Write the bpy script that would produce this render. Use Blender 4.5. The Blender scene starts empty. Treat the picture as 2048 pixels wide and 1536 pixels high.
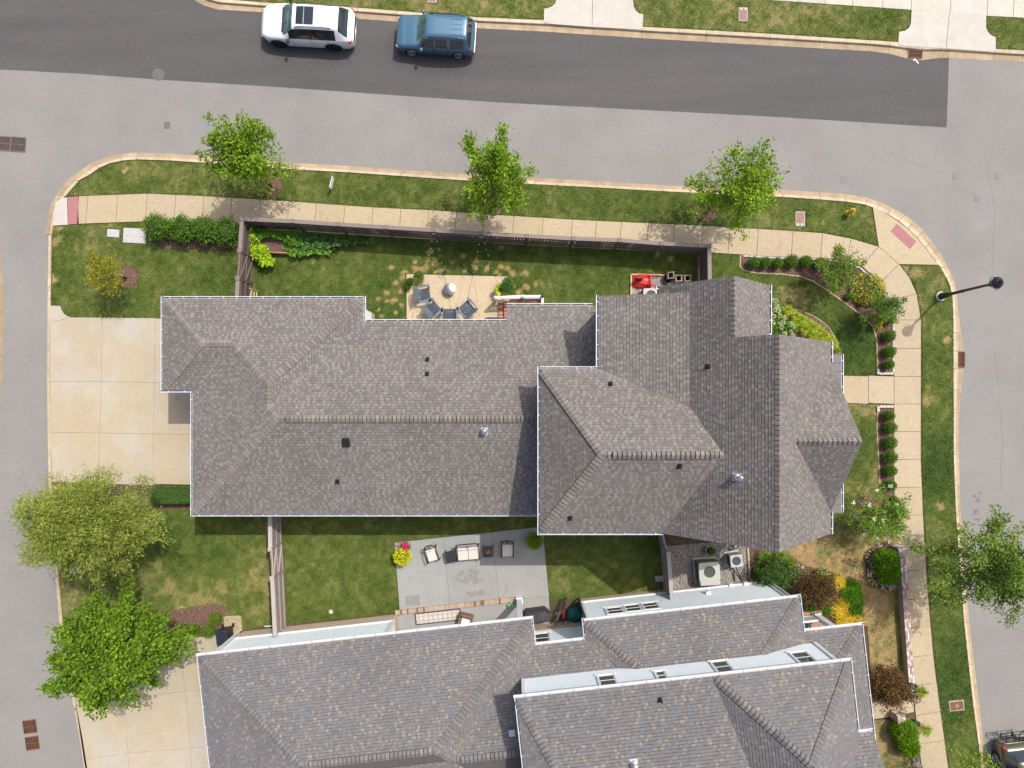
import bpy, math, random
import numpy as np
from mathutils import Vector, Matrix
R = math.radians
rng = np.random.default_rng(7); random.seed(7)
SC = bpy.context.scene; COL = SC.collection
# ------------------------------------------------------------------ camera, sky, sun, exposure
CH = 38.5; FPX = 1400.0; NX, NY = 1024.0, 800.0          # camera height, focal length, point straight below the camera
cam = bpy.data.cameras.new('camera'); cam.sensor_width = 36; cam.lens = 36*FPX/2048
cam.shift_y = (NY-768)/2048; cam.clip_end = 2000; cam.clip_start = .5
co = bpy.data.objects.new('camera', cam); co.location = (0, 0, CH); COL.objects.link(co); SC.camera = co
SUN = Vector((-.40, -.425, -1)).normalized()
EL = math.asin(-SUN.z); AZ = math.atan2(-SUN.x, -SUN.y)
w = bpy.data.worlds.new('World'); SC.world = w; w.use_nodes = True
nt = w.node_tree; bg = nt.nodes['Background']
sky = nt.nodes.new('ShaderNodeTexSky'); sky.sky_type = 'NISHITA'; sky.sun_disc = False
sky.sun_elevation = EL; sky.sun_rotation = AZ; sky.dust_density = 4.5; sky.ozone_density = .5; sky.air_density = .8
nt.links.new(sky.outputs[0], bg.inputs[0]); bg.inputs[1].default_value = .15
sl = bpy.data.lights.new('sun', 'SUN'); sl.energy = 2.8; sl.angle = R(.53); sl.color = (1, .955, .89)
so = bpy.data.objects.new('sun', sl); so.rotation_euler = SUN.to_track_quat('-Z', 'Y').to_euler(); so.location = (20, 20, 60)
COL.objects.link(so)
SC.view_settings.view_transform = 'Standard'; SC.view_settings.look = 'None'
SC.view_settings.exposure = .36; SC.view_settings.gamma = 1; SC.view_settings.use_curve_mapping = False

# ------------------------------------------------------------------ helpers
def G(px, py, z=0.):
    k = (CH-z)/FPX
    return Vector(((px-NX)*k, (NY-py)*k, z))
def ray_plane(px, py, p0, n):
    d = Vector(((px-NX)/FPX, (NY-py)/FPX, -1)); o = Vector((0, 0, CH))
    return o + d*((p0-o).dot(n)/d.dot(n))
WO = {}
def wofs(o):
    v = Vector((0, 0, 0))
    while o is not None: v += o.location; o = o.parent
    return v
def props(o, label=None, cat=None, group=None, kind=None):
    if label: o['label'] = label
    if cat: o['category'] = cat
    if group: o['group'] = group
    if kind: o['kind'] = kind
    return o
def thing(name, label, cat, loc=(0, 0, 0), rz=0, group=None, kind=None):
    o = bpy.data.objects.new(name, None); COL.objects.link(o); o.empty_display_size = .2
    o.location = loc; o.rotation_euler = (0, 0, rz)
    return props(o, label, cat, group, kind)
def link_mesh(name, me, parent=None, world=False):
    o = bpy.data.objects.new(name, me); COL.objects.link(o)
    if parent is not None:
        o.parent = parent
        if world: o.location = -wofs(parent)
    return o
def dup(root, loc, rz, label=None, group=None, scale=None):
    r = root.copy(); COL.objects.link(r); r.location = loc; r.rotation_euler = (0, 0, rz)
    if scale: r.scale = scale
    if label: r['label'] = label
    if group: r['group'] = group
    for ch in list(root.children):
        c = ch.copy(); COL.objects.link(c); c.parent = r
        for g in list(ch.children):
            d = g.copy(); COL.objects.link(d); d.parent = c
    return r
def col_attr(me, cols):
    a = me.attributes.new('Col', 'FLOAT_COLOR', 'FACE')
    c = np.ones((len(me.polygons), 4), np.float32); c[:, :3] = np.asarray(cols, np.float32)
    a.data.foreach_set('color', c.ravel())
class MB:
    def __init__(s): s.v = []; s.f = []; s.c = []; s.cur = None; s.m = None
    def add(s, vs, fs, c=None):
        n = len(s.v)
        if s.m is not None: vs = [s.m @ Vector(v) for v in vs]
        s.v += [tuple(v) for v in vs]; s.f += [tuple(i+n for i in f) for f in fs]
        s.c += [c or s.cur or (1, 1, 1)]*len(fs); return s
    def box(s, c, d, rz=0, c2=None):
        x, y, z = d[0]/2, d[1]/2, d[2]/2; cs, sn = math.cos(rz), math.sin(rz)
        vs = [(c[0]+a*x*cs-b*y*sn, c[1]+a*x*sn+b*y*cs, c[2]+e*z) for e in (-1, 1) for a, b in ((-1, -1), (1, -1), (1, 1), (-1, 1))]
        return s.add(vs, [(3, 2, 1, 0), (4, 5, 6, 7), (0, 1, 5, 4), (1, 2, 6, 5), (2, 3, 7, 6), (3, 0, 4, 7)], c2)
    def beam(s, p, q, wd, ht, up=(0, 0, 1), c2=None):
        p, q = Vector(p), Vector(q); d = (q-p).normalized(); u = Vector(up)
        if abs(d.dot(u)) > .98: u = Vector((0, 1, 0))
        sd = d.cross(u).normalized(); u = sd.cross(d)
        vs = [e+sd*a*wd/2+u*b*ht/2 for e in (p, q) for a, b in ((-1, -1), (1, -1), (1, 1), (-1, 1))]
        return s.add(vs, [(3, 2, 1, 0), (4, 5, 6, 7), (0, 1, 5, 4), (1, 2, 6, 5), (2, 3, 7, 6), (3, 0, 4, 7)], c2)
    def prism(s, poly, z0, z1, c2=None):
        n = len(poly); a = sum(poly[i][0]*poly[(i+1) % n][1]-poly[(i+1) % n][0]*poly[i][1] for i in range(n))
        if a < 0: poly = poly[::-1]
        vs = [(p[0], p[1], z0) for p in poly]+[(p[0], p[1], z1) for p in poly]
        fs = [tuple(range(n, 2*n)), tuple(range(n-1, -1, -1))]+[(i, (i+1) % n, n+(i+1) % n, n+i) for i in range(n)]
        return s.add(vs, fs, c2)
    def tube(s, pts, r, n=8, cap=True, c2=None):
        pts = [Vector(p) for p in pts]; m = len(pts)
        rs = list(r) if hasattr(r, '__len__') else [r]*m
        vs = []; ref = None
        for i in range(m):
            d = (pts[min(i+1, m-1)]-pts[max(i-1, 0)])
            d = d.normalized() if d.length > 1e-9 else Vector((0, 0, 1))
            if ref is None: ref = Vector((1, 0, 0)) if abs(d.x) < .8 else Vector((0, 1, 0))
            a = (ref-d*ref.dot(d)).normalized(); b = d.cross(a); ref = a
            vs += [pts[i]+(a*math.cos(t)+b*math.sin(t))*rs[i] for t in (2*math.pi*k/n for k in range(n))]
        fs = [(i*n+k, i*n+(k+1) % n, (i+1)*n+(k+1) % n, (i+1)*n+k) for i in range(m-1) for k in range(n)]
        if cap: fs += [tuple(range(n-1, -1, -1)), tuple(range((m-1)*n, m*n))]
        return s.add(vs, fs, c2)
    def lathe(s, c, prof, n=20, c2=None, capt=True):
        vs = [(c[0]+r*math.cos(2*math.pi*k/n), c[1]+r*math.sin(2*math.pi*k/n), c[2]+z) for r, z in prof for k in range(n)]
        m = len(prof)
        fs = [(i*n+k, i*n+(k+1) % n, (i+1)*n+(k+1) % n, (i+1)*n+k) for i in range(m-1) for k in range(n)]
        if capt: fs += [tuple(range((m-1)*n, m*n)), tuple(range(n-1, -1, -1))]
        return s.add(vs, fs, c2)
    def blob(s, c, r, nu=10, nv=7, jit=0, c2=None):
        vs = []
        for j in range(nv+1):
            t = math.pi*j/nv
            for k in range(nu):
                q = 1+random.uniform(-jit, jit)
                vs.append((c[0]+r[0]*q*math.sin(t)*math.cos(2*math.pi*k/nu), c[1]+r[1]*q*math.sin(t)*math.sin(2*math.pi*k/nu), c[2]-r[2]*q*math.cos(t)))
        fs = [(j*nu+k, j*nu+(k+1) % nu, (j+1)*nu+(k+1) % nu, (j+1)*nu+k) for j in range(nv) for k in range(nu)]
        return s.add(vs, fs, c2)
    def build(s, name, mat, parent=None, world=False, smooth=False, kind=None, label=None, bev=0, autos=False):
        me = bpy.data.meshes.new(name); me.from_pydata(s.v, [], s.f); me.update()
        me.materials.append(mat); col_attr(me, s.c if s.c else [(1, 1, 1)])
        if smooth: me.polygons.foreach_set('use_smooth', [True]*len(me.polygons))
        o = link_mesh(name, me, parent, world)
        if kind: o['kind'] = kind
        if label: o['label'] = label
        if bev:
            b = o.modifiers.new('bevel', 'BEVEL'); b.width = bev; b.segments = 2; b.limit_method = 'ANGLE'
        return o
def fastmesh(name, V, F, cols, mat, parent=None, world=False, kind=None, smooth=False):
    V = np.asarray(V, np.float32); F = np.asarray(F, np.int32); k = F.shape[1]; n = F.shape[0]
    me = bpy.data.meshes.new(name)
    me.vertices.add(len(V)); me.vertices.foreach_set('co', V.ravel())
    me.loops.add(n*k); me.loops.foreach_set('vertex_index', F.ravel())
    me.polygons.add(n); me.polygons.foreach_set('loop_start', np.arange(0, n*k, k, dtype=np.int32))
    me.update(calc_edges=True); me.materials.append(mat); col_attr(me, cols)
    if smooth: me.polygons.foreach_set('use_smooth', [True]*n)
    o = link_mesh(name, me, parent, world)
    if kind: o['kind'] = kind
    return o
def leafcards(name, P, D, N, L, W, cols, mat, parent=None, world=True, kind=None, bend=.15):
    P = np.asarray(P, float); D = np.asarray(D, float); N = np.asarray(N, float); n = len(P)
    D = D/np.linalg.norm(D, axis=1, keepdims=True)
    S = np.cross(N, D); S /= np.linalg.norm(S, axis=1, keepdims=True)+1e-9
    U = np.cross(D, S); L = np.asarray(L).reshape(-1, 1)*np.ones((n, 1)); W = np.asarray(W).reshape(-1, 1)*np.ones((n, 1))
    V = np.stack([P, P+.5*L*D+.5*W*S+U*bend*W, P+L*D-U*bend*L*.4, P+.5*L*D-.5*W*S+U*bend*W], 1).reshape(-1, 3)
    return fastmesh(name, V, np.arange(4*n).reshape(-1, 4), cols, mat, parent, world, kind)
def vnoise(x, y, sc, seed):
    g = np.random.default_rng(seed).random((64, 64)); x = np.asarray(x)/sc+200; y = np.asarray(y)/sc+200
    i = np.floor(x).astype(int); j = np.floor(y).astype(int); fx = x-i; fy = y-j
    fx = fx*fx*(3-2*fx); fy = fy*fy*(3-2*fy); a = lambda p, q: g[p % 64, q % 64]
    return (a(i, j)*(1-fx)+a(i+1, j)*fx)*(1-fy)+(a(i, j+1)*(1-fx)+a(i+1, j+1)*fx)*fy
def inpoly(x, y, poly):
    c = np.zeros(len(x), bool); n = len(poly)
    for i in range(n):
        x1, y1 = poly[i][:2]; x2, y2 = poly[(i+1) % n][:2]
        if y1 == y2: continue
        c ^= ((y1 > y) != (y2 > y)) & (x < (x2-x1)*(y-y1)/(y2-y1)+x1)
    return c
def scatter(poly, dens, excl=()):
    p = np.array([q[:2] for q in poly]); lo, hi = p.min(0), p.max(0)
    n = int(np.prod(hi-lo)*dens); x = rng.uniform(lo[0], hi[0], n); y = rng.uniform(lo[1], hi[1], n)
    k = inpoly(x, y, poly)
    for e in excl: k &= ~inpoly(x, y, e)
    return x[k], y[k]
# ------------------------------------------------------------------ materials
def M(name, col, rough=.75, metal=0, var=.12, scale=6., bump=0, bscale=80., attr=False, trans=0, col2=None, m2s=.6, spec=.4, stretch=(1, 1, 1), fine=0, coat=0, m2lo=.45, m2hi=.62):
    m = bpy.data.materials.new(name); m.use_nodes = True; t = m.node_tree; ns = t.nodes; lk = t.links.new
    b = ns['Principled BSDF']; b.inputs['Roughness'].default_value = rough; b.inputs['Metallic'].default_value = metal
    b.inputs['Specular IOR Level'].default_value = spec
    if coat: b.inputs['Coat Weight'].default_value = coat; b.inputs['Coat Roughness'].default_value = .04
    tc = ns.new('ShaderNodeTexCoord'); mp = ns.new('ShaderNodeMapping'); mp.inputs['Scale'].default_value = stretch
    lk(tc.outputs['Object'], mp.inputs[0])
    def noise(sc, det=5, rgh=.6):
        n = ns.new('ShaderNodeTexNoise'); n.inputs['Scale'].default_value = sc; n.inputs['Detail'].default_value = det
        n.inputs['Roughness'].default_value = rgh; lk(mp.outputs[0], n.inputs['Vector']); return n.outputs['Fac']
    def mrange(f, a, bb, c, d):
        r = ns.new('ShaderNodeMapRange'); r.inputs[1].default_value = a; r.inputs[2].default_value = bb
        r.inputs[3].default_value = c; r.inputs[4].default_value = d; lk(f, r.inputs[0]); return r.outputs[0]
    def mix(mode, f, a, bb):
        x = ns.new('ShaderNodeMix'); x.data_type = 'RGBA'; x.blend_type = mode
        for i, q in ((0, f), (6, a), (7, bb)):
            if isinstance(q, bpy.types.NodeSocket): lk(q, x.inputs[i])
            else: x.inputs[i].default_value = q if i == 0 else tuple(q)+(1,)
        return x.outputs[2]
    c = col if not col2 else mix('MIX', mrange(noise(m2s), m2lo, m2hi, 0, 1), col, col2)
    if attr:
        a = ns.new('ShaderNodeAttribute'); a.attribute_name = 'Col'; c = mix('MULTIPLY', 1., c, a.outputs['Color'])
    if var:
        c = mix('MULTIPLY', 1., c, mrange(noise(scale), .3, .7, 1-var, 1+var))
    if fine:
        c = mix('MULTIPLY', 1., c, mrange(noise(fine, 2, .8), .3, .7, .82, 1.18))
    if isinstance(c, tuple): b.inputs['Base Color'].default_value = c+(1,)
    else: lk(c, b.inputs['Base Color'])
    if bump:
        bp = ns.new('ShaderNodeBump'); bp.inputs['Strength'].default_value = bump; bp.inputs['Distance'].default_value = .02
        lk(noise(bscale, 4), bp.inputs['Height']); lk(bp.outputs[0], b.inputs['Normal'])
    if trans:
        tr = ns.new('ShaderNodeBsdfTranslucent'); mx = ns.new('ShaderNodeMixShader'); mx.inputs[0].default_value = trans
        if isinstance(c, tuple): tr.inputs[0].default_value = c+(1,)
        else: lk(c, tr.inputs[0])
        lk(b.outputs[0], mx.inputs[1]); lk(tr.outputs[0], mx.inputs[2]); lk(mx.outputs[0], ns['Material Output'].inputs[0])
    return m
def brickmat(name, c1, c2, mortar, sc=1., bw=.2, rh=.07, rot=None):
    m = bpy.data.materials.new(name); m.use_nodes = True; t = m.node_tree; ns = t.nodes; lk = t.links.new; b = ns['Principled BSDF']
    b.inputs['Roughness'].default_value = .85
    at = ns.new('ShaderNodeAttribute'); at.attribute_name = 'UVW'
    k = ns.new('ShaderNodeTexBrick'); k.inputs['Color1'].default_value = c1+(1,); k.inputs['Color2'].default_value = c2+(1,)
    k.inputs['Mortar'].default_value = mortar+(1,); k.inputs['Scale'].default_value = sc; k.inputs['Mortar Size'].default_value = .008
    k.inputs['Brick Width'].default_value = bw; k.inputs['Row Height'].default_value = rh
    lk(at.outputs['Vector'], k.inputs['Vector']); lk(k.outputs['Color'], b.inputs['Base Color'])
    bp = ns.new('ShaderNodeBump'); bp.inputs['Distance'].default_value = .01; bp.invert = True; lk(k.outputs['Fac'], bp.inputs['Height']); lk(bp.outputs[0], b.inputs['Normal'])
    return m
MT = dict(
 soil=M('soil', (.09, .065, .04), .95, var=.3, scale=3, bump=.4),
 asphalt=M('asphalt', (.212, .204, .190), .9, var=.05, scale=.5, fine=30, bump=.25, bscale=60, col2=(.235, .227, .213), m2s=.16, m2lo=.38, m2hi=.68),
 asphalt_new=M('asphalt_fresh', (.076, .073, .073), .85, var=.06, scale=2., fine=34, bump=.25, bscale=70, col2=(.092, .088, .085), m2s=.45, m2lo=.36, m2hi=.68, stretch=(.12, 1, 1)),
 conc=M('concrete_tan', (.405, .332, .222), .88, col2=(.34, .28, .20), m2s=1.6, m2lo=.52, m2hi=.85, var=.07, scale=5., fine=30, attr=True, bump=.12, bscale=120),
 concw=M('concrete_pale', (.47, .44, .385), .88, var=.07, scale=1.5, fine=30, attr=True, bump=.1, bscale=120),
 concd=M('concrete_drive', (.395, .335, .230), .88, var=.04, scale=1.2, fine=40, attr=True, col2=(.405, .37, .30), m2s=.33, bump=.1, bscale=120),
 kerb=M('concrete_kerb', (.42, .34, .235), .9, var=.2, scale=2.2, fine=30, attr=True, bump=.15, bscale=100),
 patio=M('concrete_grey', (.288, .292, .28), .88, var=.06, scale=1.4, fine=30, attr=True, bump=.1, bscale=120),
 red=M('tactile_red', (.34, .15, .15), .85, var=.12, scale=9),
 lawn=M('turf', (1, 1, 1), .95, var=.3, scale=14, attr=True, fine=40, bump=.5, bscale=70),
 blade=M('grass_blade', (1, 1, .92), .8, var=0, attr=True, trans=.22, spec=.06),
 leaf=M('leaf', (1.90, 1.78, 1.15), .6, var=0, attr=True, trans=.36, spec=.12),
 needle=M('needle', (1.85, 1.72, 1.15), .7, var=0, attr=True, trans=.3, spec=.08),
 petal=M('petal', (1, 1, 1), .6, var=0, attr=True, trans=.3, spec=.2),
 core=M('shrub_core', (.04, .07, .016), .95, var=.4, scale=10),
 bark=M('bark', (.12, .09, .065), .95, var=.35, scale=20, bump=.6, bscale=40, stretch=(1, 1, .3)),
 mulch=M('mulch', (.14, .08, .06), .95, var=.45, scale=22, attr=True, bump=.8, bscale=60),
 chip=M('mulch_chip', (1, 1, 1), .9, var=0, attr=True),
 stone=M('gravel_stone', (1, 1, 1), .85, var=0, attr=True),
 shingle=M('roof_shingle', (1.06, 1.05, 1.04), .92, col2=(.90, .905, .91), m2s=.45, m2lo=.35, m2hi=.68, var=.08, scale=9, attr=True, fine=110, bump=.35, bscale=160, spec=.25),
 deck=M('roof_deck', (.10, .085, .08), .95),
 vent=M('vent_black', (.012, .013, .015), .5, var=.1),
 white=M('white_metal', (.60, .62, .65), .45, var=.04, scale=2, attr=True),
 trim=M('white_trim', (.70, .71, .72), .5, var=.03, scale=2),
 siding=M('siding_white', (.66, .735, .77), .55, var=.03, scale=1.5),
 glass=M('window_glass', (.05, .065, .055), .06, var=0, spec=.8),
 screen=M('window_screen', (.075, .075, .06), .6, var=.1, scale=5),
 steel=M('galvanised_steel', (.62, .64, .66), .3, metal=.9, var=.08),
 stain=M('stainless_steel', (.46, .44, .41), .38, metal=1., var=.05, scale=3),
 fence=M('fence_wood', (.105, .082, .070), .85, var=.25, scale=5, attr=True, stretch=(6, 6, .6), bump=.25, bscale=30),
 fencel=M('fence_wood_pale', (.265, .232, .208), .85, var=.15, scale=5, attr=True, stretch=(6, 6, .6), bump=.2, bscale=30),
 wood=M('raw_timber', (.46, .36, .22), .8, var=.2, scale=6, stretch=(1, 1, .4)),
 black=M('black_metal', (.014, .016, .019), .42, var=.1, spec=.5),
 plastic=M('grey_plastic', (.125, .15, .185), .55, var=.08, scale=3),
 plasticd=M('dark_plastic', (.06, .075, .10), .5, var=.08),
 rubber=M('tyre_rubber', (.012, .012, .013), .8, var=.1),
 cushion=M('cushion_cream', (.58, .535, .475), .9, var=.06, scale=8, bump=.15),
 rust=M('rusty_iron', (.17, .075, .045), .85, var=.35, scale=18, bump=.3),
 iron=M('cast_iron', (.13, .12, .12), .7, var=.25, scale=15, bump=.3),
 void=M('drain_void', (.006, .006, .006), 1, var=0),
 hand=M('handhole_lid', (.27, .165, .135), .85, var=.2, scale=12),
 vault=M('vault_lid', (.42, .41, .40), .8, var=.08, scale=6),
 yellow=M('hydrant_yellow', (.62, .36, .03), .45, var=.12, scale=8),
 acgreen=M('ac_cabinet', (.40, .43, .37), .5, var=.06),
 acgrey=M('ac_cabinet_grey', (.42, .43, .45), .5, var=.06),
 acfin=M('ac_fins', (.10, .10, .095), .7, var=.2, scale=30),
 redp=M('red_plastic', (.55, .03, .025), .4, var=.1),
 teal=M('teal_tarp', (.0, .13, .12), .5, var=.2, scale=5, bump=.6, bscale=12),
 cover=M('grill_cover', (.045, .042, .045), .75, var=.15, bump=.3, bscale=10),
 wicker=M('wicker_brown', (.21, .125, .085), .8, var=.3, scale=40, bump=.4),
 terr=M('terracotta', (.35, .20, .13), .85, var=.15),
 seam=M('metal_roof', (.17, .155, .15), .45, metal=.3, var=.05),
 brickr=M('porch_brick', (1, 1, 1), .85, var=.2, scale=25, attr=True, bump=.3),
 paintw=M('car_white', (.80, .80, .80), .25, var=0, coat=1.),
 paintb=M('car_blue', (.07, .165, .25), .3, metal=.35, var=.03, scale=3, coat=1.),
 paintg=M('car_gold', (.13, .12, .08), .3, metal=.5, var=.03, coat=1.),
 carglass=M('car_glass', (.012, .022, .03), .04, var=0, spec=.9),
 carint=M('car_glass_front', (.07, .13, .13), .04, var=.5, scale=3, spec=.8),
 lampred=M('tail_lamp', (.42, .015, .015), .15, var=0), lampw=M('head_lamp', (.6, .62, .62), .1, var=0), amber=M('amber_lamp', (.6, .2, .03), .2, var=0),
 roadgrey=M('worn_cover', (.19, .19, .195), .85, var=.15, scale=14),
 dirt=M('dry_dirt', (.30, .225, .13), .95, var=.2, scale=3, fine=30),
 ironb=M('iron_brown', (.15, .115, .105), .75, var=.3, scale=15, bump=.3),
 edge=M('dry_edge', (.40, .32, .19), .95, var=.2, scale=9, fine=40),
 bulb=M('bulb_white', (.75, .75, .72), .3, var=0),
)
MT['wallbrick'] = brickmat('wall_brick', (.52, .39, .28), (.60, .47, .35), (.56, .50, .42))
# ------------------------------------------------------------------ ground, roads, kerbs
def gp(pts, z=0.): return [G(x, y, z) for x, y in pts]
def sheet(name, poly, z, mat, parent=None, kind='structure', thick=.05):
    o = MB().prism([(p[0], p[1]) for p in poly], z-thick, z).build(name, mat, parent)
    if parent is None: o['kind'] = kind
    return o
MB().box((0, 0, -.45), (420, 420, .1)).build('ground', M('far_grass', (.075, .095, .028), .95, var=.3, scale=1.5, bump=.4), kind='structure')
ZR = -.12
MB().box((0, 2, ZR-.1), (150, 110, .2)).build('road', MT['asphalt'], kind='structure')
KN_O = [(372, -60), (380, -20), (388, -2), (405, 8), (432, 16.5), (520, 22), (715, 35), (793, 41), (954, 54), (1090, 61), (1284, 74), (1540, 89), (1740, 100), (1780, 105), (1817, 115), (1845, 118.5), (1880, 114), (1900, 113.5), (1990, 119), (2048, 122), (2200, 131)]
KN_I = [(388, -60), (396, -30), (404, -16), (418, -8), (440, -2), (520, 5), (715, 16), (793, 22), (954, 35), (1090, 41), (1284, 54), (1540, 68), (1740, 81), (1780, 83.5), (1817, 86), (1845, 88), (1880, 90.5), (1900, 92), (1990, 98), (2048, 101.5), (2200, 110)]
patch = [(-260, 122), (0, 139), (155, 147), (302, 158), (330, 160), (540, 173), (1000, 205), (1270, 219), (1540, 233), (1700, 243), (1893, 255), (1896, 180), (1898, 114.5), (1880, 115), (1845, 119.5), (1817, 116), (1780, 106), (1740, 101), (1540, 90), (1284, 75), (954, 55), (715, 36), (432, 17.5), (405, 9), (388, -1), (378, -20), (370, -260), (-260, -260)]
sheet('road_patch', gp(patch, ZR), ZR+.004, MT['asphalt_new'], thick=.003)
KM = [((87, 469), (104, 469), 0), ((97, 413), (113, 413), 0), ((110, 388), (130, 393), 0), ((131, 360), (158, 361), 1), ((156, 341), (180, 349), 1), ((180, 325), (198, 336), 1), ((208, 314), (219, 327), 1), ((240, 306), (246, 321), 1), ((274, 303.5), (274, 319), 1), ((340, 306), (340, 321), 1), ((422, 311), (422, 327), 1), ((510, 318), (510, 333), 1), ((600, 325), (600, 339.5), 1), ((700, 331), (700, 345), 1), ((800, 338), (800, 352), 1), ((900, 345), (900, 359), 1), ((985, 350), (985, 364), 1), ((1070, 354), (1070, 368.5), 1), ((1193, 361), (1193, 375), 1), ((1325, 369), (1325, 382.5), 1), ((1450, 374), (1450, 388.5), 1), ((1565, 379), (1565, 394), 1), ((1640, 383), (1640, 399), 1), ((1695, 387), (1690, 403), 1), ((1738, 395), (1730, 409), 1), ((1765, 404), (1752, 417), 0), ((1787, 415), (1775, 428), 0), ((1812, 429), (1798, 442), 0), ((1830, 442), (1816, 457), 0), ((1850, 461), (1834, 475), 0), ((1867, 483), (1850, 494), 0), ((1888, 513), (1870, 520), 0), ((1898, 533), (1881, 535), 0), ((1906, 550), (1893, 556), 1), ((1913, 570), (1900, 573), 1), ((1917, 587), (1904, 590), 1), ((1920, 628), (1906, 628), 1), ((1925, 665), (1906.5, 665), 1), ((1930, 702), (1907, 702), 0), ((1930, 737), (1907, 737), 0), ((1926, 780), (1907, 780), 1), ((1920.5, 827), (1907, 827), 1), ((1920.5, 909), (1907, 909), 1), ((1922, 970), (1909, 970), 1), ((1925, 1033), (1912, 1033), 1), ((1932, 1130), (1919, 1130), 1), ((1941, 1245), (1928, 1245), 1), ((1951, 1329), (1937, 1329), 1), ((1962, 1418), (1947, 1418), 1), ((1970, 1490), (1957, 1490), 1), ((1981, 1590), (1968, 1590), 1), ((2000, 1750), (1987, 1750), 1)]
EDG = [((97, 470), (103, 470)), ((96, 550), (102, 550)), ((95, 640), (101, 640)), ((94, 765), (100, 765)), ((95.5, 865), (101.5, 865)), ((97, 960), (103, 960)), ((101, 1030), (107, 1030)), ((110, 1148), (117, 1148)), ((118, 1236), (125, 1236)), ((133, 1330), (139, 1330)), ((147, 1412), (153, 1412)), ((159, 1475), (165, 1475)), ((170, 1545), (176, 1545)), ((195, 1700), (201, 1700))]
block = [k[1] for k in KM]+[(1500, 1800), (250, 1800)]+[e[1] for e in reversed(EDG)]
sheet('dirt_shoulder', gp([(-60, 470), (0, 490), (6, 560), (7, 640), (5, 740), (0, 820), (-60, 850)], ZR), ZR+.006, MT['dirt'], thick=.004)
sheet('block_soil', gp(block, 0), -.035, MT['soil'], thick=.3)
verge = KN_I[4:]+[(2200, -300), (396, -300), (396, -60), (405, -20)]
sheet('verge_soil', gp(verge, 0), -.035, MT['soil'], thick=.3)
kerb = thing('kerb', None, None, kind='structure')
sect_rng = np.random.default_rng(3)
def kerb_piece(o1, o2, i1, i2, high, name='kerb_section', parent=kerb):
    """profile from the asphalt edge to the back of the kerb: pan, face, top"""
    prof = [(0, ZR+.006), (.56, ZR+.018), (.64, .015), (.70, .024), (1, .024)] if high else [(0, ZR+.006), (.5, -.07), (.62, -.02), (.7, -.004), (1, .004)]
    d = (Vector(o2)-Vector(o1)); L = d.length; e = .010/L*d
    mb = MB(); f = sect_rng.uniform(.9, 1.1); mb.cur = (f, f, f*sect_rng.uniform(.97, 1.03))
    vs = []
    for o, i, s in ((o1, i1, 1), (o2, i2, -1)):
        a = Vector(o)+e*s; b = Vector(i)+e*s
        for t, z in prof:
            q = a.lerp(b, t); vs.append((q.x, q.y, z))
        vs.append((b.x, b.y, -.2)); vs.append((a.x, a.y, -.2))
    n = len(prof)+2
    for k in range(n):
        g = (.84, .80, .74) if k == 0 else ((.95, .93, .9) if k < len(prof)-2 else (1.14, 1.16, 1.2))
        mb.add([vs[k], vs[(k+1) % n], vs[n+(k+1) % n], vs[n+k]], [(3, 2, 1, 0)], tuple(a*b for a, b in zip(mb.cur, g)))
    mb.add(vs, [tuple(range(n)), tuple(range(2*n-1, n-1, -1))])
    return mb.build(name, MT['kerb'], parent)
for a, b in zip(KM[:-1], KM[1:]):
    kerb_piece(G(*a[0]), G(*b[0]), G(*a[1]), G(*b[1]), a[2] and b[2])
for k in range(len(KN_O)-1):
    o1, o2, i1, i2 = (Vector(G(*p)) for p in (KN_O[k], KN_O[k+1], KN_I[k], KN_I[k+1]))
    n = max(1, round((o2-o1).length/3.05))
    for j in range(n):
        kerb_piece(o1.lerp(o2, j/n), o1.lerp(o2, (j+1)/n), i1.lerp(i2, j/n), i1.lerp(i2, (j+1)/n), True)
for a, b in zip(EDG[:-1], EDG[1:]):
    p = [G(*a[0]), G(*b[0]), G(*b[1]), G(*a[1])]; f = sect_rng.uniform(.9, 1.1)
    MB().prism([(q.x, q.y) for q in p], -.2, .012, (f, f, f)).build('kerb_section', MT['kerb'], kerb)
# ------------------------------------------------------------------ slabs
def shrink(poly, g):
    c = sum((Vector(p[:2]) for p in poly), Vector((0, 0)))/len(poly); out = []
    n = len(poly); P = [Vector(p[:2]) for p in poly]
    a = sum(P[i].x*P[(i+1) % n].y-P[(i+1) % n].x*P[i].y for i in range(n)); sg = 1 if a > 0 else -1
    for i in range(n):
        d1 = (P[i]-P[i-1]).normalized(); d2 = (P[(i+1) % n]-P[i]).normalized()
        n1 = Vector((-d1.y, d1.x))*sg; n2 = Vector((-d2.y, d2.x))*sg
        b = n1+n2; b = b/max(.3, b.dot(n1)) if b.length > 1e-6 else n1
        out.append(P[i]+b*g)
    return out
def slab(poly, z, mat, parent, name='paving_slab', gap=.012, tint=None):
    if mat in (MT['concd'], MT['patio']): gap = .006
    f = random.uniform(.95, 1.04) if mat != MT['concd'] else random.uniform(.985, 1.015); t = tint or (f, f*random.uniform(.985, 1.01), f*random.uniform(.95, 1.03))
    return MB().prism([tuple(p) for p in shrink(poly, gap)], z-.1, z, t).build(name, mat, parent)
walk = thing('sidewalk', None, None, kind='structure')
TOP = np.array([(129, 394), (158, 392), (295, 387), (409, 392), (557, 401), (655, 408), (753, 415), (860, 420), (1000, 430), (1160, 440), (1297, 446), (1406, 451), (1460, 455), (1517, 457.6), (1587, 462), (1645, 466)])
BOT = np.array([(107, 451), (158, 448), (295, 443), (406, 445), (484, 450), (700, 464), (1000, 480), (1140, 489), (1390, 503), (1480, 509), (1560, 514), (1645, 517)])
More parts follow.
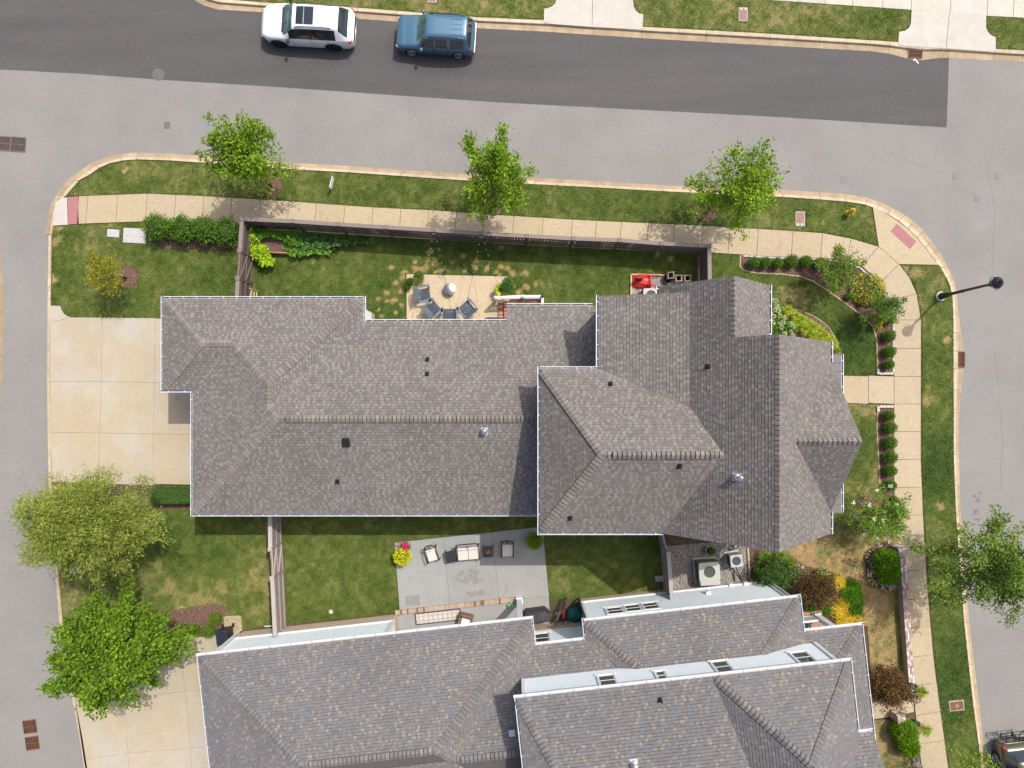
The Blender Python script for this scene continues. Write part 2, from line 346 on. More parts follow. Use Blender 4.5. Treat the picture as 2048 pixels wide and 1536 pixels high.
XJ = [134, 158, 176, 236, 295, 352, 408, 464, 521, 578, 633, 690, 746, 802, 857, 913, 968, 1028, 1086.6, 1145, 1193, 1243, 1297, 1349, 1405.7, 1460, 1517, 1586, 1645]
ti = lambda x: np.interp(x, TOP[:, 0], TOP[:, 1]); bi = lambda x: np.interp(x, BOT[:, 0], BOT[:, 1])
bed = [(116, 397)]+[tuple(p) for p in TOP[1:]]+[tuple(p) for p in BOT[::-1][:-1]]
sheet('walk_bed', gp(bed), -.012, MT['soil'], walk)
slab(gp([(111, 404), (130, 395), (134.5, 394), (135.5, 450), (107, 451.5)]), .01, MT['concw'], walk)
for a, b in zip(XJ[:-1], XJ[1:]):
    if a == 134: slab(gp([(135, 394), (157, 392.5), (158, 448), (136, 449.5)]), .012, MT['red'], walk, 'tactile_slab'); continue
    slab(gp([(a, ti(a)), (b, ti(b)), (b-4, bi(b)), (a-4, bi(a))]), .012, MT['conc'], walk)
for p in ([(1645, 466), (1702, 477), (1694, 520), (1641, 516)], [(1702, 477), (1757, 493), (1724, 532), (1694, 520)], [(1757, 493), (1798, 528.5), (1760, 566), (1724, 532)], [(1798, 528.5), (1818, 554), (1833, 587), (1781, 602), (1760, 566)], [(1833, 587), (1842, 640), (1788, 640), (1781, 602)]):
    slab(gp(p), .012, MT['conc'], walk)
sheet('walk_bed', gp([(1640, 466), (1702, 477), (1757, 493), (1798, 528), (1825, 566), (1842, 640), (1842, 919), (1849, 1089), (1873, 1368), (1899, 1560), (1845, 1560), (1825, 1371), (1795, 1068), (1788, 975), (1788, 640), (1760, 566), (1694, 519), (1640, 516)]), -.012, MT['soil'], walk)
YJ = [640, 697, 753, 808, 863, 919, 975, 1030.6, 1088, 1141, 1198, 1255, 1312, 1369, 1427, 1484, 1541, 1600]
xo = lambda y: np.interp(y, [640, 919, 1030, 1088, 1193, 1303, 1368, 1427, 1536, 1600], [1842, 1841.5, 1846, 1849, 1856, 1865, 1873, 1881, 1896, 1906])
xi = lambda y: np.interp(y, [640, 753, 975, 1068, 1141, 1255, 1369, 1510, 1600], [1788, 1788, 1788, 1795, 1801, 1812, 1825, 1840, 1852])
for a, b in zip(YJ[:-1], YJ[1:]):
    sk = np.interp((a+b)/2, [900, 1100, 1400], [0, 1.5, 4])
    slab(gp([(xi(a), a+sk), (xo(a), a-sk), (xo(b), b-sk), (xi(b), b+sk)]), .012, MT['conc'], walk)
# corner ramp with tactile pad
sheet('walk_bed', gp([(1745, 415), (1800, 447), (1845, 490), (1878, 531), (1798, 528), (1757, 493)]), -.012, MT['soil'], walk)
ramp = gp([(1745, 413), (1772, 427), (1797, 443), (1816, 458), (1834, 476), (1850, 495), (1870, 521), (1879, 530), (1798, 528.5), (1757, 493)])
slab(ramp, .010, MT['conc'], walk)
slab(gp([(1794, 447), (1833, 483), (1820, 499), (1780, 462)]), .017, MT['red'], walk, 'tactile_slab')
front = thing('front_walk', None, None, kind='structure')
sheet('walk_bed', gp([(1640, 752), (1787, 753), (1787, 808), (1640, 807)]), -.012, MT['soil'], front)
for a, b in ((1640, 1683), (1683, 1737), (1737, 1788)): slab(gp([(a, 751), (b, 752.5), (b, 808), (a, 806)]), .012, MT['conc'], front)
fw2 = thing('front_walk', None, None, kind='structure')
sheet('walk_bed', gp([(1700, 1385), (1825, 1377), (1830, 1427), (1700, 1445)]), -.012, MT['soil'], fw2)
for a, b, c, d in ((1700, 1779, 1400, 1390), (1779, 1826, 1390, 1380)): slab(gp([(a, c), (b, d), (b+2, d+44), (a+2, c+44)]), .012, MT['conc'], fw2)
# far pavement and driveway aprons
fwalk = thing('sidewalk', None, None, kind='structure')
LB = lambda x: np.interp(x, [1240, 1490, 1540, 1822, 1971, 2048, 2200], [-20, -4, 0.5, 20, 32, 36, 46])
sheet('walk_bed', [tuple(G(x, LB(x)))[:2] for x in (1100, 1490, 1822, 1971, 2200)]+[tuple(G(x, LB(x)-58))[:2] for x in (2200, 1971, 1822, 1490, 1100)], -.012, MT['soil'], fwalk)
xs = [1266, 1320, 1376, 1431, 1487, 1543, 1597, 1650, 1705, 1765, 1822, 1900, 1974, 2026, 2080, 2140]
for a, b in zip(xs[:-1], xs[1:]): slab(gp([(a, LB(a)), (b, LB(b)), (b+3, LB(b)-56), (a+3, LB(a)-56)]), .012, MT['concw'], fwalk)
def apron(left, right, mid, name='driveway_apron'):
    ap = thing(name, None, None, kind='structure')
    sheet('walk_bed', gp(left+right[::-1]), .020, MT['soil'], ap)
    slab(gp(left+[mid[1], mid[0]]), .042, MT['concw'], ap, tint=(1, 1, 1)); slab(gp([mid[0], mid[1]]+right[::-1]), .042, MT['concw'], ap, tint=(.98, .98, .98))
apron([(1112, -120), (1112, 0), (1110, 7), (1104, 13), (1096, 16.5), (1088, 17.5), (1087, 45), (1100, 49)], [(1266, -120), (1266, 0), (1268, 14), (1272, 22), (1278, 27), (1287, 29), (1285, 58), (1275, 60)], [(1187, -120), (1184, 55)])
apron([(1822, 20), (1820.5, 48), (1817, 56), (1809, 62), (1797, 64), (1795, 88), (1806, 93)], [(1972, 31.5), (1971.5, 55), (1975, 64), (1982, 71), (1991, 75), (1991, 103), (1980, 104.5)], [(1898, 26), (1891, 98)])
# driveways
drv = thing('driveway', None, None, kind='structure')
sheet('walk_bed', gp([(100, 611), (140, 634), (400, 634), (400, 972), (100, 968)]), -.012, MT['soil'], drv)
slab(gp([(101, 611), (121, 611.5), (123, 619), (128, 627), (135, 632), (143, 634.5), (101, 645)]), .012, MT['concd'], drv)
slab(gp([(101, 645), (143, 634.5), (205, 635), (203, 763), (100.5, 763)]), .012, MT['concd'], drv)
for p in ([(205, 635), (311, 636), (309, 765), (203, 763)], [(311, 636), (420, 637), (420, 766), (309, 765)], [(100.5, 763), (203, 763), (200, 866), (101.5, 864.5)], [(203, 763), (309, 765), (307, 868), (200, 866)], [(309, 765), (420, 766), (420, 870), (307, 868)], [(101.5, 864.5), (200, 866), (197, 967), (104, 964)], [(200, 866), (307, 868), (306, 971), (197, 967)], [(307, 868), (420, 870), (420, 972), (306, 971)]):
    slab(gp(p), .012, MT['concd'], drv)
num = bpy.data.curves.new('curb_number', 'FONT'); num.body = '22'; num.size = .26; num.extrude = .0015; num.align_x = 'CENTER'; num.align_y = 'CENTER'
no = bpy.data.objects.new('painted_number', num); COL.objects.link(no); no.parent = drv; no.location = G(355, 797, .016); no.rotation_euler = (0, 0, R(86)); num.materials.append(MT['iron'])
drv2 = thing('driveway', None, None, kind='structure')
sheet('walk_bed', gp([(140, 1345), (335, 1277), (440, 1270), (450, 1300), (460, 1560), (176, 1560)]), -.012, MT['soil'], drv2)
for p in ([(141, 1345), (240, 1310), (249, 1398), (152, 1412)], [(240, 1310), (335, 1277), (356, 1275), (371, 1382), (249, 1398)], [(356, 1275), (447, 1268), (480, 1262), (480, 1370), (371, 1382)], [(152, 1412), (249, 1398), (256, 1506), (168, 1520)], [(249, 1398), (371, 1382), (381, 1496), (256, 1506)], [(371, 1382), (480, 1370), (480, 1486), (381, 1496)], [(168, 1520), (256, 1506), (262, 1640), (190, 1650)], [(256, 1506), (381, 1496), (390, 1630), (262, 1640)], [(381, 1496), (480, 1486), (480, 1630), (390, 1630)]):
    slab(gp(p), .012, MT['concd'], drv2)
slab(gp([(447, 1232), (483, 1230), (485, 1262), (447, 1268)]), .016, MT['conc'], drv2)
# patios
PAT1 = [(813, 548), (1019, 553), (1019, 665), (813, 665)]
pt1 = thing('patio', None, None, kind='structure')
slab(gp(PAT1), .05, MT['conc'], pt1, 'patio_slab', tint=(1.18, 1.17, 1.18))
PAT2 = [(789, 1085), (1085, 1053), (1099, 1203), (1100, 1262), (804, 1262)]
pt2 = thing('patio', None, None, kind='structure')
sheet('patio_bed', gp([(791, 1087), (1084, 1055), (1098, 1260), (806, 1260)]), .03, MT['soil'], pt2)
for p in ([(789, 1085), (887, 1074.4), (900, 1212), (800, 1225)], [(887, 1074.4), (985, 1064), (998, 1202), (900, 1212)], [(985, 1064), (1085, 1053), (1098, 1192), (998, 1202)], [(998, 1202), (1098, 1192), (1101, 1262), (1002, 1262)], [(800, 1225), (1002, 1202), (1006, 1262), (804, 1275)]):
    slab(gp(p), .05, MT['patio'], pt2, 'patio_slab')
# ------------------------------------------------------------------ beds of mulch and gravel
BED1 = [(1481, 510), (1480, 532), (1488, 541), (1512, 546), (1560, 548), (1600, 552.6), (1627, 563), (1656, 581.6), (1693, 608), (1727, 634), (1745.5, 653), (1753, 676.6), (1756, 749), (1787, 750), (1787.5, 640), (1780, 602), (1759, 567), (1723, 533), (1693, 521), (1644, 517), (1560, 515)]
BED2 = [(1430, 590), (1548, 606), (1557, 614), (1578.6, 616.6), (1603, 622), (1627, 632), (1647, 645), (1660, 658), (1672, 678), (1681, 712), (1640, 745), (1525, 720), (1430, 700)]
BED4 = [(1756, 810), (1754, 852), (1757, 923), (1761, 990), (1766, 1035), (1791, 1032), (1787.5, 975), (1787.5, 809)]
BED3 = [(1501, 1085), (1562, 1098), (1582, 1111), (1613, 1133), (1657, 1142), (1686, 1153), (1710, 1184), (1726, 1219), (1730, 1252), (1600, 1262), (1500, 1170)]
HEDGEBED = [(296, 476), (330, 497), (480, 500), (482, 462), (300, 462)]
MAPLEBED = [(318, 1232), (345, 1222), (385, 1216), (420, 1208), (446, 1212), (462, 1232), (447, 1234), (446, 1266), (409, 1273), (335, 1277), (300, 1262)]
HEDGE2 = [(308, 968), (420, 970), (420, 1017), (310, 1020)]
def circ(px, py, r, n=22, ry=None): return [(px+r*math.cos(2*math.pi*k/n), py+(ry or r)*math.sin(2*math.pi*k/n)) for k in range(n)]
def mulch(poly, z=.0, dens=420, name='mulch_bed'):
    q = gp(poly); o = sheet(name, q, z+.012, MT['mulch'], kind='stuff')
    x, y = scatter(q, dens); n = len(x)
    cs = np.array([(.15, .085, .065), (.21, .13, .10), (.09, .05, .042), (.32, .215, .165), (.17, .10, .085)])[rng.integers(0, 5, n)]*rng.uniform(.8, 1.25, (n, 1))
    d = rng.normal(size=(n, 3)); d[:, 2] *= .25; nn = rng.normal(size=(n, 3))*.45+[0, 0, 1]
    leafcards('mulch_chips', np.stack([x, y, np.full(n, z+.018)+rng.uniform(0, .012, n)], 1), d, nn, rng.uniform(.04, .10, n), rng.uniform(.015, .04, n), cs, MT['chip'], o, True, 'stuff')
    return o
BEDS = [BED1, BED2, BED4, BED3, HEDGEBED, MAPLEBED, HEDGE2]
for b in BEDS: mulch(b)
RINGS = [(255, 554, 22), (540, 372, 23), (1413, 418, 26), (1738, 1030, 34), (986, 412, 20), (1893, 1092, 12), (1770, 1125, 40)]
for a, b, c in RINGS: mulch(circ(a, b, c)); BEDS.append(circ(a, b, c))
def gravel(poly, z, cols, dens, nm='gravel_bed'):
    q = gp(poly); o = sheet(nm, q, z, MT['soil'], kind='stuff')
    x, y = scatter(q, dens); n = len(x)
    cs = np.array(cols)[rng.integers(0, len(cols), n)]*rng.uniform(.75, 1.2, (n, 1))
    d = rng.normal(size=(n, 3)); d[:, 2] *= .2; nn = rng.normal(size=(n, 3))*.4+[0, 0, 1]
    L = rng.uniform(.035, .075, n)
    leafcards('gravel_stones', np.stack([x, y, np.full(n, z+.012)], 1), d, nn, L, L*rng.uniform(.6, 1, n), cs, MT['stone'], o, True, 'stuff', bend=.3)
GR1 = [(1332, 1092), (1420, 1085), (1497, 1090), (1500, 1172), (1340, 1194)]
GR2 = [(1262, 549), (1375, 552), (1375, 640), (1262, 640)]
gravel(GR1, .01, [(.36, .34, .32), (.46, .43, .40), (.25, .24, .235), (.40, .36, .33)], 1500)
gravel(GR2, .02, [(.42, .37, .34), (.5, .45, .42), (.30, .26, .24)], 1500)
gravel([(1822, 1508), (1838, 1510), (1842, 1536), (1824, 1530)], .012, [(.5, .45, .4), (.35, .35, .34), (.5, .36, .28)], 500, 'pebble_strip')
# timber edging round the two gravel beds
for nm, pts, lab in (('timber_edging', [(1262, 640), (1262, 549), (1375, 552)], 'pale timber edging round the gravel beside the red wheelbarrow'), ('timber_edging', [(1495, 1092), (1500, 1172)], 'weathered timber sleeper between gravel and the rhododendron bed')):
    mb = MB()
    for a, b in zip(pts[:-1], pts[1:]): mb.beam(G(*a, .05), G(*b, .05), .09, .16)
    props(mb.build(nm, MT['wood']), lab, 'edging')
# ------------------------------------------------------------------ lawns: turf sheet plus blades
sw = lambda i, j: [tuple(p) for p in TOP[i:j]]
LAWNS = dict(
 kerbside=([(131, 392), (158, 363), (180, 351), (219, 329), (246, 322), (274, 320), (422, 328), (600, 340), (900, 360), (1070, 369), (1325, 383), (1450, 389), (1565, 395), (1640, 400), (1690, 404), (1743, 414), (1756, 492), (1702, 476), (1645, 465)]+[tuple(p) for p in TOP[::-1]][1:-1], .42),
 corner=([(105, 453), (158, 449), (295, 444), (406, 446), (484, 450), (508, 457), (512, 600), (420, 640), (143, 633.5), (135, 631), (128, 626), (123, 618), (121, 610.5), (102, 610), (104, 470)], .40),
 back=([(512, 459), (800, 476), (1140, 494), (1390, 505), (1392, 600), (1375, 660), (728, 680), (514, 650)], .30),
 street=([(1799, 530), (1880, 531), (1893, 557), (1904, 590), (1906, 628), (1906.5, 702), (1907, 909), (1912, 1033), (1928, 1245), (1947, 1418), (1968, 1590), (1904, 1590), (1897, 1536), (1882, 1427), (1874, 1368), (1857, 1193), (1850, 1089), (1847, 1030), (1842.5, 919), (1842.5, 640), (1834, 587), (1826, 566)], .40),
 front=([(1400, 505)]+BED1[:13]+[(1640, 751), (1530, 640), (1420, 570)], .30),
 walkside=([(1620, 807.5), (1756, 810), (1754, 852), (1757, 923), (1761, 990), (1788, 1010), (1795, 1068), (1797, 1098), (1806, 1240), (1816, 1380), (1745, 1400), (1735, 1252), (1600, 1262), (1500, 1120), (1500, 1080), (1340, 1070), (1340, 1052), (1600, 1000)], .80),
 south=([(1746, 1442), (1779, 1438), (1812, 1470), (1822, 1520), (1830, 1600), (1760, 1600)], .72),
 west=([(107, 1000), (320, 985), (420, 985), (560, 1000), (568, 1246), (470, 1262), (335, 1277), (240, 1309), (141, 1344), (125, 1236), (117, 1148)], .50),
 middle=([(560, 985), (1085, 985), (1330, 985), (1328, 1184), (1162, 1200), (1099, 1207), (1085, 1054), (789, 1086), (800, 1226), (575, 1248)], .42),
 verge_a=([(440, -3), (520, 4), (715, 15), (793, 21), (954, 34), (1087, 40), (1088, 17), (1096, 16), (1104, 12), (1111, 5), (1112, -110), (420, -110), (418, -9)], .52),
 verge_b=([(1287, 29), (1284, 53.5), (1540, 67), (1740, 80), (1795, 85), (1797, 64), (1809, 61.5), (1817, 55.5), (1820.5, 48), (1822, 20), (1540, .5), (1490, -4), (1267, -18), (1267, 5), (1272, 21), (1278, 26.5)], .50),
 verge_c=([(1991, 98), (1991, 75), (1982, 71), (1975, 64), (1972, 55), (1972, 32), (2048, 36), (2200, 46), (2200, 110), (2048, 101)], .50),
)
DRY = [(830, 525, 5), (843, 522, 5), (808, 543, 7), (815, 555, 9), (836, 540, 10), (850, 545, 12), (855, 530, 9), (868, 528, 10), (872, 543, 6), (905, 524, 6), (885, 541, 7), (950, 535, 7), (951, 524, 5), (974, 537, 6), (1002, 531, 7), (1017, 537, 7), (1024, 546, 8), (995, 546, 7), (931, 542, 5), (1041, 549, 6), (1052, 546, 6), (1054, 572, 7), (1071, 569, 6), (1084, 566, 8), (1038, 585, 8), (1028, 573, 6), (805, 558, 8), (792, 565, 6), (803, 582, 8), (790, 600, 7), (791, 627, 7), (805, 615, 8), (757, 620, 6), (775, 603, 5), (783, 535, 6), (826, 535, 6), (626, 525, 4), (763, 632, 5), (775, 588, 6), (757, 598, 5), (703, 1095, 10), (738, 1085, 8), (705, 1175, 6), (660, 1193, 6), (706, 1205, 6), (681, 1212, 5), (583, 1226, 5), (592, 1200, 6), (775, 1147, 6), (770, 1130, 9), (725, 1083, 7), (785, 1080, 6), (732, 1155, 8), (690, 1158, 7), (755, 1190, 6), (745, 1218, 5), (1195, 1155, 7), (1166, 1192, 5), (860, 504, 7), (1005, 495, 6), (1340, 516, 7), (1315, 510, 5), (926, 512, 5), (878, 500, 5), (115, 445, 18), (112, 480, 14), (108, 560, 8), (320, 1130, 22), (370, 1090, 22), (400, 1200, 20), (440, 1170, 20), (340, 1180, 18), (145, 1190, 18), (165, 1230, 14), (1735, 405, 14), (1830, 540, 22), (1810, 535, 12), (1600, 600, 28), (1570, 590, 22), (1850, 800, 14), (1865, 850, 12), (1880, 1010, 10), (1700, 1480, 30), (1880, 1490, 14), (1893, 680, 8), (540, 400, 8), (250, 340, 8), (150, 385, 8), (1595, 450, 8), (720, 1120, 12), (1560, 1115, 14), (1600, 1098, 20), (1640, 1112, 22), (1672, 1128, 24), (1702, 1148, 22), (1724, 1180, 24), (1742, 1215, 26), (1758, 1255, 28), (1766, 1295, 30), (1768, 1335, 26), (1690, 1110, 16), (1735, 1260, 18), (1790, 1440, 14), (1765, 1490, 26), (1760, 1520, 30)]
DRYW = [(*G(a, b)[:2], c/36.36*1.15, 1 if b < 1050 else .62 if (c < 13 and a > 555 and a < 1300) else .84) for a, b, c in DRY]
GREEN = [G(340, 1085, 0)[:2]+(1.6,), G(455, 1075, 0)[:2]+(2.4,), G(1690, 700)[:2]+(2.,), G(1880, 930)[:2]+(2.2,), G(1900, 1380)[:2]+(3.,), G(1715, 850)[:2]+(1.6,), G(1715, 900)[:2]+(1.8,), G(1720, 950)[:2]+(1.8,), G(1800, 1160)[:2]+(.9,), G(1803, 1220)[:2]+(.8,), G(1808, 1300)[:2]+(.7,), G(1700, 1020)[:2]+(2.,)]
def dryness(x, y, d0):
    d = d0+(vnoise(x, y, 2.3, 1)-.5)*.22+(vnoise(x, y, .7, 2)-.5)*.20+(vnoise(x, y, .26, 3)-.5)*.30+(vnoise(x, y, .12, 9)-.5)*.22
    nz = (vnoise(x, y, .22, 8)-.5)*1.3+(vnoise(x, y, .09, 18)-.5)*.6
    for a, b, r, kk in DRYW:
        q = np.hypot(x-a, y-b)/r+nz
        d = np.maximum(d, np.clip(1.25-q, 0, .85)*(1.02 if r < .34 and kk == 1 else .84)*(kk if kk < .8 else 1))
    for a, b, r in GREEN: d -= .26*np.clip(1.3-np.hypot(x-a, y-b)/r, 0, 1)
    return d
STOPS = np.array([-.1, .2, .45, .62, .8, 1.05]); SCOL = np.array([(.032, .064, .009), (.054, .090, .013), (.094, .121, .022), (.155, .162, .048), (.29, .215, .095), (.42, .26, .125)])
def gcol(d):
    return np.stack([np.interp(d, STOPS, SCOL[:, k]) for k in range(3)], 1)
EXC = [gp(b) for b in BEDS]+[gp(PAT1), gp(PAT2), gp(GR1), gp(GR2), gp([(500, 452), (620, 458), (625, 510), (530, 508)])]
EXC += [gp([(a-w_, b-h_), (a+w_, b-h_), (a+w_, b+h_), (a-w_, b+h_)]) for a, b, w_, h_ in ((1600, 438, 10.5, 16), (1486, 29, 10, 15), (864, -8, 10, 14), (227, 467, 13, 9), (270, 472, 24, 17), (1913, 1411, 16, 11), (148, 1133, 13, 13), (662, 1223, 5, 5), (1322, 1157, 14, 6))]
EXC += [gp(circ(1880, 593, 10)), gp(circ(1698, 425, 6))]
# house footprints carry no grass
HM = [(-16.9, .8), (-16.9, 4.7), (-7.6, 4.7), (-7.6, 3.5), (13.9, 3.5), (13.9, -5.3), (-15.4, -5.3), (-15.4, .8)]
EXC += [HM, [(6.9, 3), (11, 3), (11, 4.8), (6.9, 4.8)]]
allb = []
for nm, (poly, d0) in LAWNS.items():
    q = [tuple(p[:2]) for p in gp(poly)]
    under = sheet('lawn', q, -.004, MT['lawn'], thick=.03)
    col_ = gcol(np.array([d0]))[0]; under.data.attributes['Col'].data.foreach_set('color', np.tile(np.append(col_, 1).astype(np.float32), len(under.data.polygons)))
    P = np.array(q); lo, hi = P.min(0), P.max(0); s = .09
    gx, gy = np.meshgrid(np.arange(lo[0], hi[0]+s, s), np.arange(lo[1], hi[1]+s, s), indexing='ij'); ny = gx.shape[1]
    ins = inpoly(gx.ravel(), gy.ravel(), q)
    for e in EXC: ins &= ~inpoly(gx.ravel(), gy.ravel(), e)
    ins = ins.reshape(gx.shape); cell = ins[:-1, :-1] & ins[1:, :-1] & ins[1:, 1:] & ins[:-1, 1:]
    I, J = np.nonzero(cell); F = np.stack([I*ny+J, (I+1)*ny+J, (I+1)*ny+J+1, I*ny+J+1], 1)
    V = np.stack([gx.ravel(), gy.ravel(), .004+.018*vnoise(gx.ravel(), gy.ravel(), .3, 5)], 1)
    us, inv = np.unique(F, return_inverse=True)
    cx = gx.ravel()[F].mean(1); cy = gy.ravel()[F].mean(1)
    tf = fastmesh('turf', V[us], inv.reshape(F.shape), (1, 1, 1), MT['lawn'], under, True, 'stuff', True); tf.data.attributes.remove(tf.data.attributes['Col'])
    ca = tf.data.attributes.new('Col', 'FLOAT_COLOR', 'POINT'); cv = gcol(dryness(V[us][:, 0], V[us][:, 1], d0)); ca.data.foreach_set('color', np.concatenate([cv, np.ones((len(cv), 1))], 1).astype(np.float32).ravel())
    x, y = scatter(q, 620, EXC)
    dd = dryness(x, y, d0)+rng.normal(0, .10, len(x)); c = gcol(dd)*rng.uniform(.7, 1.4, (len(x), 1))
    h = np.clip(.075-.03*np.clip(dd, 0, 1), .03, .08)*rng.uniform(.7, 1.3, len(x))
    th = rng.uniform(0, 2*np.pi, len(x)); ln = rng.uniform(.2, 1.3, len(x))*h; wd = rng.uniform(.014, .030, len(x))
    b = np.stack([x, y, np.zeros(len(x))], 1); sd = np.stack([-np.sin(th), np.cos(th), 0*th], 1)*wd[:, None]/2
    tip = b+np.stack([np.cos(th)*ln, np.sin(th)*ln, h], 1)
    V = np.stack([b-sd, b+sd, tip], 1).reshape(-1, 3)
    fastmesh('grass', V, np.arange(len(V)).reshape(-1, 3), c, MT['blade'], None, False, 'stuff')

def edge_strip(parent, pts, wd, name='bed_edge'):
    for a, b in zip(pts[:-1], pts[1:]):
        a, b = G(*a, .014), G(*b, .014); MB().beam(a, b+(b-a).normalized()*.02, wd, .03).build(name, MT['edge'], parent, True)
be = thing('bed_edging', None, None, kind='structure'); edge_strip(be, BED1[:13], .07); edge_strip(be, BED4[:4], .07); edge_strip(be, BED2[1:10], .05)
# ------------------------------------------------------------------ roofs
def clip_conv(poly, A, B, C):
    """keep the part of a 2-D polygon with A*x+B*y<=C"""
    out = []; n = len(poly)
    for i in range(n):
        p, q = poly[i], poly[(i+1) % n]; fp = A*p[0]+B*p[1]-C; fq = A*q[0]+B*q[1]-C
        if fp <= 1e-9: out.append(p)
        if (fp < -1e-9 and fq > 1e-9) or (fp > 1e-9 and fq < -1e-9):
            t = fp/(fp-fq); out.append((p[0]+(q[0]-p[0])*t, p[1]+(q[1]-p[1])*t))
    return out
PAL_MAIN = np.array([(.158, .140, .130), (.146, .130, .121), (.166, .146, .136), (.152, .138, .129), (.205, .191, .177), (.196, .194, .178), (.214, .200, .185), (.180, .164, .152)])
PAL_SOUTH = np.array([(.158, .148, .146), (.146, .140, .143), (.164, .148, .143), (.150, .145, .149), (.158, .153, .157), (.160, .147, .141), (.150, .166, .182), (.240, .210, .174), (.176, .166, .158), (.145, .162, .185), (.208, .188, .162)])
class Roof:
    def __init__(s, pal, seed, E=.143):
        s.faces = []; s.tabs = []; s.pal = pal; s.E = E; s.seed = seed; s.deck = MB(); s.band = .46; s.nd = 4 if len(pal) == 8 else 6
    def face(s, pts, grp=None):
        P = [Vector(p) for p in pts]; n = Vector((0, 0, 0))
        for i in range(len(P)): n += (P[i]-P[0]).cross(P[(i+1) % len(P)]-P[0])
        n.normalize()
        if n.z < 0: n = -n; P = P[::-1]
        e = Vector((0, 0, 1)).cross(n).normalized(); u = n.cross(e)          # e along the eave, u up the slope
        s.faces.append((P, n)); s.deck.add([p-n*.03 for p in P], [tuple(range(len(P)))])
        s.deck.add([p-n*.14 for p in P], [tuple(range(len(P)))[::-1]])
        m = len(P); s.deck.add([p-n*.03 for p in P]+[p-n*.14 for p in P], [(i, m+i, m+(i+1) % m, (i+1) % m) for i in range(m)])
        o = n*n.dot(P[0]); q = [(p.dot(e), p.dot(u)) for p in P]
        b0 = min(b for a, b in q); b1 = max(b for a, b in q); E = s.E
        gid = int(round(e.x*90)+round(e.y*50)*7+round(n.dot(P[0])*4)*131) if grp is None else grp
        k0 = math.floor(b0/E+1e-6); k1 = math.ceil(b1/E)
        hp = []
        for i in range(len(q)):
            (x1, y1), (x2, y2) = q[i], q[(i+1) % len(q)]; hp.append((y2-y1, -(x2-x1), (y2-y1)*x1-(x2-x1)*y1))
        for k in range(k0, k1):
            rr = random.Random((s.seed*7919+gid*104729+k*613) & 0x7fffffff)
            a = -45.0+rr.random()*.4; amin = min(x for x, _ in q); amax = max(x for x, _ in q); prev = -1
            while a < amax:
                wd = rr.choice((.09, .11, .13, .15, .18)); nd = s.nd; prev = 1-prev if prev >= 0 else 0; ci = rr.randrange(nd) if (prev == 0 or rr.random() < .3) else nd+rr.randrange(len(s.pal)-nd); sh = rr.uniform(.93, 1.07); th = rr.choice((.010, .014, .020))
                a2 = a+wd
                if a2 > amin:
                    poly = [(a, k*E), (a2, k*E), (a2, (k+1)*E), (a, (k+1)*E)]; full = True
                    for A, B, C in hp:
                        if any(A*x+B*y-C > 1e-7 for x, y in poly):
                            poly = clip_conv(poly, A, B, C); full = False
                        if len(poly) < 3: break
                    if len(poly) >= 3: s.tabs.append((poly, k, th, tuple(s.pal[ci]*sh), o, e, u, n, full))
                a = a2
    def tri(s, mb, t):
        poly, k, th, c, o, e, u, n, full = t; E = s.E; b0 = k*E
        H = lambda b: .004+th*(1-(b-b0)/E)
        top = [o+e*x+u*y+n*H(y) for x, y in poly]; m = len(poly)
        bot = [o+e*x+u*y-n*.012 for x, y in poly]
        fs = [] if full else [tuple(range(m))]
        if full:
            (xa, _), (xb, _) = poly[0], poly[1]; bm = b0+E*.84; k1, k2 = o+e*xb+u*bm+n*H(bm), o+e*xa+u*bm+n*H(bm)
            mb.add([top[0], top[1], k1, k2, top[2], top[3]], [(0, 1, 2, 3)], c); mb.add([k2, k1, top[2], top[3]], [(0, 1, 2, 3)], tuple(q*(s.band if (k*7+int(poly[0][0]*13)) % 10 < 7 else .85) for q in c))  # printed shadow line: shade under the next butt put into the colour
        for i in range(m):
            j = (i+1) % m
            if abs(poly[i][1]-b0) < 1e-4 and abs(poly[j][1]-b0) < 1e-4: fs.append((i, m+i, m+j, j))
            elif full and abs(poly[i][0]-poly[j][0]) < 1e-4: fs.append((i, m+i, m+j, j))
        mb.add(top+bot, fs, c)
    def build(s, house, single=300):
        roof = s.deck.build('roof', MT['deck'], house, True)
        full = [t for t in s.tabs if t[8]]
        key = lambda t: (t[4]+t[5]*t[0][0][0]+t[6]*t[0][0][1])
        def vis(t):
            p = key(t); px = NX+p.x*FPX/(CH-p.z); py = NY-p.y*FPX/(CH-p.z)
            w_ = t[0][1][0]-t[0][0][0]
            return -(w_*t[7].z/(CH-p.z)**2) if 0 < px < 2048 and 0 < py < 1536 else 0
        full.sort(key=vis); pick = full[:single]; ids = set(map(id, pick))
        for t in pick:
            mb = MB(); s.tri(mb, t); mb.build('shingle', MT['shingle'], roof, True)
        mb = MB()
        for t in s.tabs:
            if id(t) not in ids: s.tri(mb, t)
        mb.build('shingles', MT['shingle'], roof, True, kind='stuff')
        s.roof = roof; return roof
    def hit(s, px, py):
        best = None
        for P, n in s.faces:
            q = ray_plane(px, py, P[0], n)
            if inpoly(np.array([q.x]), np.array([q.y]), P)[0] and (best is None or q.z > best[0].z): best = (q, n)
        return best
    def planez(s, x, y, lo=True):
        zs = [P[0].z-(n.x*(x-P[0].x)+n.y*(y-P[0].y))/n.z for P, n in s.faces if inpoly(np.array([x]), np.array([y]), P)[0]]
        return max(zs) if zs else None
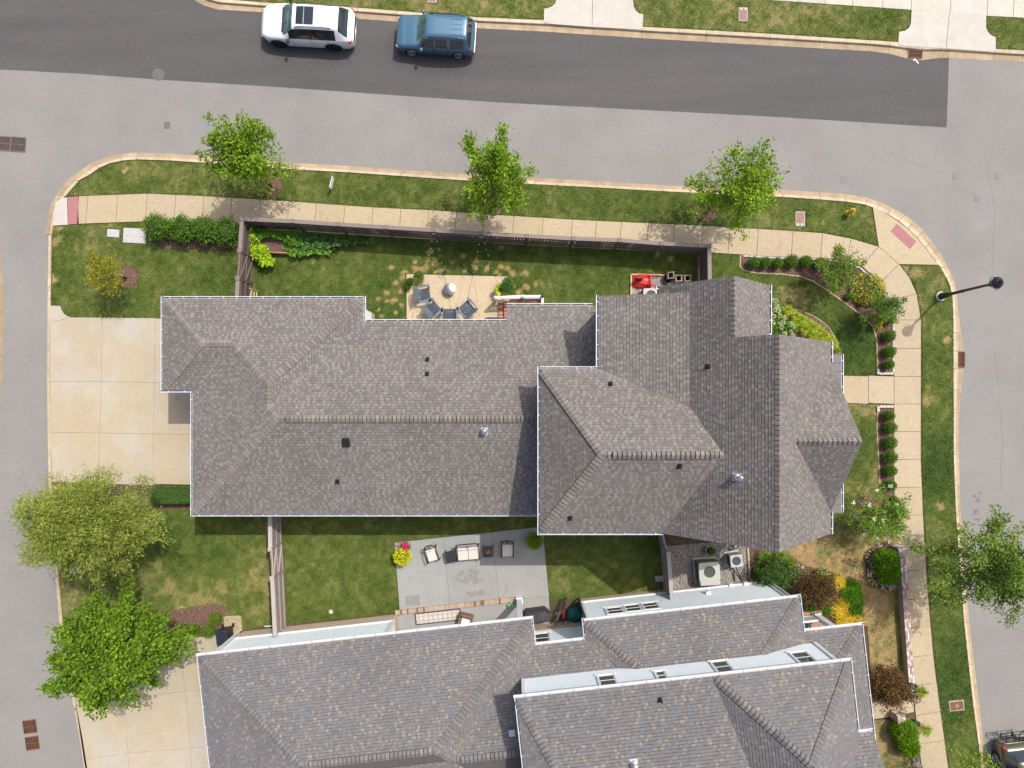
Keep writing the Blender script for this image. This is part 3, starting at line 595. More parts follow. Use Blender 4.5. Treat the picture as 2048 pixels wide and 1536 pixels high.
    def caps(s, p, q, dl, dr, E=.20, lift=.012, w=.185, vent=False):
        """ridge or hip caps from p (low end, exposed butts) to q; dl, dr run down the two slopes"""
        p, q = Vector(p), Vector(q); d = (q-p); L = d.length; d.normalize(); n = max(1, round(L/E)); e = L/n
        dl, dr = Vector(dl).normalized(), Vector(dr).normalized(); up = Vector((0, 0, 1)); out = []
        if vent:
            mb = MB(); a, b = p+d*.35+up*.004, q-d*.35+up*.004
            mb.add([a+dl*.17, a+up*.055, a+dr*.17, b+dl*.17, b+up*.055, b+dr*.17, a+dl*.17-up*.03, a+dr*.17-up*.03, b+dl*.17-up*.03, b+dr*.17-up*.03],
                   [(0, 3, 4, 1), (1, 4, 5, 2), (0, 1, 2, 7, 6), (3, 8, 9, 5, 4), (0, 6, 8, 3), (2, 5, 9, 7)])
            mb.build('ridge_vent', MT['vent'], s.roof, True)
        ul = MB(); a, b = p+up*lift, q+up*lift; ul.add([a+dl*w*1.02, a+up*.008, a+dr*w*1.02, b+dl*w*1.02, b+up*.008, b+dr*w*1.02], [(0, 1, 4, 3), (1, 2, 5, 4)]); ul.build('cap_joint_shade', MT['deck'], s.roof, True)  # dark strip added under the caps as the shade in their joints
        for i in range(n):
            c = s.pal[random.randrange(len(s.pal))]*.5+np.array((.092, .080, .073) if s.nd == 4 else (.070, .066, .066))*random.uniform(.9, 1.35); h = lift+.006+random.uniform(0, .008)
            v = vent and .35 < i*e < L-.55
            h += .058 if v else 0; ww = w*.98
            a = p+d*(i*e+.022)+up*(h+.030); b = p+d*((i+1)*e-.014)+up*h
            vs = [a+dl*ww, a, a+dr*ww, b+dl*ww, b, b+dr*ww, a+dl*ww-up*.035, a-up*.035, a+dr*ww-up*.035]
            vs[1] = a+up*.012; vs[4] = b+up*.012
            mb = MB().add(vs, [(0, 1, 4, 3), (1, 2, 5, 4), (0, 6, 7, 1), (1, 7, 8, 2), (0, 3, 6), (2, 8, 5)], tuple(c)); out.append((mb, tuple(c)))
        s.capl = getattr(s, 'capl', [])+[m for m, c in out]
    def flush_caps(s, lim=300):
        for m in s.capl[:lim]: m.build('ridge_cap', MT['shingle'], s.roof, True)
        if len(s.capl) > lim:
            mb = MB()
            for m in s.capl[lim:]:
                for f, c in zip(m.f, m.c): mb.add([m.v[i] for i in f], [tuple(range(len(f)))], c)
            mb.build('ridge_caps', MT['shingle'], s.roof, True, kind='stuff')
def gutter(house, p, q, side, step=.62, wd=.115, white=True):
    """open K gutter along an eave; side is the outward horizontal direction"""
    p, q = Vector(p), Vector(q); sd = Vector(side).normalized(); d = (q-p); L = d.length; d.normalize(); up = Vector((0, 0, 1))
    prof = [(.0, .0), (.0, -.12), (.09, -.12), (wd, -.05), (wd, .0), (wd-.03, .0), (wd-.03, -.045), (.085, -.105), (.012, -.105), (.012, 0)]
    n = len(prof); vs = [e+sd*a+up*z for e in (p, q) for a, z in prof]
    mb = MB()
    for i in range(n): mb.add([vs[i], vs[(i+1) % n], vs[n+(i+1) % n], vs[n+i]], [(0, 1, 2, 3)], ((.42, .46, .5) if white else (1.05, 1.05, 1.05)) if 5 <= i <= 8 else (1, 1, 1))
    mb.add([p+sd*a+up*z for a, z in ((0, 0), (0, -.12), (.09, -.12), (wd, -.05), (wd, 0))], [(0, 1, 2, 3, 4)]); mb.add([q+sd*a+up*z for a, z in ((0, 0), (0, -.12), (.09, -.12), (wd, -.05), (wd, 0))], [(4, 3, 2, 1, 0)])
    g = mb.build('gutter', MT['white'], house, True)
    k = max(2, int(L/step))
    for i in range(k):
        c = p+d*(L*(i+.5)/k)+sd*(wd/2)+up*.006
        m2 = MB(); m2.beam(c-sd*wd*.55, c+sd*wd*.5, .035 if white else .018, .012); m2.build('hanger', MT['white' if white else 'roadgrey'], g, True)
    return g
def rake(house, p, q, th=.05, h=.16):
    p, q = Vector(p), Vector(q); c = Vector((7, -1.2, 0)); k = Vector((0, 0, -.13))
    d = (q-p); sd = Vector((-d.y, d.x, 0)).normalized(); sd = sd if sd.dot(c-p) > 0 else -sd; k = k+sd*.10
    MB().beam(p+k, q+k, th, h).build('rake_board', MT['trim'], house, True)
def uvw(o, pts):
    a = o.data.attributes.new('UVW', 'FLOAT_VECTOR', 'POINT'); a.data.foreach_set('vector', np.array(pts, np.float32).ravel())
def wall_run(house, pts, z0, z1, brick=None, tops=None, lap=.115):
    """walls along a ground polyline (outside on the left going along it); brick base up to z=brick, lapped siding boards above"""
    for i, (a, b) in enumerate(zip(pts[:-1], pts[1:])):
        a, b = Vector(a[:2]), Vector(b[:2]); d = (b-a); L = d.length; d.normalize(); n = Vector((-d.y, d.x))
        zt = z1; zb = z0
        if brick:
            mb = MB(); vs = [(*a, z0), (*b, z0), (*b, brick), (*a, brick)]; k = n*.045
            f = [(v[0]+k.x, v[1]+k.y, v[2]) for v in vs]; t2 = [(*a, brick), (*b, brick)]
            mb.add([f[0], f[1], f[2], f[3], vs[0], vs[1], vs[2], vs[3]], [(0, 3, 2, 1), (3, 7, 6, 2), (0, 4, 7, 3), (1, 2, 6, 5)])
            o = mb.build('brick_base', MT['wallbrick'], house, True)
            uvw(o, [(0, z0, 0), (L, z0, 0), (L, brick, 0), (0, brick, 0)]*2); zb = brick
        mb = MB(); m = max(1, int(round((zt-zb)/lap))); h = (zt-zb)/m
        for j in range(m):
            za, zc = zb+j*h, zb+(j+1)*h; o1 = n*.020; o2 = n*.004
            mb.add([(a.x+o1.x, a.y+o1.y, za), (b.x+o1.x, b.y+o1.y, za), (b.x+o2.x, b.y+o2.y, zc), (a.x+o2.x, a.y+o2.y, zc), (a.x, a.y, za), (b.x, b.y, za)], [(0, 3, 2, 1), (4, 0, 1, 5)])
        mb.build('wall', MT['siding'], house, True)
def window(house, c, d, wd, ht, n, depth=.02, dark=False):
    """sash window centred at c on a wall running along d with outward normal n"""
    c, d, n = Vector(c), Vector(d).normalized(), Vector(n).normalized(); up = Vector((0, 0, 1))
    mb = MB(); f = .085
    for s_ in (-1, 1): mb.beam(c+d*s_*(wd/2+f/2)-up*(ht/2+f)+n*.03, c+d*s_*(wd/2+f/2)+up*(ht/2+f)+n*.022, f, .045, up=n)
    for s_ in (-1, 1): mb.beam(c-d*(wd/2)+up*s_*(ht/2+f/2)+n*.032, c+d*(wd/2)+up*s_*(ht/2+f/2)+n*.023, f, .046, up=n)
    w_ = mb.build('window', MT['trim'], house, True)
    MB().beam(c-d*(wd/2+.14)-up*(ht/2+.12)+n*.035, c+d*(wd/2+.14)-up*(ht/2+.12)+n*.035, .05, .075, up=n).build('sill', MT['trim'], w_, True)
    mb = MB(); mb.beam(c-d*wd/2+n*.022, c+d*wd/2+n*.022, .05, .03, up=n)
    for s_ in (-1, 1):
        mb.beam(c+d*s_*(wd/2-.02)-up*ht/2+n*.018, c+d*s_*(wd/2-.02)+up*ht/2+n*.012, .035, .025, up=n)
        mb.beam(c-d*wd/2+up*s_*(ht/2-.02)+n*.02, c+d*wd/2+up*s_*(ht/2-.02)+n*.013, .035, .026, up=n)
    mb.build('sash', MT['trim'], w_, True)
    q = lambda z0, z1, k: [c-d*wd/2+up*z0+n*(k+.014), c+d*wd/2+up*z0+n*(k+.014), c+d*wd/2+up*z1+n*(k+.014), c-d*wd/2+up*z1+n*(k+.014)]
    MB().add(q(0, ht/2, .010), [(0, 1, 2, 3)]).build('pane', MT['glass'], w_, True)
    MB().add(q(-ht/2, 0, .008), [(0, 1, 2, 3)]).build('insect_screen', MT['screen'], w_, True)
def pipe_vent(house, hit, h=.28, r=.045, mat='vent'):
    p, n = hit; mb = MB()
    e = Vector((0, 0, 1)).cross(n).normalized(); u = n.cross(e)
    mb.add([p+e*a*.10+u*b*.12+n*k for k in (.02, .035) for a, b in ((-1, -1), (1, -1), (1, 1), (-1, 1))], [(4, 5, 6, 7), (0, 1, 5, 4), (1, 2, 6, 5), (2, 3, 7, 6), (3, 0, 4, 7)])
    v = mb.build('pipe_vent', MT[mat], house, True)
    q = p+Vector((0, 0, 0)); MB().lathe((p.x, p.y, p.z-.1), [(r*2.0, .06), (r*1.7, .16), (r*1.15, .21), (r, .22), (r, h+.1), (r*.7, h+.1), (r*.7, h)], 14).build('pipe', MT[mat], v, True)
def flue(house, hit, h=.55, r=.11):
    p, n = hit; mb = MB(); e = Vector((0, 0, 1)).cross(n).normalized(); u = n.cross(e)
    mb.add([p+e*a*.17+u*b*.2+n*k for k in (.02, .035) for a, b in ((-1, -1), (1, -1), (1, 1), (-1, 1))], [(4, 5, 6, 7), (0, 1, 5, 4), (1, 2, 6, 5), (2, 3, 7, 6), (3, 0, 4, 7)])
    f = mb.build('flue', MT['acgrey'], house, True)
    MB().lathe((p.x, p.y, p.z-.1), [(r*1.9, 0), (r*1.2, .25), (r, .27), (r, h), (r*.9, h)], 18).build('flue_pipe', MT['steel'], f, True)
    MB().lathe((p.x, p.y, p.z+h-.12), [(r*.9, 0), (r*1.45, .02), (r*1.5, .09), (r*1.1, .13), (0.01, .18)], 18).build('flue_cap', MT['steel'], f, True)
    MB().lathe((p.x, p.y, p.z-.02), [(r*1.3, .17), (r*1.75, .15), (r*1.75, .165), (r*1.2, .2)], 18).build('storm_collar', MT['steel'], f, True)

# ================================================================== the brown-roofed house
MH = thing('house', 'house in the middle of the block under a brown grey shingle roof', 'house', (0, 0, 0))
RF = Roof(PAL_MAIN, 1)
p_ = .36; zn = lambda e: (lambda y: 4+p_*(e-y)); zw = lambda e: (lambda x: 4+p_*(x-e)); zs_ = lambda e: (lambda y: 4+p_*(y-e))
gN, mN, wW, sW, gE, mS, sS = (lambda x, y: 4+p_*(5.0-y)), (lambda x, y: 4+p_*(3.87-y)), (lambda x, y: 4+p_*(x+15.74)), (lambda x, y: 4+p_*(x+17.2)), (lambda x, y: 4+p_*(-7.32-x)), (lambda x, y: 4+p_*(y+5.62)), (lambda x, y: 4+p_*(y-.49))
Z = lambda f, *pts: [(x, y, f(x, y)) for x, y in pts]
RF.face(Z(gN, (-17.2, 5.0), (-7.32, 5.0), (-9.575, 2.745), (-14.945, 2.745)), 1)
RF.face(Z(gN, (-13.485, 2.745), (-9.575, 2.745), (-11.53, .79)), 1)
RF.face(Z(sW, (-17.2, 5.0), (-14.945, 2.745), (-17.2, .49)), 2)
RF.face(Z(sS, (-17.2, .49), (-14.945, 2.745), (-13.485, 2.745), (-15.74, .49)), 3)
RF.face(Z(wW, (-15.74, .49), (-13.485, 2.745), (-11.53, .79), (-11.53, -.34), (-15.74, -.34)), 4)
RF.face(Z(wW, (-15.74, -.34), (-11.53, -.34), (-10.995, -.875), (-15.74, -5.62)), 4)
RF.face(Z(gE, (-7.32, 5.0), (-7.32, 3.87), (-11.53, -.34), (-11.53, .79)), 5)
RF.face(Z(mN, (-7.32, 3.87), (1.5, 3.87), (1.5, -.875), (-10.995, -.875), (-11.53, -.34)), 6)
RF.face(Z(mN, (1.5, 3.87), (4.1, 3.87), (4.1, 1.1), (1.5, 1.1)), 6)
RF.face(Z(mN, (-.27, 4.7), (4.1, 4.7), (4.1, 3.87), (-.27, 3.87)), 6)
RF.face(Z(mS, (-15.74, -5.62), (-10.995, -.875), (1.5, -.875), (1.5, -5.62)), 7)
# two storey front
A_, B_ = (1.25, 1.38, 7.3), (1.25, -5.9, 7.3); HR0, HR1 = (3.75, -2.28, 9.5), (8.79, -2.28, 9.5)
RF.face([A_, B_, HR0], 8)
RF.face([A_, (3.86, 1.38, 7.3), (7.68, -.334, 8.33), HR1, HR0], 9)
RF.face([B_, HR0, HR1, (6.7, -5.9, 7.3)], 10)
st = lambda x, y: 11.2-1.05*(10.41-x); shl = lambda x, y: 7.3+.2696*(x-3.86); ea = lambda x, y: 11.2-1.029*(x-10.41)
RF.face(Z(shl, (3.86, 1.38), (3.86, 4.64), (7.68, 4.64), (7.68, -.334)), 11)
RF.face(Z(st, (8.79, -2.28), (6.68, -5.95), (10.41, -5.95), (10.41, -2.28)), 12)
RF.face(Z(st, (7.68, -.334), (8.79, -2.28), (10.41, -2.28), (10.41, 2.57), (7.68, 2.57)), 12)
RF.face(Z(st, (7.68, 2.57), (9.1, 2.57), (9.1, 4.64), (7.68, 4.64)), 12)
RF.face(Z(st, (6.57, 4.64), (9.1, 4.64), (9.1, 5.08), (6.57, 5.08)), 12)
we = lambda x, y: 9.825-1.01*(x-9.1)
RF.face(Z(we, (9.1, 5.08), (11.4, 5.08), (11.4, 2.5), (9.1, 2.5)), 13)
RF.face(Z(ea, (10.41, 2.57), (14.2, 2.57), (14.2, 1.65), (11.48, -1.68), (10.41, -1.68)), 14)
RF.face(Z(ea, (10.41, -1.68), (11.48, -1.68), (14.2, -4.95), (14.2, -5.95), (10.41, -5.95)), 14)
RF.face([(11.48, -1.68, 10.1), (14.22, -1.68, 10.1), (14.22, 1.66, 7.28)], 15)
RF.face([(11.48, -1.68, 10.1), (14.22, -4.97, 7.28), (14.22, -1.68, 10.1)], 16)
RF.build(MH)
def hipcaps(rf, lo, hi, **k):
    """hip running 45 degrees in plan: the two slopes fall away on its sides"""
    lo, hi = Vector(lo), Vector(hi); d = (hi-lo); f = Vector((d.x, d.y, 0)).normalized(); s = Vector((-f.y, f.x, 0))
    sl = -abs(d.z)/Vector((d.x, d.y)).length*.5-.05
    rf.caps(lo, hi, s+Vector((0, 0, sl)), -s+Vector((0, 0, sl)), **k)
def ridgecaps(rf, p, q, slope, **k):
    p, q = Vector(p), Vector(q); d = (q-p); s = Vector((-d.y, d.x, 0)).normalized()
    rf.caps(p, q, s-Vector((0, 0, slope)), -s-Vector((0, 0, slope)), **k)
hipcaps(RF, (-17.1, 4.9, 4.03), (-14.945, 2.745, gN(0, 2.745))); hipcaps(RF, (-17.1, .59, 4.03), (-14.945, 2.745, gN(0, 2.745)))
ridgecaps(RF, (-14.945, 2.745, 4.812), (-13.485, 2.745, 4.812), p_)
hipcaps(RF, (-13.485, 2.745, 4.812), (-11.53, .79, 5.515)); hipcaps(RF, (-7.4, 4.92, 4.03), (-11.53, .79, 5.515))
ridgecaps(RF, (-11.53, .79, 5.515), (-11.53, -.34, 5.515), p_); hipcaps(RF, (-11.53, -.34, 5.515), (-10.995, -.875, 5.708))
hipcaps(RF, (-15.66, -5.54, 4.03), (-10.995, -.875, 5.708))
ridgecaps(RF, (-10.995, -.875, 5.708), (1.4, -.875, 5.708), p_, vent=True)
hipcaps(RF, (1.32, 1.28, 7.36), HR0); hipcaps(RF, (1.32, -5.8, 7.36), HR0)
ridgecaps(RF, HR0, HR1, .6, vent=True)
ridgecaps(RF, (10.41, -5.95, 11.2), (10.41, 2.57, 11.2), 1.04); ridgecaps(RF, (9.1, 2.62, 9.825), (9.1, 5.08, 9.825), 1.04)
ridgecaps(RF, (11.40, -1.68, 10.1), (14.22, -1.68, 10.1), .85)
RF.flush_caps()
# gutters
U = Vector
for a, b, s_ in (((-17.2, 5.0, 3.99), (-7.32, 5.0, 3.99), (0, 1, 0)), ((-17.2, .49, 3.99), (-17.2, 5.13, 3.99), (-1, 0, 0)), ((-17.33, .49, 3.99), (-15.74, .49, 3.99), (0, -1, 0)), ((-15.74, -5.75, 3.99), (-15.74, .36, 3.99), (-1, 0, 0)),
    ((-15.74, -5.62, 3.99), (1.4, -5.62, 3.99), (0, -1, 0)), ((-7.32, 3.87, 3.99), (-7.32, 5.13, 3.99), (1, 0, 0)), ((-7.19, 3.87, 3.99), (-.27, 3.87, 3.99), (0, 1, 0)), ((-.27, 4.7, 3.69), (4.0, 4.7, 3.69), (0, 1, 0)),
    ((1.25, -6.03, 7.29), (1.25, 1.51, 7.29), (-1, 0, 0)), ((1.25, 1.38, 7.29), (3.86, 1.38, 7.29), (0, 1, 0)), ((3.86, 1.51, 7.29), (3.86, 4.7, 7.29), (-1, 0, 0)), ((1.25, -5.9, 7.29), (6.75, -5.9, 7.29), (0, -1, 0)),
    ((6.57, 4.62, 7.16), (6.57, 5.1, 7.16), (-1, 0, 0)), ((11.4, 2.6, 7.49), (11.4, 5.1, 7.49), (1, 0, 0)), ((14.2, 1.7, 7.29), (14.2, 2.6, 7.29), (1, 0, 0)), ((14.2, -5.98, 7.29), (14.2, -4.98, 7.29), (1, 0, 0))):
    gutter(MH, a, b, s_)
for a, b in (((10.41, 2.6, 11.2), (14.2, 2.6, 7.3)), ((9.5, 2.6, 10.25), (10.41, 2.6, 11.2)), ((9.1, 5.11, 9.83), (11.4, 5.11, 7.5)), ((6.57, 5.11, 7.17), (9.1, 5.11, 9.83)), ((6.7, -5.98, 7.3), (10.41, -5.98, 11.2)), ((10.41, -5.98, 11.2), (14.2, -5.98, 7.3)), ((14.25, -1.68, 10.1), (14.25, 1.66, 7.28)), ((14.25, -1.68, 10.1), (14.25, -4.97, 7.28)), ((3.86, 4.67, 7.3), (7.68, 4.67, 8.33))):
    rake(MH, a, b)
# vents on the roof
for px, py in ((855, 719), (854, 748), (675, 963)): pipe_vent(MH, RF.hit(px, py), .25)
for px, py in ((1221, 768), (1416, 733), (1359, 932), (1140, 1036)): pipe_vent(MH, RF.hit(px, py), .22, .05)
hp_, hn_ = RF.hit(692, 884); e_ = U((0, 0, 1)).cross(hn_).normalized(); u_ = hn_.cross(e_)
MB().add([hp_+e_*a*.19+u_*b*.22+hn_*k for k, b0 in ((0, 1), (.1, 1)) for a, b in ((-1, -1), (1, -1), (.92, .9), (-.92, .9))], [(4, 5, 6, 7), (0, 1, 5, 4), (1, 2, 6, 5), (2, 3, 7, 6), (3, 0, 4, 7)]).build('box_vent', MT['vent'], MH, True, bev=.015)
flue(MH, RF.hit(969, 862), .40, .09); flue(MH, RF.hit(1474, 954), .60, .085)
# metal porch roof in front
pr = MB(); pz0, pz1 = 3.55, 4.25
pr.add([(13.9, 2.30, pz1), (16.45, 2.30, pz0), (16.45, -5.62, pz0), (13.9, -5.62, pz1), (13.9, 2.30, pz1-.1), (16.45, 2.30, pz0-.1), (16.45, -5.62, pz0-.1), (13.9, -5.62, pz1-.1)], [(0, 3, 2, 1), (0, 1, 5, 4), (1, 2, 6, 5), (2, 3, 7, 6), (4, 5, 6, 7)])
pro = pr.build('porch_roof', MT['seam'], MH, True)
for k in range(20):
    y = 2.27-k*.415; MB().beam((13.9, y, pz1+.02), (16.44, y, pz0+.02), .022, .04).build('seam', MT['seam'], pro, True)
gutter(MH, (16.45, -5.62, pz0), (16.45, 2.3, pz0), (1, 0, 0))
for y in (2.05, -.2, -3.0, -5.4): MB().box((16.2, y, 1.75), (.22, .22, 3.5)).build('porch_post', MT['trim'], MH, True)
MB().box((15.1, -1.65, .1), (2.6, 7.8, .28)).build('porch_floor', MT['concw'], MH, True)
# walls with brick base; windows and doors on them
wall_run(MH, [(-16.9, .75), (-16.9, 4.7), (-7.6, 4.7), (-7.6, 3.55), (3.9, 3.55), (3.9, 4.35), (6.9, 4.35), (6.9, 4.75), (11.1, 4.75), (11.1, 2.3), (13.9, 2.3), (13.9, -5.7), (1.5, -5.7), (1.5, -5.35), (-15.45, -5.35), (-15.45, .75), (-16.9, .75)], 0, 3.9, .9)
wall_run(MH, [(1.55, -5.6), (1.55, 1.1), (4.15, 1.1), (4.15, 4.35), (6.9, 4.35), (6.9, 4.75), (11.1, 4.75), (11.1, 2.3), (13.9, 2.3), (13.9, -5.7), (1.55, -5.6)], 3.9, 7.25)
for pts in ([(6.9, 4.76, 7.2), (11.1, 4.76, 7.2), (9.1, 4.76, 9.7)], [(6.9, -5.71, 7.25), (13.9, -5.71, 7.25), (10.41, -5.71, 10.95)], [(9.3, 2.29, 7.2), (13.9, 2.29, 7.2), (10.41, 2.29, 10.95)], [(13.91, -4.8, 7.25), (13.91, 1.5, 7.25), (13.91, -1.68, 9.9)]):
    MB().add(pts, [(0, 1, 2)]).build('gable_wall', MT['siding'], MH, True)
for c, d, wd, ht, n in (((-4, 3.575, 1.9), (1, 0, 0), .9, 1.4, (0, 1, 0)), ((9, 4.78, 1.9), (1, 0, 0), 1., 1.5, (0, 1, 0)), ((9, 4.78, 5.6), (1, 0, 0), 1., 1.4, (0, 1, 0)), ((13.93, -4.2, 5.6), (0, 1, 0), 1., 1.4, (1, 0, 0)), ((13.93, 1.0, 5.6), (0, 1, 0), 1., 1.4, (1, 0, 0)), ((-9, -5.37, 2.1), (1, 0, 0), .9, 1.2, (0, -1, 0)), ((5, -5.72, 2.0), (1, 0, 0), .9, 1.4, (0, -1, 0)), ((5, -5.68, 5.6), (1, 0, 0), .9, 1.4, (0, -1, 0)), ((10, -5.72, 5.6), (1, 0, 0), .9, 1.4, (0, -1, 0))):
    window(MH, c, d, wd, ht, n)
def garage_door(house, c, d, n, wd=4.9, ht=2.2):
    c, d, n = U(c), U(d), U(n); g = MB().beam(c-d*wd/2, c+d*wd/2, ht+.2, .05, up=n).build('garage_door', MT['trim'], house, True)
    for j in range(4):
        for i in range(8):
            q = c+d*(wd*(i+.5)/8-wd/2)+U((0, 0, ht*(j+.5)/4-ht/2))+n*.03; MB().beam(q-d*wd/8*.42, q+d*wd/8*.42, ht/4*.74, .03, up=n).build('door_panel', MT['trim'], g, True)
garage_door(MH, (-15.49, -2.4, 1.15), (0, 1, 0), (-1, 0, 0)); garage_door(MH, (-16.94, 2.7, 1.15), (0, 1, 0), (-1, 0, 0), 2.7)
fd = MB().box((13.93, -1.6, 1.3), (.06, 1.0, 2.1)).build('front_door', MT['plastic'], MH, True); MB().lathe((13.99, -1.25, 1.25), [(.03, -.03), (.03, .03)], 10).build('door_knob', MT['steel'], fd, True)
MB().lathe((-15.72, .0, 3.2), [(.04, -3.1), (.05, .55), (.09, .62)], 10).build('downspout', MT['white'], MH, True)
# back porch: brick steps, brick floor, white railing
z0p = .50
pf = MB().box((.74, 4.5, .24), (1.74, 1.94, .5)).build('porch_floor', MT['mulch'] if 0 else MT['terr'], MH, True)
bc = [(.36, .15, .095), (.42, .19, .12), (.30, .12, .08), (.46, .25, .17), (.38, .17, .11)]
nb = 0
for j in range(16):
    for i in range(8):
        x = -.13+.23*i+(.115 if j % 2 else 0); y = 3.66+.119*j
        if x < 1.52 and y < 5.45: MB().box((x+.02, y, .505), (.205, .10, .05), c2=tuple(np.array(random.choice(bc))*random.uniform(.8, 1.2))).build('brick', MT['brickr'], pf, True)
sf = MB().box((-.44, 4.45, .08), (.62, 1.9, .16)).build('porch_step', MT['terr'], MH, True)
MB().box((-.29, 4.45, .24), (.31, 1.9, .18)).build('step_core', MT['terr'], sf, True)
for k, (x0, zt) in enumerate(((-.595, .175), (-.285, .345))):
    for j in range(19):
        for i in range(1): MB().box((x0, 3.56+.1*j, zt), (.285, .088, .05), c2=tuple(np.array(random.choice(bc))*random.uniform(.8, 1.25))).build('brick', MT['brickr'], sf, True)
rl = thing('porch_railing', 'white porch railing with balusters beside the brick back steps', 'railing', G(1040, 594, 0))
zt = 1.38; pa, pb, pc = G(990.5, 595, zt), G(1045.5, 592.5, zt), G(1085, 592.5, zt); pe = U((pc.x, 4.2, zt))
for a, b in ((pa, pb), (pb, pc), (pc, pe)):
    MB().beam(a, b, .12, .07).build('top_rail', MT['trim'], rl, True); dz = U((0, 0, -.72)); MB().beam(a+dz, b+dz, .06, .06).build('bottom_rail', MT['trim'], rl, True)
    n = max(2, int((b-a).length/.115))
    for i in range(1, n): q = a.lerp(b, i/n); MB().box((q.x, q.y, zt-.38), (.04, .04, .7)).build('baluster', MT['trim'], rl, True)
for q in (pa, pb, pc): MB().box((q.x, q.y, zt/2), (.13, .13, zt+.06)).build('post', MT['trim'], rl, True); MB().lathe((q.x, q.y, zt), [(.10, .03), (.10, .06), (.02, .12)], 4).build('post_cap', MT['trim'], rl, True)
props(MB().lathe((pc.x, pc.y, zt+.1), [(.03, 0), (.085, .02), (.09, .09), (.05, .14), (0.01, .15)], 12).build('solar_light', MT['black']), 'small black solar light on the corner post of the white porch railing', 'solar light')

# ================================================================== the house with the blue-grey roof
SH = thing('house', 'white sided house with blue grey shingle roof along the lower edge', 'house', (0, 0, 0))
ang = math.atan2(.1115, 1); UU = U((math.cos(ang), math.sin(ang), 0)); VV = U((math.sin(ang), -math.cos(ang), 0)); O0 = U((-15.27, -12.47, 0))
def S(a, b, z=0): q = O0+UU*a+VV*b; return U((q.x, q.y, z))
ZE = 4.4; RS = Roof(PAL_SOUTH, 2)
SF = lambda f, *pts: [S(a, b, f(a, b)) for a, b in pts]
fN = lambda a, b: ZE+.36*b; fW = lambda a, b: ZE+.36*a; fS = lambda a, b: ZE+.36*(10-b); fB = lambda a, b: ZE+.36*(16.3-a); fR = lambda a, b: ZE+.36*(b-1.3)
bN = lambda a, b: ZE+.36*(b-.4); bW = lambda a, b: ZE+.36*(a-18.85); bE = lambda a, b: ZE+.36*(29.4-a)
RS.face(SF(fN, (0, 0), (16.3, 0), (11.3, 5), (5, 5)), 1)
RS.face(SF(fW, (0, 0), (5, 5), (0, 10)), 2)
RS.face(SF(fS, (5, 5), (11.3, 5), (11.95, 5.65), (15.55, 5.65), (15.55, 10), (0, 10)), 3)
RS.face(SF(fB, (16.3, 0), (16.3, 1.3), (11.95, 5.65), (11.3, 5)), 4)
RS.face(SF(fR, (16.3, 1.3), (18.86, 1.3), (20.2, 2.7), (14.9, 2.7)), 5)
RS.face(SF(fR, (14.9, 2.7), (15.58, 2.7), (15.58, 5.65), (11.95, 5.65)), 5)
RS.face(SF(bN, (18.85, .4), (29.4, .4), (27.1, 2.7), (21.15, 2.7)), 6)
RS.face(SF(bW, (18.85, .4), (21.15, 2.7), (20.25, 2.7), (18.85, 1.3)), 7)
RS.face(SF(bE, (29.4, .4), (29.4, 2.7), (27.1, 2.7)), 8)
# porch roof at the front end
pE = lambda a, b: ZE-.1+.25*(32.3-a); pN = lambda a, b: ZE-.1+.25*(b-2.12)
RS.face(SF(pN, (29.4, 2.12), (32.3, 2.12), (29.85, 4.57), (29.4, 4.57)), 9)
RS.face(SF(pE, (32.3, 2.12), (32.3, 11.5), (29.85, 11.5), (29.85, 4.57)), 10)
# upper storey
ZU = 7.6; uL = lambda a, b: ZU+.21*(b-2.4); uN = lambda a, b: ZU+.8*(b-2.4); uW = lambda a, b: ZU+.8*(a-24.0); uE = lambda a, b: ZU+.8*(30.1-a); uWW = lambda a, b: ZU+.8*(a-15.3)
# left low slope, bounded by its west hip and the valley against the tall block (a-24 = .2625*(b-2.4))
vb = 8.6; av = 24+.2625*(vb-2.4)
ax = lambda b: 15.3+.21*(b-2.4)/.45
uWW = lambda a, b: ZU+.45*(a-15.3)
RS.face(SF(uL, (15.3, 2.4), (24.0, 2.4), (av, vb), (ax(vb), vb)), 11)
RS.face(SF(uWW, (15.3, 2.4), (ax(vb), vb), (15.3, vb)), 12)
RS.face(SF(uN, (24.0, 2.4), (30.1, 2.4), (27.05, 5.45)), 13)
RS.face(SF(uW, (24.0, 2.4), (27.05, 5.45), (27.05, vb), (av, vb)), 14)
RS.face(SF(uE, (30.1, 2.4), (30.1, 8.6), (27.05, 8.6), (27.05, 5.45)), 15)
# small front gable with its own eave
fg = lambda a, b: ZU+.5*(b-5.6)
RS.face(SF(fg, (30.1, 5.6), (30.78, 5.6), (30.78, 8.6), (28.22, 8.6)), 16)
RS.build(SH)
# caps
hipcaps(RS, S(.1, .1, ZE+.04), S(5, 5, 6.2)); hipcaps(RS, S(16.2, .1, ZE+.04), S(11.3, 5, 6.2)); ridgecaps(RS, S(5, 5, 6.2), S(11.3, 5, 6.2), .36, vent=True)
hipcaps(RS, S(11.95, 5.65, 5.966), S(11.3, 5, 6.2)); ridgecaps(RS, S(11.95, 5.65, 5.966), S(15.5, 5.65, 5.966), .36, vent=True)
hipcaps(RS, S(18.95, .5, ZE+.04), S(21.15, 2.7, 5.228)); hipcaps(RS, S(29.3, .5, ZE+.04), S(27.1, 2.7, 5.228))
hipcaps(RS, S(32.2, 2.22, ZE-.07), S(29.9, 4.5, ZE+.5)); hipcaps(RS, S(24.1, 2.5, ZU+.08), S(27.05, 5.45, 10.04)); hipcaps(RS, S(30.0, 2.5, ZU+.08), S(27.05, 5.45, 10.04))
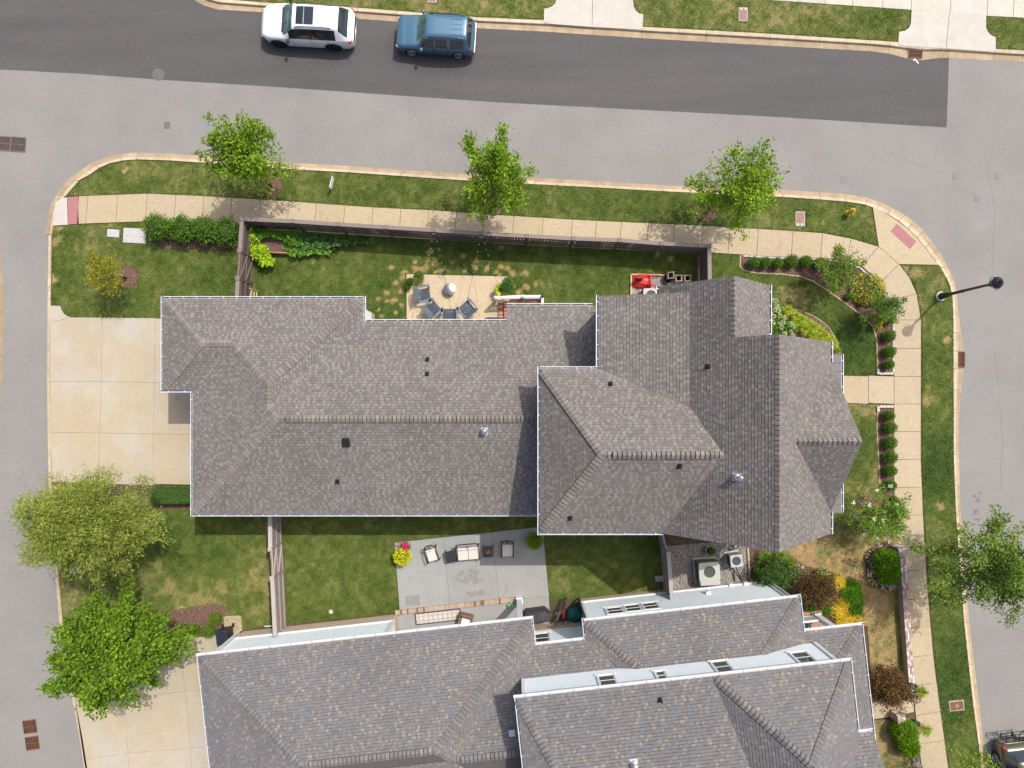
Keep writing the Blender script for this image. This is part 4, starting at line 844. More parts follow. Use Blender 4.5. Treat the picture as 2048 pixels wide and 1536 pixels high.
ridgecaps(RS, S(27.05, 5.5, 10.04), S(27.05, 8.6, 10.04), .8); hipcaps(RS, S(15.35, 2.5, ZU+.02), S(ax(vb), vb, uL(0, vb)))
RS.flush_caps()
NV, EV = -VV, UU
for a, b, s_, k in ((S(-.13, 0, ZE-.01), S(16.43, 0, ZE-.01), NV, .7), (S(0, 0, ZE-.01), S(0, 10, ZE-.01), -EV, .7), (S(16.3, 0, ZE-.01), S(16.3, 1.3, ZE-.01), EV, .5), (S(16.3, 1.3, ZE-.01), S(18.8, 1.3, ZE-.01), NV, .6), (S(18.85, .27, ZE-.01), S(18.85, 1.3, ZE-.01), -EV, .5), (S(18.85, .4, ZE-.01), S(29.4, .4, ZE-.01), NV, .7), (S(29.4, .27, ZE-.01), S(29.4, 2.1, ZE-.01), EV, .6),
    (S(29.3, 2.12, ZE-.11), S(32.43, 2.12, ZE-.11), NV, .6), (S(32.3, 2.12, ZE-.11), S(32.3, 11, ZE-.11), EV, .7), (S(15.17, 2.4, ZU-.01), S(30.23, 2.4, ZU-.01), NV, .75), (S(15.3, 2.4, ZU-.01), S(15.3, 8.6, ZU-.01), -EV, .7), (S(30.1, 2.4, ZU-.01), S(30.1, 5.5, ZU-.01), EV, .7), (S(29.95, 5.6, ZU), S(30.8, 5.6, ZU), NV, .6)):
    e_w = abs(U(s_).dot(UU)) > .5; gutter(SH, a, b, s_, k*1.4, wd=.10 if e_w else .13, white=e_w)
# walls (outside on the left hand going along)
W0 = [S(.45, 9, 0), S(.45, .35, 0), S(8.95, .35, 0)]
wall_run(SH, W0, 0, ZE-.05, 1.1)
wall_run(SH, [S(8.95, .35), S(8.95, 1.75), S(18.95, 1.75)], 0, ZE-.05, 1.1)
wall_run(SH, [S(19.1, 1.75), S(19.1, .62), S(29.1, .62), S(29.1, 2.7)], 0, ZE-.05, .6)
wall_run(SH, [S(15.6, 8.5), S(15.6, 2.68), S(29.85, 2.68), S(29.85, 8.5)], 4.3, ZU-.02)
wall_run(SH, [S(29.1, 2.7), S(29.9, 2.7), S(29.9, 9)], 0, 4.6, .6)
for a, b, z0, z1 in ((.45, .35, 1.1, 4.3), (8.95, .35, 1.1, 4.3), (19.1, .62, .6, 4.3), (29.1, .62, .6, 4.3), (15.6, 2.68, 5, 7.5), (29.85, 2.68, 4.5, 7.5)):
    q = S(a, b); MB().box((q.x, q.y, (z0+z1)/2), (.16, .16, z1-z0), rz=ang).build('corner_board', MT['trim'], SH, True)
# low trim where the siding meets the brick
for a, b, z in ((S(.4, .29), S(9.0, .29), 1.1), (S(19.05, .56), S(29.15, .56), .6)): MB().beam((a.x, a.y, z+.05), (b.x, b.y, z+.05), .07, .12).build('water_table', MT['trim'], SH, True)
def win_px(pts, p0, n=NV):
    q = [ray_plane(x, y, p0, n) for x, y in pts]; c = sum(q, U((0, 0, 0)))/4
    wd = max((p-c).dot(UU) for p in q)-min((p-c).dot(UU) for p in q); ht = max(p.z for p in q)-min(p.z for p in q)
    window(SH, c, UU, wd*.86, ht*.95, n)
wu = S(15, 2.66); wl = S(20, .60); wr = S(17, 1.73)
for pts in ([(1193, 1354), (1226, 1350), (1236, 1369), (1203, 1373)], [(1309, 1345), (1328, 1343), (1337, 1358), (1317, 1361)], [(1420, 1326), (1453, 1322), (1470, 1342), (1436, 1347)], [(1580, 1308), (1611, 1304), (1634, 1322), (1600, 1328)]): win_px(pts, wu)
for pts in ([(1210, 1220), (1241, 1214), (1249, 1225), (1218, 1229)], [(1246, 1214), (1276, 1209), (1285, 1220), (1255, 1224)], [(1282, 1209), (1311, 1205), (1321, 1216), (1291, 1220)]): win_px(pts, wl)
win_px([(1068, 1270), (1099, 1266), (1101, 1284), (1070, 1288)], wr)
for px, py in ((1320, 1399),): pipe_vent(SH, RS.hit(px, py), .3, .05)
flue(SH, RS.hit(1268, 1527), .4, .09)
hp_, hn_ = RS.hit(1024, 1465); MB().box((hp_.x, hp_.y, hp_.z+.05), (.3, .3, .12), rz=ang).build('box_vent', MT['steel'], SH, True, bev=.01)
def spout(house, pts, r=.05, mat='white'): MB().tube(pts, r, 8).build('downspout', MT[mat], house, True)
q = S(.55, .2); spout(SH, [S(.35, .2, .1), S(.35, .2, 3.9), S(.1, -.05, 4.3)])
spout(SH, [S(18.98, .5, .1), S(18.98, .5, 3.8), S(18.8, .35, 4.3)], .055, 'black'); spout(SH, [S(29.2, .5, .15), S(29.2, .5, 3.9), S(29.1, .35, 4.3)])
for a, z in ((25.7, 1.6), (28.0, .75), (27.2, .72)):
    c = S(a, .55, z); mb = MB().box(c, (.24, .16, .2), rz=ang); v = mb.build('wall_vent', MT['trim'], SH, True); c2 = S(a, .46, z-.03); MB().box(c2, (.14, .06, .1), rz=ang).build('louvre', MT['acgrey'], v, True)
garage_door(SH, S(.41, 5, 1.15), VV, -EV)
# corner column and paved edge of the covered patio
q = S(15.75, .2); MB().box((q.x, q.y, 2.15), (.26, .26, 4.3), rz=ang).build('porch_column', MT['trim'], SH, True); MB().box((q.x, q.y, .25), (.36, .36, .5), rz=ang).build('column_base', MT['trim'], SH, True)
pfl = sheet('patio_floor', [S(8.95, .36), S(16.0, .36), S(16.0, 1.75), S(8.95, 1.75)], .07, MT['patio'], SH)
cb = thing('brick_edging', 'brick soldier course edging the covered patio by the rug', 'edging', S(12, .1))
n = 78
for i in range(n):
    q = S(8.95+.0905*i, .18); MB().box((q.x, q.y, .08), (.084, .24, .16), rz=ang, c2=tuple(np.array(random.choice([(.42, .31, .22), (.45, .34, .25), (.39, .28, .20), (.44, .33, .24)] if random.random() < .88 else [(.16, .11, .08)]))*random.uniform(.9, 1.1))).build('brick', MT['brickr'], cb, True)
# front corner porch with railing and column
MB().prism([S(29.95, 2.5)[:2], S(32.0, 2.5)[:2], S(32.0, 9)[:2], S(29.95, 9)[:2]], 0, .52).build('porch_floor', MT['terr'], SH, True)
prl = thing('porch_railing', 'white porch railing at the front corner of the lower house', 'railing', S(30.7, 2.7))
for z, w_, h_ in ((1.42, .10, .07), (.68, .06, .05)): MB().beam(S(29.95, 2.7, z), S(31.5, 2.7, z), w_, h_).build('rail', MT['trim'], prl, True)
for i in range(13): q = S(30.02+.115*i, 2.7, 1.04); MB().box(q, (.045, .045, .72), rz=ang).build('baluster', MT['trim'], prl, True)
q = S(31.62, 2.72); MB().box((q.x, q.y, 2.3), (.26, .26, 3.6), rz=ang).build('porch_column', MT['trim'], SH, True); MB().box((q.x, q.y, .7), (.34, .34, .36), rz=ang).build('column_base', MT['trim'], SH, True)
# ------------------------------------------------------------------ fences
def fence_run(root, pts, ht, mat, side, rails=(.35, 1.0, 1.65), gap=.012, pw=.142, cap=True, posts=True, seed=5, vary=.18, gappy=None):
    """pts: ground points of posts in order; side: which side carries the rails (+1 left of the run)"""
    r_ = random.Random(seed); MTt = MT[mat]
    for i, (a, b) in enumerate(zip(pts[:-1], pts[1:])):
        a, b = U((a[0], a[1], 0)), U((b[0], b[1], 0)); d = (b-a); L = d.length; d.normalize(); n = U((-d.y, d.x, 0))*side; yaw = math.atan2(d.y, d.x)
        k = max(1, int(L/(pw+gap))); st_ = L/k
        for j in range(k):
            f = 1+r_.uniform(-vary, vary); g = gap
            if gappy: g = r_.choice((.008, .014, .022, .034))
            c = a+d*(st_*(j+.5)); MB().box((c.x, c.y, ht/2+.02), (st_-g, .022, ht-.06), rz=yaw, c2=(f, f*r_.uniform(.96, 1.02), f*r_.uniform(.93, 1.03))).build('picket', MTt, root, True)
        for z in rails:
            f = 1+r_.uniform(-vary, vary)*.5; MB().beam(a+n*.035+U((0, 0, z)), b+n*.035+U((0, 0, z)), .045, .095, c2=(f*1.12, f*1.12, f*1.12)).build('rail', MTt, root, True)
        if cap:
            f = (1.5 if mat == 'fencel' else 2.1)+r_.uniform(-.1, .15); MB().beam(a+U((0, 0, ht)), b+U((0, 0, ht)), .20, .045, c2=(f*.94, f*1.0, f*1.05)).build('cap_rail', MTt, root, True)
    if posts:
        for p in pts:
            MB().box((p[0], p[1], ht/2), (.10, .10, ht+.02), c2=(1, 1, 1)).build('post', MTt, root, True)
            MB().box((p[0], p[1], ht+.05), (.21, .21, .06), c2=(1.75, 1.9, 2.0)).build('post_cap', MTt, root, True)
FT = 2.0
t2 = lambda px, py, z=FT: tuple(G(px, py, z)[:2])
NP = [(485, 438), (585, 442.5), (676, 448.5), (772, 454.5), (868, 460.5), (962, 467), (1054, 472), (1147, 477), (1240, 480.5), (1323, 487), (1418, 491.5)]
fn = thing('fence', 'dark brown board fence along the tan sidewalk behind the house', 'fence', G(960, 480, 0)); fence_run(fn, [t2(*p) for p in NP], FT, 'fence', -1, gappy=True)
fw = thing('fence', 'short dark brown fence with a braced gate left of the back yard', 'fence', G(500, 520, 0))
cA, cB, cC, cD = t2(484, 440), t2(480, 501), t2(476, 556), t2(471, 640)
fence_run(fw, [cA, cB], FT, 'fence', 1, posts=False, seed=6); fence_run(fw, [cC, cD], FT, 'fence', 1, posts=False, seed=7)
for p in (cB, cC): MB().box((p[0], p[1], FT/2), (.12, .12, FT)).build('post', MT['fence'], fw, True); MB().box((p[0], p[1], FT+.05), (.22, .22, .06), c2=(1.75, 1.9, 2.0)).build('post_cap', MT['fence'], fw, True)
def gate(root, a, b, ht, mat, side, tint=1.15, arch=0):
    a, b = U((*a, 0)), U((*b, 0)); d = (b-a); L = d.length; d.normalize(); n = U((-d.y, d.x, 0))*side; up = U((0, 0, 1)); yaw = math.atan2(d.y, d.x)
    g = thing('gate', None, None); del g; k = int(L/.15)
    gt = MB().beam(a+d*.06+up*.25+n*.035, b-d*.06+up*.25+n*.035, .04, .10, c2=(tint*1.2,)*3).build('gate', MT[mat], root, True)
    for j in range(k):
        s_ = (j+.5)/k; h = ht+arch*math.sin(math.pi*s_); c = a+d*(L*s_); f = random.uniform(.85, 1.1); MB().box((c.x, c.y, h/2+.03), (L/k-.01, .022, h-.06), rz=yaw, c2=(f, f, f)).build('picket', MT[mat], gt, True)
    for z in (1.05, 1.75): MB().beam(a+d*.06+up*z+n*.035, b-d*.06+up*z+n*.035, .04, .10, c2=(tint*1.2,)*3).build('gate_rail', MT[mat], gt, True)
    for z in (.25, 1.05): MB().beam(a+d*.1+up*(z+.05)+n*.036, b-d*.1+up*(z+.72)+n*.036, .035, .09, up=n, c2=(tint*1.2,)*3).build('brace', MT[mat], gt, True)
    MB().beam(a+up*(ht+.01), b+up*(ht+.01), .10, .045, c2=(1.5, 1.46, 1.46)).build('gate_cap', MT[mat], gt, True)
    return gt
gate(fw, cB, cC, FT-.02, 'fence', 1)
fe = thing('fence', 'short dark brown fence between back yard and the boxwood bed', 'fence', G(1400, 530, 0)); fence_run(fe, [t2(1418.5, 494), t2(1420, 575)], FT, 'fence', -1, posts=False, seed=8)
fs1 = thing('fence', 'pale taupe board fence with an arched gate between the two lawns', 'fence', G(568, 1140, 0)); F1 = 1.9
q1, q2, q3, q4 = t2(539.5, 1020, F1), t2(540.5, 1098, F1), t2(544.5, 1156, F1), t2(550, 1272, F1)
fence_run(fs1, [q1, q2], F1, 'fencel', 1, posts=False, seed=9, vary=.08); fence_run(fs1, [q3, q4], F1, 'fencel', 1, posts=False, seed=10, vary=.08); gate(fs1, q2, q3, 1.78, 'fencel', 1, 1.05, .12)
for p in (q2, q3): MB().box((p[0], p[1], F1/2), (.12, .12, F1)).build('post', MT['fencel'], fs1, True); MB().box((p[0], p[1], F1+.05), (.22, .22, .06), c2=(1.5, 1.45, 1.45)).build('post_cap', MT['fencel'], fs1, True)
fs2 = thing('fence', 'weathered taupe fence between the shaded lawn and the gravel with air conditioners', 'fence', G(1320, 1130, 0))
r1, r2, r3 = t2(1325, 1062, F1), t2(1336.5, 1104, F1), t2(1344, 1200, F1)
fence_run(fs2, [r2, r3], F1, 'fencel', -1, posts=False, seed=11, vary=.1); gate(fs2, r1, r2, 1.55, 'fencel', -1, .95)
for p in (r2,): MB().box((p[0], p[1], F1/2), (.12, .12, F1)).build('post', MT['fencel'], fs2, True)
# brick garden wall along the sidewalk
bw = thing('brick_wall', 'low whitewashed brick garden wall beside the right hand sidewalk', 'wall', G(1810, 1240, 0))
WP, WQ = G(1804.5, 1100, .55), G(1824, 1376, .55); dW = (WQ-WP); LW = U((dW.x, dW.y, 0)).length; dW = U((dW.x, dW.y, 0)).normalized(); nW = U((dW.y, -dW.x, 0)); yW = math.atan2(dW.y, dW.x)
WB = [(.40, .31, .28), (.50, .43, .40), (.33, .24, .215), (.58, .53, .50), (.44, .35, .32), (.28, .20, .19)]
c = WP+dW*LW/2; MB().box((c.x, c.y, .26), (LW, .26, .52), rz=yW).build('mortar_core', MT['conc'], bw, True)
nn_ = int(LW/.215)
tw = lambda: tuple(np.array(random.choice(WB))*random.uniform(.85, 1.15))
for i in range(nn_):
    for j, o in enumerate((-.105, 0, .105)):
        q = WP+dW*(LW*(i+.5+(.5 if j == 1 else 0))/nn_)+nW*o; MB().box((q.x, q.y, .545), (.205, .095, .05+random.uniform(0, .012)), rz=yW, c2=tw()).build('brick', MT['brickr'], bw, True)
    for k in range(5):
        q = WP+dW*(LW*(i+.5+(.5 if k % 2 else 0))/nn_)-nW*(-.135 if 0 else .135)*-1*-1; MB().box((q.x-0, q.y, .06+.1*k), (.205, .03, .085), rz=yW, c2=tw()).build('brick', MT['brickr'], bw, True)
def pillar(lab, px, py, ht, n=2):
    p = thing('brick_pillar', lab, 'pillar', G(px, py, 0)); q = G(px, py, ht)
    MB().box((q.x, q.y, ht/2-.02), (.42, .42, ht-.04), rz=yW).build('mortar_core', MT['conc'], p, True)
    for i in range(4):
        for j in range(2):
            o = dW*(-.165+.11*i)+nW*(-.11+.22*j); MB().box((q.x+o.x, q.y+o.y, ht), (.10, .21, .06), rz=yW, c2=tw()).build('brick', MT['brickr'], p, True)
    for k in range(int(ht/.1)):
        for s_ in (-1, 1):
            for o, dd in ((nW*.215*s_, 0), (dW*.215*s_, 1)):
                for h in (-1, 1):
                    e = (dW if not dd else nW)*.108*h; MB().box((q.x+o.x+e.x, q.y+o.y+e.y, .05+.1*k), (.205, .03, .085) if not dd else (.03, .205, .085), rz=yW, c2=tw()).build('brick', MT['brickr'], p, True)
pillar('brick pillar at the upper end of the low garden wall', 1805, 1104, .8); pillar('brick pillar at the lower end of the garden wall beside the front walk', 1829, 1378, .75); pillar('lone brick pillar below the front walk near the round arborvitae', 1803, 1439, .75)

# ------------------------------------------------------------------ trees, shrubs and plants
LB = 1.75
def palmix(pal, n, jit=.18):
    p = np.array(pal); return p[rng.integers(0, len(p), n)]*np.clip(rng.normal(1, jit, (n, 1)), .5, 1.6)
def unit(n, zlo=-1):
    v = rng.normal(size=(n, 3)); v /= np.linalg.norm(v, axis=1, keepdims=True)
    if zlo > -1: v[:, 2] = np.where(v[:, 2] < zlo, -v[:, 2], v[:, 2])
    return v
def tree(name, label, cat, base, crown, zc, rpx, rz, nb, per, L, W, pal, tr=.09, group=None, spread=.20, fill=.35, mat='leaf', zlo=-.5, flat=.9, droop=.25, tipr=(.72, 1.12), fine=False, multi=1, clump=.13, br=.30, tw=13):
    B = G(*base); C = G(*crown, zc); k = (CH-zc)/FPX; rx, ry = (rpx if hasattr(rpx, '__len__') else (rpx, rpx)); R3 = np.array([rx*k, ry*k, rz])
    t = thing(name, label, cat, B, group=group)
    tb = MB(); top = C+U((0, 0, rz*.35)); stems = []
    for m in range(multi):
        o = U((math.cos(m*2.1), math.sin(m*2.1), 0))*(.16 if multi > 1 else 0); fan = U((math.cos(m*2.1), math.sin(m*2.1), 0))*(rx*k*.3 if multi > 1 else 0)
        pts = [B+o-U((0, 0, .05)), B.lerp(C, .35)+o+fan*.4+U((0, 0, zc*.05)), B.lerp(C, .75)+o+fan*.8, top+fan]; stems.append(pts)
        tb.tube(pts, [tr*1.25, tr, tr*.75, tr*.25], 9)
    dirs = unit(nb, zlo); P = []; D = []; Cc = []; s0 = np.array(C)
    pal = np.array(pal)
    for i in range(nb):
        d = dirs[i]; f = rng.uniform(*tipr); tip = s0+d*R3*f; pts = stems[i % multi]
        a = np.array(U(pts[1]).lerp(U(pts[3]), float(np.clip(.15+.5*(d[2]+.6), 0, .9))))
        mid = (a+tip)/2+np.array([0, 0, .12*rz])
        tb.tube([a, mid, tip], [tr*br, tr*br*.6, .006], 5)
        ntw = max(5, int(per/tw)); ts = np.clip(rng.beta(2., 1.0, (ntw, 1))*1.03, .22, 1.03); tw_c = (1-ts)**2*a+2*ts*(1-ts)*mid+ts**2*tip+rng.normal(size=(ntw, 3))*(spread*np.mean(R3)*(1.15-ts)+.05)*np.array([1, 1, .7])
        n = int(per*rng.uniform(.7, 1.3)*f); s = np.clip(rng.beta(2.2, 1.1, n)*1.02, .2, 1.03)[:, None]
        q = (1-s)**2*a+2*s*(1-s)*mid+s**2*tip
        sp = spread*np.mean(R3)*(1.12-s)+.05
        q = q+rng.normal(size=(n, 3))*sp*np.array([1, 1, .7]); q = tw_c[rng.integers(0, ntw, n)]+(q-tw_c.mean(0))*.12+rng.normal(size=(n, 3))*clump*np.array([1, 1, .8]) if clump else q; P.append(q)
        D.append(d*.7+rng.normal(size=(n, 3))*.7+np.array([0, 0, -droop]))
        Cc.append(pal[rng.integers(0, len(pal), n)]*rng.uniform(.82, 1.2)*np.clip(rng.normal(1, .16, (n, 1)), .6, 1.5))
    nf = int(nb*per*fill)
    v = unit(nf)*rng.uniform(.35, .95, (nf, 1))**.6*(.80+.22*vnoise(np.arange(nf)*.37, np.arange(nf)*.11, 1, 4)[:, None]); P.append(s0+v*R3*.92); D.append(v+rng.normal(size=(nf, 3))*.7); Cc.append(palmix(pal, nf))
    P = np.concatenate(P); D = np.concatenate(D); Cc = np.concatenate(Cc); n = len(P)
    P[:, 2] = np.maximum(P[:, 2], .15)
    N = rng.normal(size=(n, 3))*.55+np.array([0, 0, flat])
    leafcards('crown', P, D, N, rng.uniform(.7, 1.3, n)*L, rng.uniform(.7, 1.2, n)*W, Cc, MT[mat], t)
    tb.build('trunk', MT['bark'], t, True, True)
    return t
GREENS = [(.085, .160, .018), (.115, .20, .022), (.06, .122, .016), (.15, .23, .026), (.10, .175, .02)]
YG = [(.15, .235, .02), (.20, .27, .022), (.10, .19, .02), (.12, .22, .025), (.08, .16, .02)]
ST = dict(fill=.12, spread=.145, tipr=(.55, 1.24), clump=.12, tw=15, br=.24)
KT = 'young trees along the kerb'
tree('street_tree', 'young green street tree above the short mulch ring nearest the left corner', 'tree', (541, 374), (500, 310), 3.8, (84, 68), 2.0, 46, 150, .165, .09, GREENS, group=KT, **ST)
tree('street_tree', 'middle street tree overhanging the sidewalk behind the fence string lights', 'tree', (988, 414), (990, 356), 4.3, (70, 76), 2.4, 48, 165, .15, .085, GREENS, group=KT, **ST)
tree('street_tree', 'yellowish street tree with a leaning trunk near the hydrant', 'tree', (1412, 424), (1480, 366), 4.0, (88, 88), 2.3, 48, 150, .155, .085, GREENS+YG, group=KT, **ST)
tree('young_tree', 'small sparse golden leaved tree beside the round mulch ring on the corner lawn', 'tree', (252, 556), (212, 547), 2.4, (32, 42), 1.2, 34, 50, .10, .055, [(.15, .19, .02), (.20, .19, .02), (.10, .15, .02), (.22, .15, .025)], tr=.045, spread=.24, clump=.09)
CY = [(.145, .195, .045), (.115, .18, .04), (.20, .215, .075), (.10, .15, .035), (.23, .225, .095), (.12, .20, .045)]
tree('cypress_tree', 'big feathery pale green tree at the end of the tan driveway', 'tree', (196, 1072), (190, 1042), 4.6, (126, 100), 3.0, 120, 420, .20, .034, CY, tr=.16, mat='needle', flat=.7, fill=.06, droop=.05, tipr=(.74, 1.10), clump=.17, br=.10, spread=.20, tw=30)
tree('maple_tree', 'full bright green maple tree over the lower driveway edge', 'tree', (240, 1292), (230, 1298), 4.4, (128, 108), 3.0, 110, 250, .17, .12, [(.068, .138, .016), (.09, .162, .02), (.052, .112, .015), (.12, .185, .022), (.076, .145, .018)], tr=.15, spread=.12, fill=.12, tipr=(.66, 1.14), clump=.13, tw=16, br=.2)
tree('street_tree', 'loose green street tree at the right edge over kerb and road', 'tree', (1893, 1090), (1975, 1132), 4.8, (112, 94), 2.6, 66, 250, .15, .08, [(.07, .135, .03), (.10, .17, .04), (.06, .11, .03), (.14, .19, .04), (.09, .145, .045)], tr=.10, fill=.06, spread=.14, tipr=(.5, 1.22), br=.16, clump=.13, tw=18)
tree('street_tree', 'leafy branch tips of a tree by the parked gold car', 'tree', (1940, 1600), (1962, 1566), 4.2, (52, 62), 1.8, 36, 60, .14, .075, YG, tr=.09, fill=.2)
def flowers(parent, P, r, pal, nm='flower', k=9, L=.05):
    P = np.asarray(P); n = len(P); Q = np.repeat(P, k, 0)+unit(n*k, 0)*r*rng.uniform(.5, 1, (n*k, 1)); d = rng.normal(size=(n*k, 3)); d[:, 2] *= .3
    leafcards(nm, Q, d, rng.normal(size=(n*k, 3))*.4+[0, 0, 1], L, L*.9, palmix(pal, n*k, .08), MT['petal'], parent)
cm = tree('crape_myrtle', 'white flowering crape myrtle beside the front sidewalk', 'shrub', (1738, 1030), (1765, 1038), 2.0, (58, 52), 1.3, 40, 105, .13, .06, [(.07, .15, .03), (.10, .19, .035), (.13, .20, .03), (.06, .12, .03)], tr=.035, multi=3, fill=.12, tipr=(.45, 1.22), clump=.10)
flowers(cm, [G(x, y, z) for x, y, z in ((1754, 980, 2.6), (1781, 972, 2.6), (1706, 1005, 2.4), (1738, 1010, 2.8), (1793, 1010, 2.6), (1747, 1038, 3), (1766, 1042, 3.), (1729, 1070, 2.2), (1755, 1077, 2.4), (1780, 1065, 2.3), (1760, 1090, 2), (1779, 1082, 2.1))], .10, [(.8, .8, .76), (.74, .76, .70)], 'flower_head', 16, .07)
cm2 = tree('crape_myrtle', 'leafy crape myrtle spreading over the sidewalk beside the yellow coneflowers', 'shrub', (1668, 553), (1676, 542), 1.7, (44, 38), 1.1, 34, 105, .13, .06, [(.055, .12, .03), (.08, .16, .035), (.10, .17, .03), (.05, .10, .025), (.16, .17, .04)], tr=.03, multi=3, fill=.12, tipr=(.45, 1.25), clump=.09)
cm3 = tree('crape_myrtle', 'sparse crape myrtle shrub reaching over the sidewalk near the lamp shadow', 'shrub', (1752, 625), (1764, 619), 1.5, (36, 30), .9, 28, 95, .12, .055, [(.055, .12, .03), (.08, .15, .035), (.06, .11, .03)], tr=.025, multi=3, fill=.08, tipr=(.5, 1.3), clump=.08)
RJ = [(.065, .032, .026), (.10, .045, .034), (.045, .026, .022), (.12, .065, .038), (.06, .055, .026)]
tree('japanese_maple', 'rusty red leaved shrub in front of the gutter beside the brick wall', 'shrub', (1772, 1374), (1776, 1373), 1.6, (50, 46), 1.0, 60, 120, .11, .05, RJ+[(.10, .085, .03)], tr=.05, multi=3, fill=.3, tipr=(.55, 1.15), clump=.12)
tree('japanese_maple', 'dark brownish purple shrub among the yellow threadleaf bushes', 'shrub', (1628, 1180), (1630, 1176), 1.5, (40, 36), 1.0, 60, 120, .11, .05, [(.06, .036, .028), (.04, .024, .022), (.10, .062, .038), (.05, .028, .026), (.075, .07, .03), (.11, .08, .038)], tr=.05, multi=3, fill=.3, tipr=(.55, 1.15), clump=.11)

def shrub(name, label, px, py, r, h, pal, n=900, L=.06, W=.035, group=None, cat='shrub', z0=0., squash=1., out=.7, mat='leaf', jit=.10, ry=None, parent=None, corek=.80):
    if name == 'boxwood': r *= .86
    c = G(px, py, z0+h*.5); k = (CH-h*.5)/FPX; rr = np.array([r*k, (ry or r)*k, h*.5*squash])
    t = thing(name, label, cat, (c.x, c.y, z0), group=group) if parent is None else parent
    cb = MB().blob((c.x, c.y, z0+h*.5), tuple(rr*corek), 12, 8, .06); co_ = cb.build('branches', MT['core'], t, True, True)
    v = unit(n, -.55); q = rng.uniform(.82, 1.04, (n, 1))*(1+jit*(vnoise(v[:, 0]*3+px, v[:, 1]*3+v[:, 2]*2, .55, 6)[:, None]*2-1))
    P = np.array([c.x, c.y, z0+h*.5])+v*q*rr; P[:, 2] = np.maximum(P[:, 2], z0+.02)
    D = v*out+rng.normal(size=(n, 3))*.6; N = v*.6+rng.normal(size=(n, 3))*.5+np.array([0, 0, .5])
    leafcards('foliage', P, D, N, rng.uniform(.7, 1.3, n)*L, rng.uniform(.7, 1.3, n)*W, palmix(pal, n, .2), MT[mat], t)
    return t
BOX = [(.045, .105, .014), (.06, .135, .018), (.035, .085, .012), (.08, .155, .02)]
ordn = ['first', 'second', 'third', 'fourth', 'fifth', 'sixth', 'seventh']
for i, (x, y, r) in enumerate(((1507, 525, 12.5), (1530, 525, 12), (1554, 526.5, 12), (1583, 522, 15), (1611, 523, 13.5), (1638, 527, 13))):
    shrub('boxwood', 'clipped round boxwood, %s from the fence in the row along the sidewalk bed' % ordn[i], x, y, r, .75, BOX, 800, group='boxwoods in the curved bed')
for i, (x, y, r) in enumerate(((1778, 672, 14), (1779, 703, 13), (1777, 729, 11))):
    shrub('boxwood', 'clipped round boxwood, %s below the lamp shadow in the upper right bed' % ordn[i], x, y, r, .75, BOX, 800, group='boxwoods in the curved bed')
shrub('boxwood', 'larger clipped boxwood behind the sparse crape myrtle near the lamp shadow', 1778, 636, 15, .8, BOX, 900, group='boxwoods in the curved bed')
for i, (x, y, r) in enumerate(((1777, 831, 11.5), (1780, 855, 14), (1780, 885, 15), (1781, 914, 15), (1780, 941, 13.5), (1780, 971, 13))):
    shrub('boxwood', 'clipped round boxwood, %s below the front walk in the straight bed' % ordn[i], x, y, r, .75, BOX, 800, group='boxwoods below the front walk')
shrub('boxwood', 'last boxwood below the walk, half under the white crape myrtle', 1788, 1003, 12, .7, BOX, 700, group='boxwoods below the front walk')
for x, y, lab in ((1697, 593, 'tiny boxwood alone on the bare mulch, nearer the lawn edge'), (1723, 604, 'tiny boxwood touching the yellow coneflowers'), (1680, 572, 'tiny boxwood below the leafy crape myrtle')): shrub('boxwood', lab, x, y, 8, .4, BOX, 350, group='tiny boxwoods in the curved bed')
LB_ = [(.085, .17, .012), (.13, .21, .016), (.08, .14, .012)]
for x, y, r, lab in ((366, 1257, 13, 'round clipped lime shrub, nearest the maple in the row by the bin'), (390, 1259, 13.5, 'round clipped lime shrub, middle of the row by the bin'), (418, 1261, 16, 'round clipped lime shrub right beside the black bin'), (432, 1236, 15.5, 'round clipped lime shrub standing above the others near the bin')): shrub('boxwood', lab, x, y, r, .75, LB_, 900, L=.05, W=.025, group='lime shrubs by the bin')
HG = [(.045, .115, .018), (.065, .15, .022), (.035, .09, .015), (.10, .185, .03)]
for x, y, r, lab in ((316, 455, 25, 'tallest rounded hedge bush beside the grey vault lid'), (365, 458, 26, 'hedge bush, second from the grey vault lid'), (408, 460, 25, 'hedge bush, third from the grey vault lid'), (452, 464, 28, 'hedge bush touching the dark fence corner')): shrub('hedge_bush', lab, x, y, r, 1.35, HG, 1500, L=.10, W=.055, group='dark green hedge bushes by the fence', jit=.3, out=.9)
q_ = G(362, 990, .45); hb = thing('hedge', 'low clipped dark green hedge beside the driveway end', 'hedge', (q_.x, q_.y, 0))
MB().box((q_.x, q_.y, .4), (2.9, .75, .75)).build('branches', MT['core'], hb, True)
n = 3200; P = np.stack([rng.uniform(-1.5, 1.5, n), rng.uniform(-.42, .42, n), .8*np.ones(n)-.06*rng.random(n)], 1); P[2200:, 1] = np.where(rng.random(1000) < .5, -.42, .42); P[2200:, 2] = rng.uniform(.05, .8, 1000)
leafcards('foliage', P+np.array([q_.x, q_.y, 0]), rng.normal(size=(n, 3)), rng.normal(size=(n, 3))*.5+[0, 0, .8], .07, .045, palmix([(.03, .10, .012), (.045, .13, .016), (.025, .08, .012)], n), MT['leaf'], hb)
